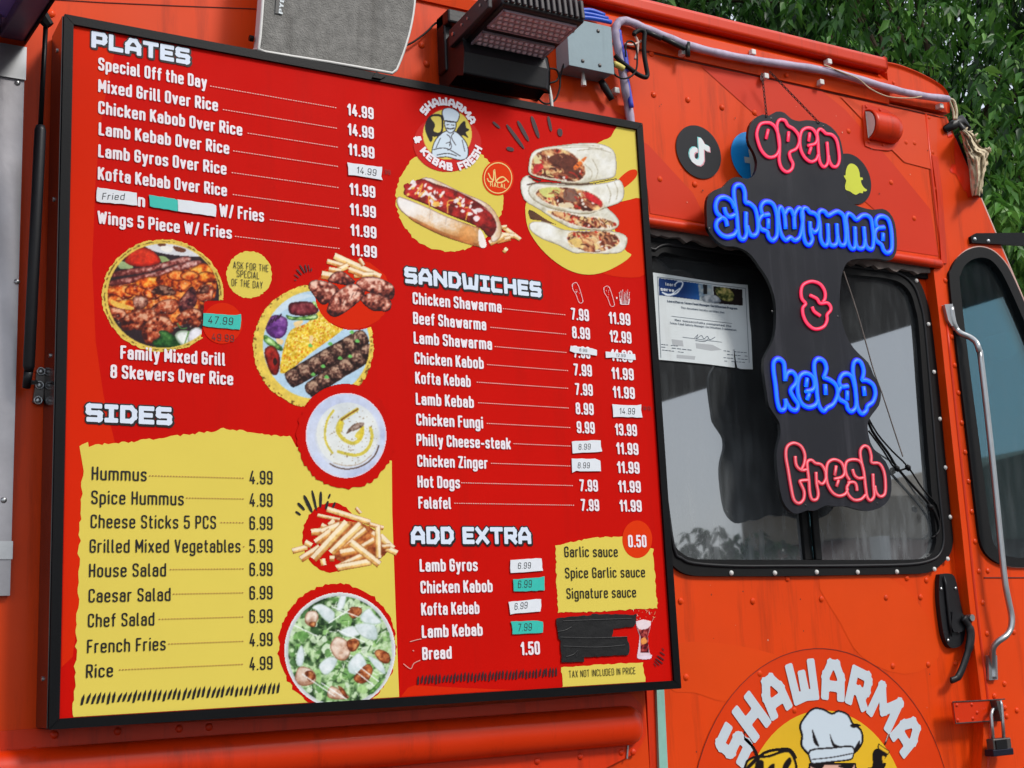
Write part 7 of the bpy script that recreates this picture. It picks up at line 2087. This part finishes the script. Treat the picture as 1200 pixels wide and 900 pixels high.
for i in range(ni - 1):
    for j in range(nj - 1):
        a_ = i * nj + j
        fs.append((a_, a_ + nj, a_ + nj + 1, a_ + 1)); fs.append((n_ + a_, n_ + a_ + 1, n_ + a_ + nj + 1, n_ + a_ + nj))
edge_ = [i * nj for i in range(ni)] + [(ni - 1) * nj + j for j in range(1, nj)] + [i * nj + nj - 1 for i in range(ni - 2, -1, -1)] + list(range(nj - 2, 0, -1))
for k in range(len(edge_)):
    p_, q_ = edge_[k], edge_[(k + 1) % len(edge_)]
    fs.append((p_, n_ + p_, n_ + q_, q_))
m.add(front_ + back_, fs)
for x, y, dx, dy in ((1131, 153, 3, -4), (1136, 156, 4, -3), (1142, 160, 4, -4), (1146, 166, 3, -3), (1157, 176, 3, -4), (1160, 178, 1, -5), (1150, 222, 1, 5)):
    a_, b_ = at(x, y, YW - .02), at(x + dx, y + dy, YW - .024)
    m.tube([a_, (a_ + b_) / 2 + .001, b_], [.004, .003, .001], 5)
tag(m.build('cloth_rag', M_RAG, None, smooth=True), 'dirty beige rag wedged over the top of the windscreen pillar', 'rag')
m = MB()
q = [at(1107, 152, YW - .006), at(1118, 146, YW - .012), at(1128, 140, YW - .016), at(1136, 150, YW - .01), at(1130, 160, YW - .01)]
m.tube(q, [.010, .013, .014, .011, .006], 8, flat=.5)
m.tube([at(1122, 142, YW - .016), at(1131, 154, YW - .016), at(1137, 166, YW - .01)], [.008, .010, .004], 7, flat=.6)
tag(m.build('tape_strip', M_TAPE, None, smooth=True), 'crumpled black tape binding the rag to the pillar', 'tape')

# ================================================================== PADLOCK, MIRROR ARM
YPd = YW - 0.03
pad = thing('padlock', at(1171, 884, YPd), 'long shackle padlock with a dark body hanging from the door hasp', 'padlock')
m = MB()
q0, q1 = at(1159.5, 866, YPd), at(1182, 881.5, YPd)
m.box((q0[0], YPd - .012, q1[2]), (q1[0], YPd + .012, q0[2]))
m.build('lock_body', M_DKSTEEL, pad, bevel=.003)
m = MB(); q0, q1 = at(1166, 867.5, YPd - .0125), at(1180, 877, YPd - .0125)
m.box((q0[0], YPd - .0150, q1[2]), (q1[0], YPd - .0122, q0[2])); m.build('lock_label', M_ACRYLEDGE, pad)
m = MB(); q0, q1 = at(1159, 878.5, YPd), at(1182.5, 884, YPd)
m.box((q0[0] - .001, YPd - .0145, q1[2]), (q1[0] + .001, YPd + .0145, q0[2])); m.build('lock_base', mat('dark_blue_steel', (28, 30, 48), rough=.35, metal=.5), pad, bevel=.002)
m = MB()
sh = [at(1164, 868, YPd)] + [at(x, y, YPd) for x, y in [(1162.5, 850), (1161.5, 838), (1162.5, 833)]]
top_ = [at(1164.5, 830.5, YPd + .012), at(1170, 823, YPd + .008), at(1172.5, 822, YPd)]
sh2 = [at(x, y, YPd) for x, y in [(1173.5, 826), (1175, 845), (1176.5, 868)]]
m.tube(smooth_line(sh + top_ + sh2, False, 3) if False else sh + top_ + sh2, .0042, 10)
m.build('shackle', M_ALU, pad, smooth=True)

arm = thing('mirror_arm', at(1140, 280, YW), 'flat black mirror arm bolted above the cab quarter window', 'mirror arm')
YA = YW - 0.010
m = MB()
m.prism(uv([(1138, 277), (1144, 273.2), (1200, 272.6), (1330, 271), (1330, 288), (1200, 287.4), (1139, 284.5)], YA), YA, YA + .009)
m.build('arm_bar', M_BLACKMET, arm, bevel=.0015)
m = MB(); rivets(m, crop(1040, 260, 7.5, [(768, 152), (887, 168)]), YA, .006, .6); build_each(m, 'arm_bolt', M_ALU, arm, smooth=True)
q = at(1330, 280, YA)
m = MB(); m.prism([(p[0], p[1]) for p in rrect(q[0] - .02, q[2] - .30, q[0] + .16, q[2] + .06, .03)], YA - .05, YA - .01); m.build('mirror_head', M_PLASTIC, arm, bevel=.008)

# ================================================================== RAISED HATCH AND ITS STRUT
XH = at(28, 49, YW)[0]
h0, h1 = at(28, 49, YW), atX(60, 0, XH)
dirh = (h1 - h0) / np.linalg.norm(h1 - h0)
h2 = h0 + dirh * 0.8
hat = thing('serving_hatch', (XH - .9, YW, h0[2]), 'raised purple serving hatch with a dark frame at the top left', 'hatch')
upv = np.cross(dirh, np.array([1.0, 0, 0])); upv = upv / np.linalg.norm(upv)
if upv[2] < 0:
    upv = -upv
L8 = 0.8
def HP(s_, t_, h_):
    return np.array([XH - s_, h0[1], h0[2]]) + dirh * t_ + upv * h_
def hbox(m, s0, s1, t0, t1, ha, hb):
    m.hexa([HP(s0, t0, ha), HP(s1, t0, ha), HP(s1, t1, ha), HP(s0, t1, ha), HP(s0, t0, hb), HP(s1, t0, hb), HP(s1, t1, hb), HP(s0, t1, hb)])
m = MB(); hbox(m, 0.04, 1.8, 0.06, L8, .018, .034); m.build('hatch_panel', M_PURPLE, hat)
m = MB()
hbox(m, 0, 0.042, 0.0, L8, 0, .04); hbox(m, 1.8, 1.85, 0, L8, 0, .04); hbox(m, .05, 1.8, 0.0, .075, 0, .04); hbox(m, .05, 1.8, L8 - .05, L8, 0, .04)
m.build('hatch_frame', M_PURPLEDARK, hat, bevel=.003)
m = MB(); hbox(m, -.004, -.0005, .0, L8, -.004, .05); hbox(m, 0.0, 1.85, -.012, -.0005, -.012, .05); m.build('hatch_edge_trim', M_RUBBER, hat)
XT = XH + 0.014
s0, s1, s2 = atX(54, 22, XT), atX(47.5, 147, XT), atX(33.5, 435, XT)
s3 = atX(31, 454, XT)
gst = thing('gas_strut', s3, 'slim black gas strut propping up the serving hatch beside the menu board', 'gas strut')
m = MB(); m.tube([s0, s1], .0042, 10); m.build('piston_rod', M_BLACKMET, gst, smooth=True)
m = MB(); m.tube([s1, s1 + (s2 - s1) * .02, s1 + (s2 - s1) * .98, s2], [.0072, .0098, .0098, .0072], 12); m.tube([s2, s3], [.0078, .0070], 10); m.build('strut_cylinder', M_PLASTIC, gst, smooth=True)
m = MB(); m.tube([s0 + np.array([-.012, 0, .01]), s0 + np.array([.006, 0, -.012])], [.014, .009], 8); m.build('end_fitting', M_RUBBER, gst)
m = MB(); bb = at(42, 448, YBk); m.tube([s3 + (s2 - s3) * .3, bb], .004, 8); m.build('ball_stud', M_ALU, gst)
# ================================================================== TREES BEHIND THE TRUCK
def leafmat(name, shades, transl=0.25):
    m = bpy.data.materials.new(name)
    m.use_nodes = True
    n, l = m.node_tree.nodes, m.node_tree.links
    b = n['Principled BSDF']
    b.inputs['Roughness'].default_value = 0.42
    b.inputs['Specular IOR Level'].default_value = 0.35
    a = n.new('ShaderNodeAttribute'); a.attribute_name = 'Col'
    l.new(a.outputs['Color'], b.inputs['Base Color'])
    t = n.new('ShaderNodeBsdfTranslucent')
    l.new(a.outputs['Color'], t.inputs['Color'])
    mx = n.new('ShaderNodeMixShader'); mx.inputs['Fac'].default_value = transl
    out = [x for x in n if x.type == 'OUTPUT_MATERIAL'][0]
    l.new(b.outputs['BSDF'], mx.inputs[1]); l.new(t.outputs['BSDF'], mx.inputs[2]); l.new(mx.outputs['Shader'], out.inputs['Surface'])
    return m
LEAF = leafmat('foliage', None)
BARK = mat('bark', (74, 62, 52), rough=0.9, spec=0.1, vary=0.35, scale=12, bump=0.5, bscale=30)
def crown(parent, clumps, per, seed, size, cols, droop=0.75, sheet=0.5):
    rs = np.random.RandomState(seed)
    V, F, Cc = [], [], []
    base = 0
    for (cx, cy, cz, R, tone) in clumps:
        n = int(per * (R / 0.6) ** 2)
        # sprays: leaves strung along short drooping twigs
        nt = max(4, n // 9)
        u = rs.normal(size=(nt, 3)); u /= np.linalg.norm(u, axis=1)[:, None]
        tw0 = np.array([cx, cy, cz]) + u * R * (rs.rand(nt, 1) ** 0.45) * np.array([1, 1, .85])
        td = u * np.array([1, 1, .4]) + np.array([0, 0, -droop]) + rs.normal(size=(nt, 3)) * .35
        td /= np.linalg.norm(td, axis=1)[:, None]
        tl = rs.uniform(.18, .42, nt)
        for j in range(9):
            t_ = (j + rs.rand(nt)) / 9
            p = tw0 + td * (tl * t_)[:, None] + np.array([0, 0, -.12]) * (t_ ** 2)[:, None]
            side = np.cross(td, np.array([0, 0, 1.0])) ; side /= (np.linalg.norm(side, axis=1)[:, None] + 1e-6)
            sg = np.where(j % 2 == 0, 1, -1)
            ax = td * .55 + side * sg * .7 + np.array([0, 0, -.55]) + rs.normal(size=(nt, 3)) * .28
            ax /= np.linalg.norm(ax, axis=1)[:, None]
            nrm = np.cross(ax, rs.normal(size=(nt, 3)) * .6 + np.array([.3, -.4, .9])); nrm /= (np.linalg.norm(nrm, axis=1)[:, None] + 1e-6)
            wv = nrm
            up = np.cross(wv, ax)
            L = size * rs.uniform(.65, 1.25, nt)[:, None]; W = L * rs.uniform(.32, .50, nt)[:, None]
            a0 = p; a1 = p + ax * L * .45 - up * W * .12; a2 = p + ax * L + np.array([0, 0, -1]) * L * .18
            b1 = p + ax * L * .4 + wv * W * .5 + up * W * .16; c1 = p + ax * L * .4 - wv * W * .5 + up * W * .16
            k = np.arange(nt) * 5 + base
            V.append(np.stack([a0, a1, a2, b1, c1], 1).reshape(-1, 3))
            F.append(np.stack([k, k + 3, k + 2, k + 1], 1)); F.append(np.stack([k, k + 1, k + 2, k + 4], 1))
            ci = np.clip(tone + rs.normal(0, .15, nt), 0, .999) * (len(cols) - 1)
            i0 = ci.astype(int); f_ = (ci - i0)[:, None]
            C0 = lin(np.array(cols))
            cc = C0[i0] * (1 - f_) + C0[np.minimum(i0 + 1, len(cols) - 1)] * f_
            Cc.append(np.repeat(cc, 5, axis=0))
            base += nt * 5
    V = np.concatenate(V); F = np.concatenate(F); Cc = np.concatenate(Cc)
    me = bpy.data.meshes.new('crown')
    c = np.array([V[:, 0].mean(), V[:, 1].mean(), V[:, 2].min()])
    me.vertices.add(len(V)); me.vertices.foreach_set('co', (V - c).astype(np.float32).ravel())
    me.loops.add(F.size); me.loops.foreach_set('vertex_index', F.astype(np.int32).ravel())
    me.polygons.add(len(F)); me.polygons.foreach_set('loop_start', np.arange(0, F.size, 4, dtype=np.int32))
    me.update(calc_edges=True)
    a = me.color_attributes.new('Col', 'FLOAT_COLOR', 'POINT')
    cc = np.ones((len(V), 4), np.float32); cc[:, :3] = Cc
    a.data.foreach_set('color', cc.ravel())
    me.materials.append(LEAF)
    me.polygons.foreach_set('use_smooth', [True] * len(me.polygons))
    o = bpy.data.objects.new('crown', me); COL.objects.link(o)
    o.parent = parent; o.location = c - OFF[parent.name]
    return o
def limbs(parent, x, y, h, r, tips, seed):
    rnd = random.Random(seed)
    m = MB()
    m.tube([(x, y, 0), (x + .05, y, h * .3), (x - .04, y + .03, h * .6), (x + .05, y, h)], [r, r * .7, r * .5, r * .2], 12)
    for tx, ty, tz in tips:
        z0 = h * rnd.uniform(.45, .95)
        a_ = np.array([x, y, z0]); b_ = np.array([tx, ty, tz])
        mid_ = (a_ + b_) / 2 + np.array([rnd.uniform(-.2, .2), rnd.uniform(-.2, .2), .25])
        m.tube([a_, mid_, b_], [r * .26, r * .14, r * .04], 7)
        for _ in range(3):
            e_ = b_ + np.array([rnd.uniform(-.7, .7), rnd.uniform(-.7, .7), rnd.uniform(-.6, .4)])
            m.tube([mid_ + (b_ - mid_) * rnd.uniform(.3, .9), e_], [r * .1, r * .03], 5)
    m.build('trunk', BARK, parent, smooth=True)
def tree(x, y, h, R, seed, label, cols, per, cz, nb, zs=1.0, size=.115, tones=(.15, .85), group='trees behind the truck'):
    t = thing('leafy_tree', (x, y, 0), label, 'tree', group)
    rnd = random.Random(seed)
    cl = []
    for i in range(nb):
        for _ in range(40):
            u = np.array([rnd.uniform(-1, 1), rnd.uniform(-1, 1), rnd.uniform(-1, 1)])
            if .25 < np.linalg.norm(u) < 1:
                break
        p = (x + u[0] * R, y + u[1] * R, cz + u[2] * R * zs)
        cl.append((p[0], p[1], p[2], rnd.uniform(.42, .85), rnd.uniform(*tones)))
    limbs(t, x, y, cz - R * .2, .17, [c_[:3] for c_ in cl[::4]], seed)
    crown(t, cl, per, seed, size, cols)
    return t
GC1 = [(24, 48, 20), (50, 92, 36), (78, 128, 50), (106, 158, 64), (140, 186, 86)]
GC2 = [(12, 28, 16), (28, 52, 28), (46, 78, 40), (66, 104, 52), (94, 132, 68)]
tree(8.6, 5.6, 8, 2.6, 11, 'bright leafy tree with drooping sprays behind the front corner of the truck', GC1, 340, 5.9, 130, 1.1, size=.116, tones=(.0, .95))
tree(4.9, 7.6, 9, 2.7, 12, 'darker leafy tree rising behind the roof near the middle of the truck', GC2, 300, 7.1, 100, .95, tones=(.15, .95), size=.115)
tree(10.9, 7.4, 9, 3.0, 13, 'deep green leafy tree further behind at the right edge', GC2, 260, 5.6, 140, 1.25, tones=(.0, .6), size=.12)
tree(7.6, 10.5, 10, 3.4, 14, 'dense dark tree closing the gap between the two nearer crowns', GC2, 170, 8.0, 130, 1.1, tones=(.05, .5), size=.16)
tree(12.5, 11.5, 10, 3.6, 15, 'tall dark tree farthest behind the windscreen', GC2, 150, 6.2, 130, 1.3, tones=(.0, .4), size=.17)

# ================================================================== ACROSS THE CAR PARK (seen in the window glass)
M_CANOPY = mat('canopy_paint', (72, 60, 60), rough=.6, vary=.1)
M_BRICK = mat('brown_brick', (112, 72, 62), rough=.85, vary=.25, scale=30)
M_STONE = mat('tan_stone', (132, 118, 100), rough=.85, vary=.2, scale=8)
cnp = thing('forecourt_canopy', (7.0, -9.0, 0), 'flat dark forecourt canopy on posts across the car park', 'canopy')
m = MB(); m.box((3.4, -14.5, 5.0), (10.8, -5.2, 5.6)); m.build('canopy_roof', M_CANOPY, cnp)
for x, y in ((4.6, -8.0), (8.0, -10.0), (5.0, -12.8), (9.6, -13.4)):
    m = MB(); m.box((x - .06, y - .06, 0), (x + .06, y + .06, 4.995)); m.build('canopy_post', M_WHITE, cnp)
bld = thing('shop_building', (36, -27, 0), 'low brick shop with a tan arched parapet across the car park', 'building')
m = MB(); m.box((26, -29, 0), (60, -25, 4.3)); m.build('brick_wall', M_BRICK, bld)
m = MB()
arc = [(25.8, 4.31), (60.2, 4.31), (60.2, 5.6)] + [(30 + 8 * math.cos(t_), 5.4 + 1.6 * math.sin(t_)) for t_ in np.linspace(0, math.pi, 16)][:0] + [(46, 5.6), (44, 6.6), (40, 7.4), (36, 7.4), (32, 6.6), (30, 5.6), (25.8, 5.4)]
m.prism(arc, -29.1, -24.9); m.build('parapet', M_STONE, bld)
m = MB()
for x in (27.5, 31.5, 35.5, 39.5):
    m.box((x, -24.97, .6), (x + 2.6, -24.7, 3.2))
m.build('shop_window', M_DARK, bld)
m = MB()
for x in (26.5, 30.5, 34.5):
    m.box((x, -24.6, 0), (x + .35, -24.2, 4.3))
m.build('porch_post', M_WHITE, bld)
for i, (x, y, h_, R_) in enumerate(((20.5, -23.5, 4.2, 1.0), (22.8, -24.5, 3.4, .8), (24.6, -24, 3.2, .7), (18.0, -28, 4.4, 1.2))):
    t = thing('young_tree', (x, y, 0), ['young round tree facing the shop across the car park', 'small sapling nearest the shop corner', 'low bushy sapling by the brick wall', 'broad young tree behind the others across the car park'][i], 'tree', 'young trees across the car park')
    rnd = random.Random(50 + i)
    cl = [(x + rnd.uniform(-1, 1) * R_, y + rnd.uniform(-1, 1) * R_, h_ - R_ + rnd.uniform(-1, 1) * R_, rnd.uniform(.45, .65), rnd.uniform(.1, .6)) for _ in range(22)]
    limbs(t, x, y, h_ - R_, .07, [c_[:3] for c_ in cl[::3]], 60 + i)
    crown(t, cl, 90, 70 + i, .24, GC2)
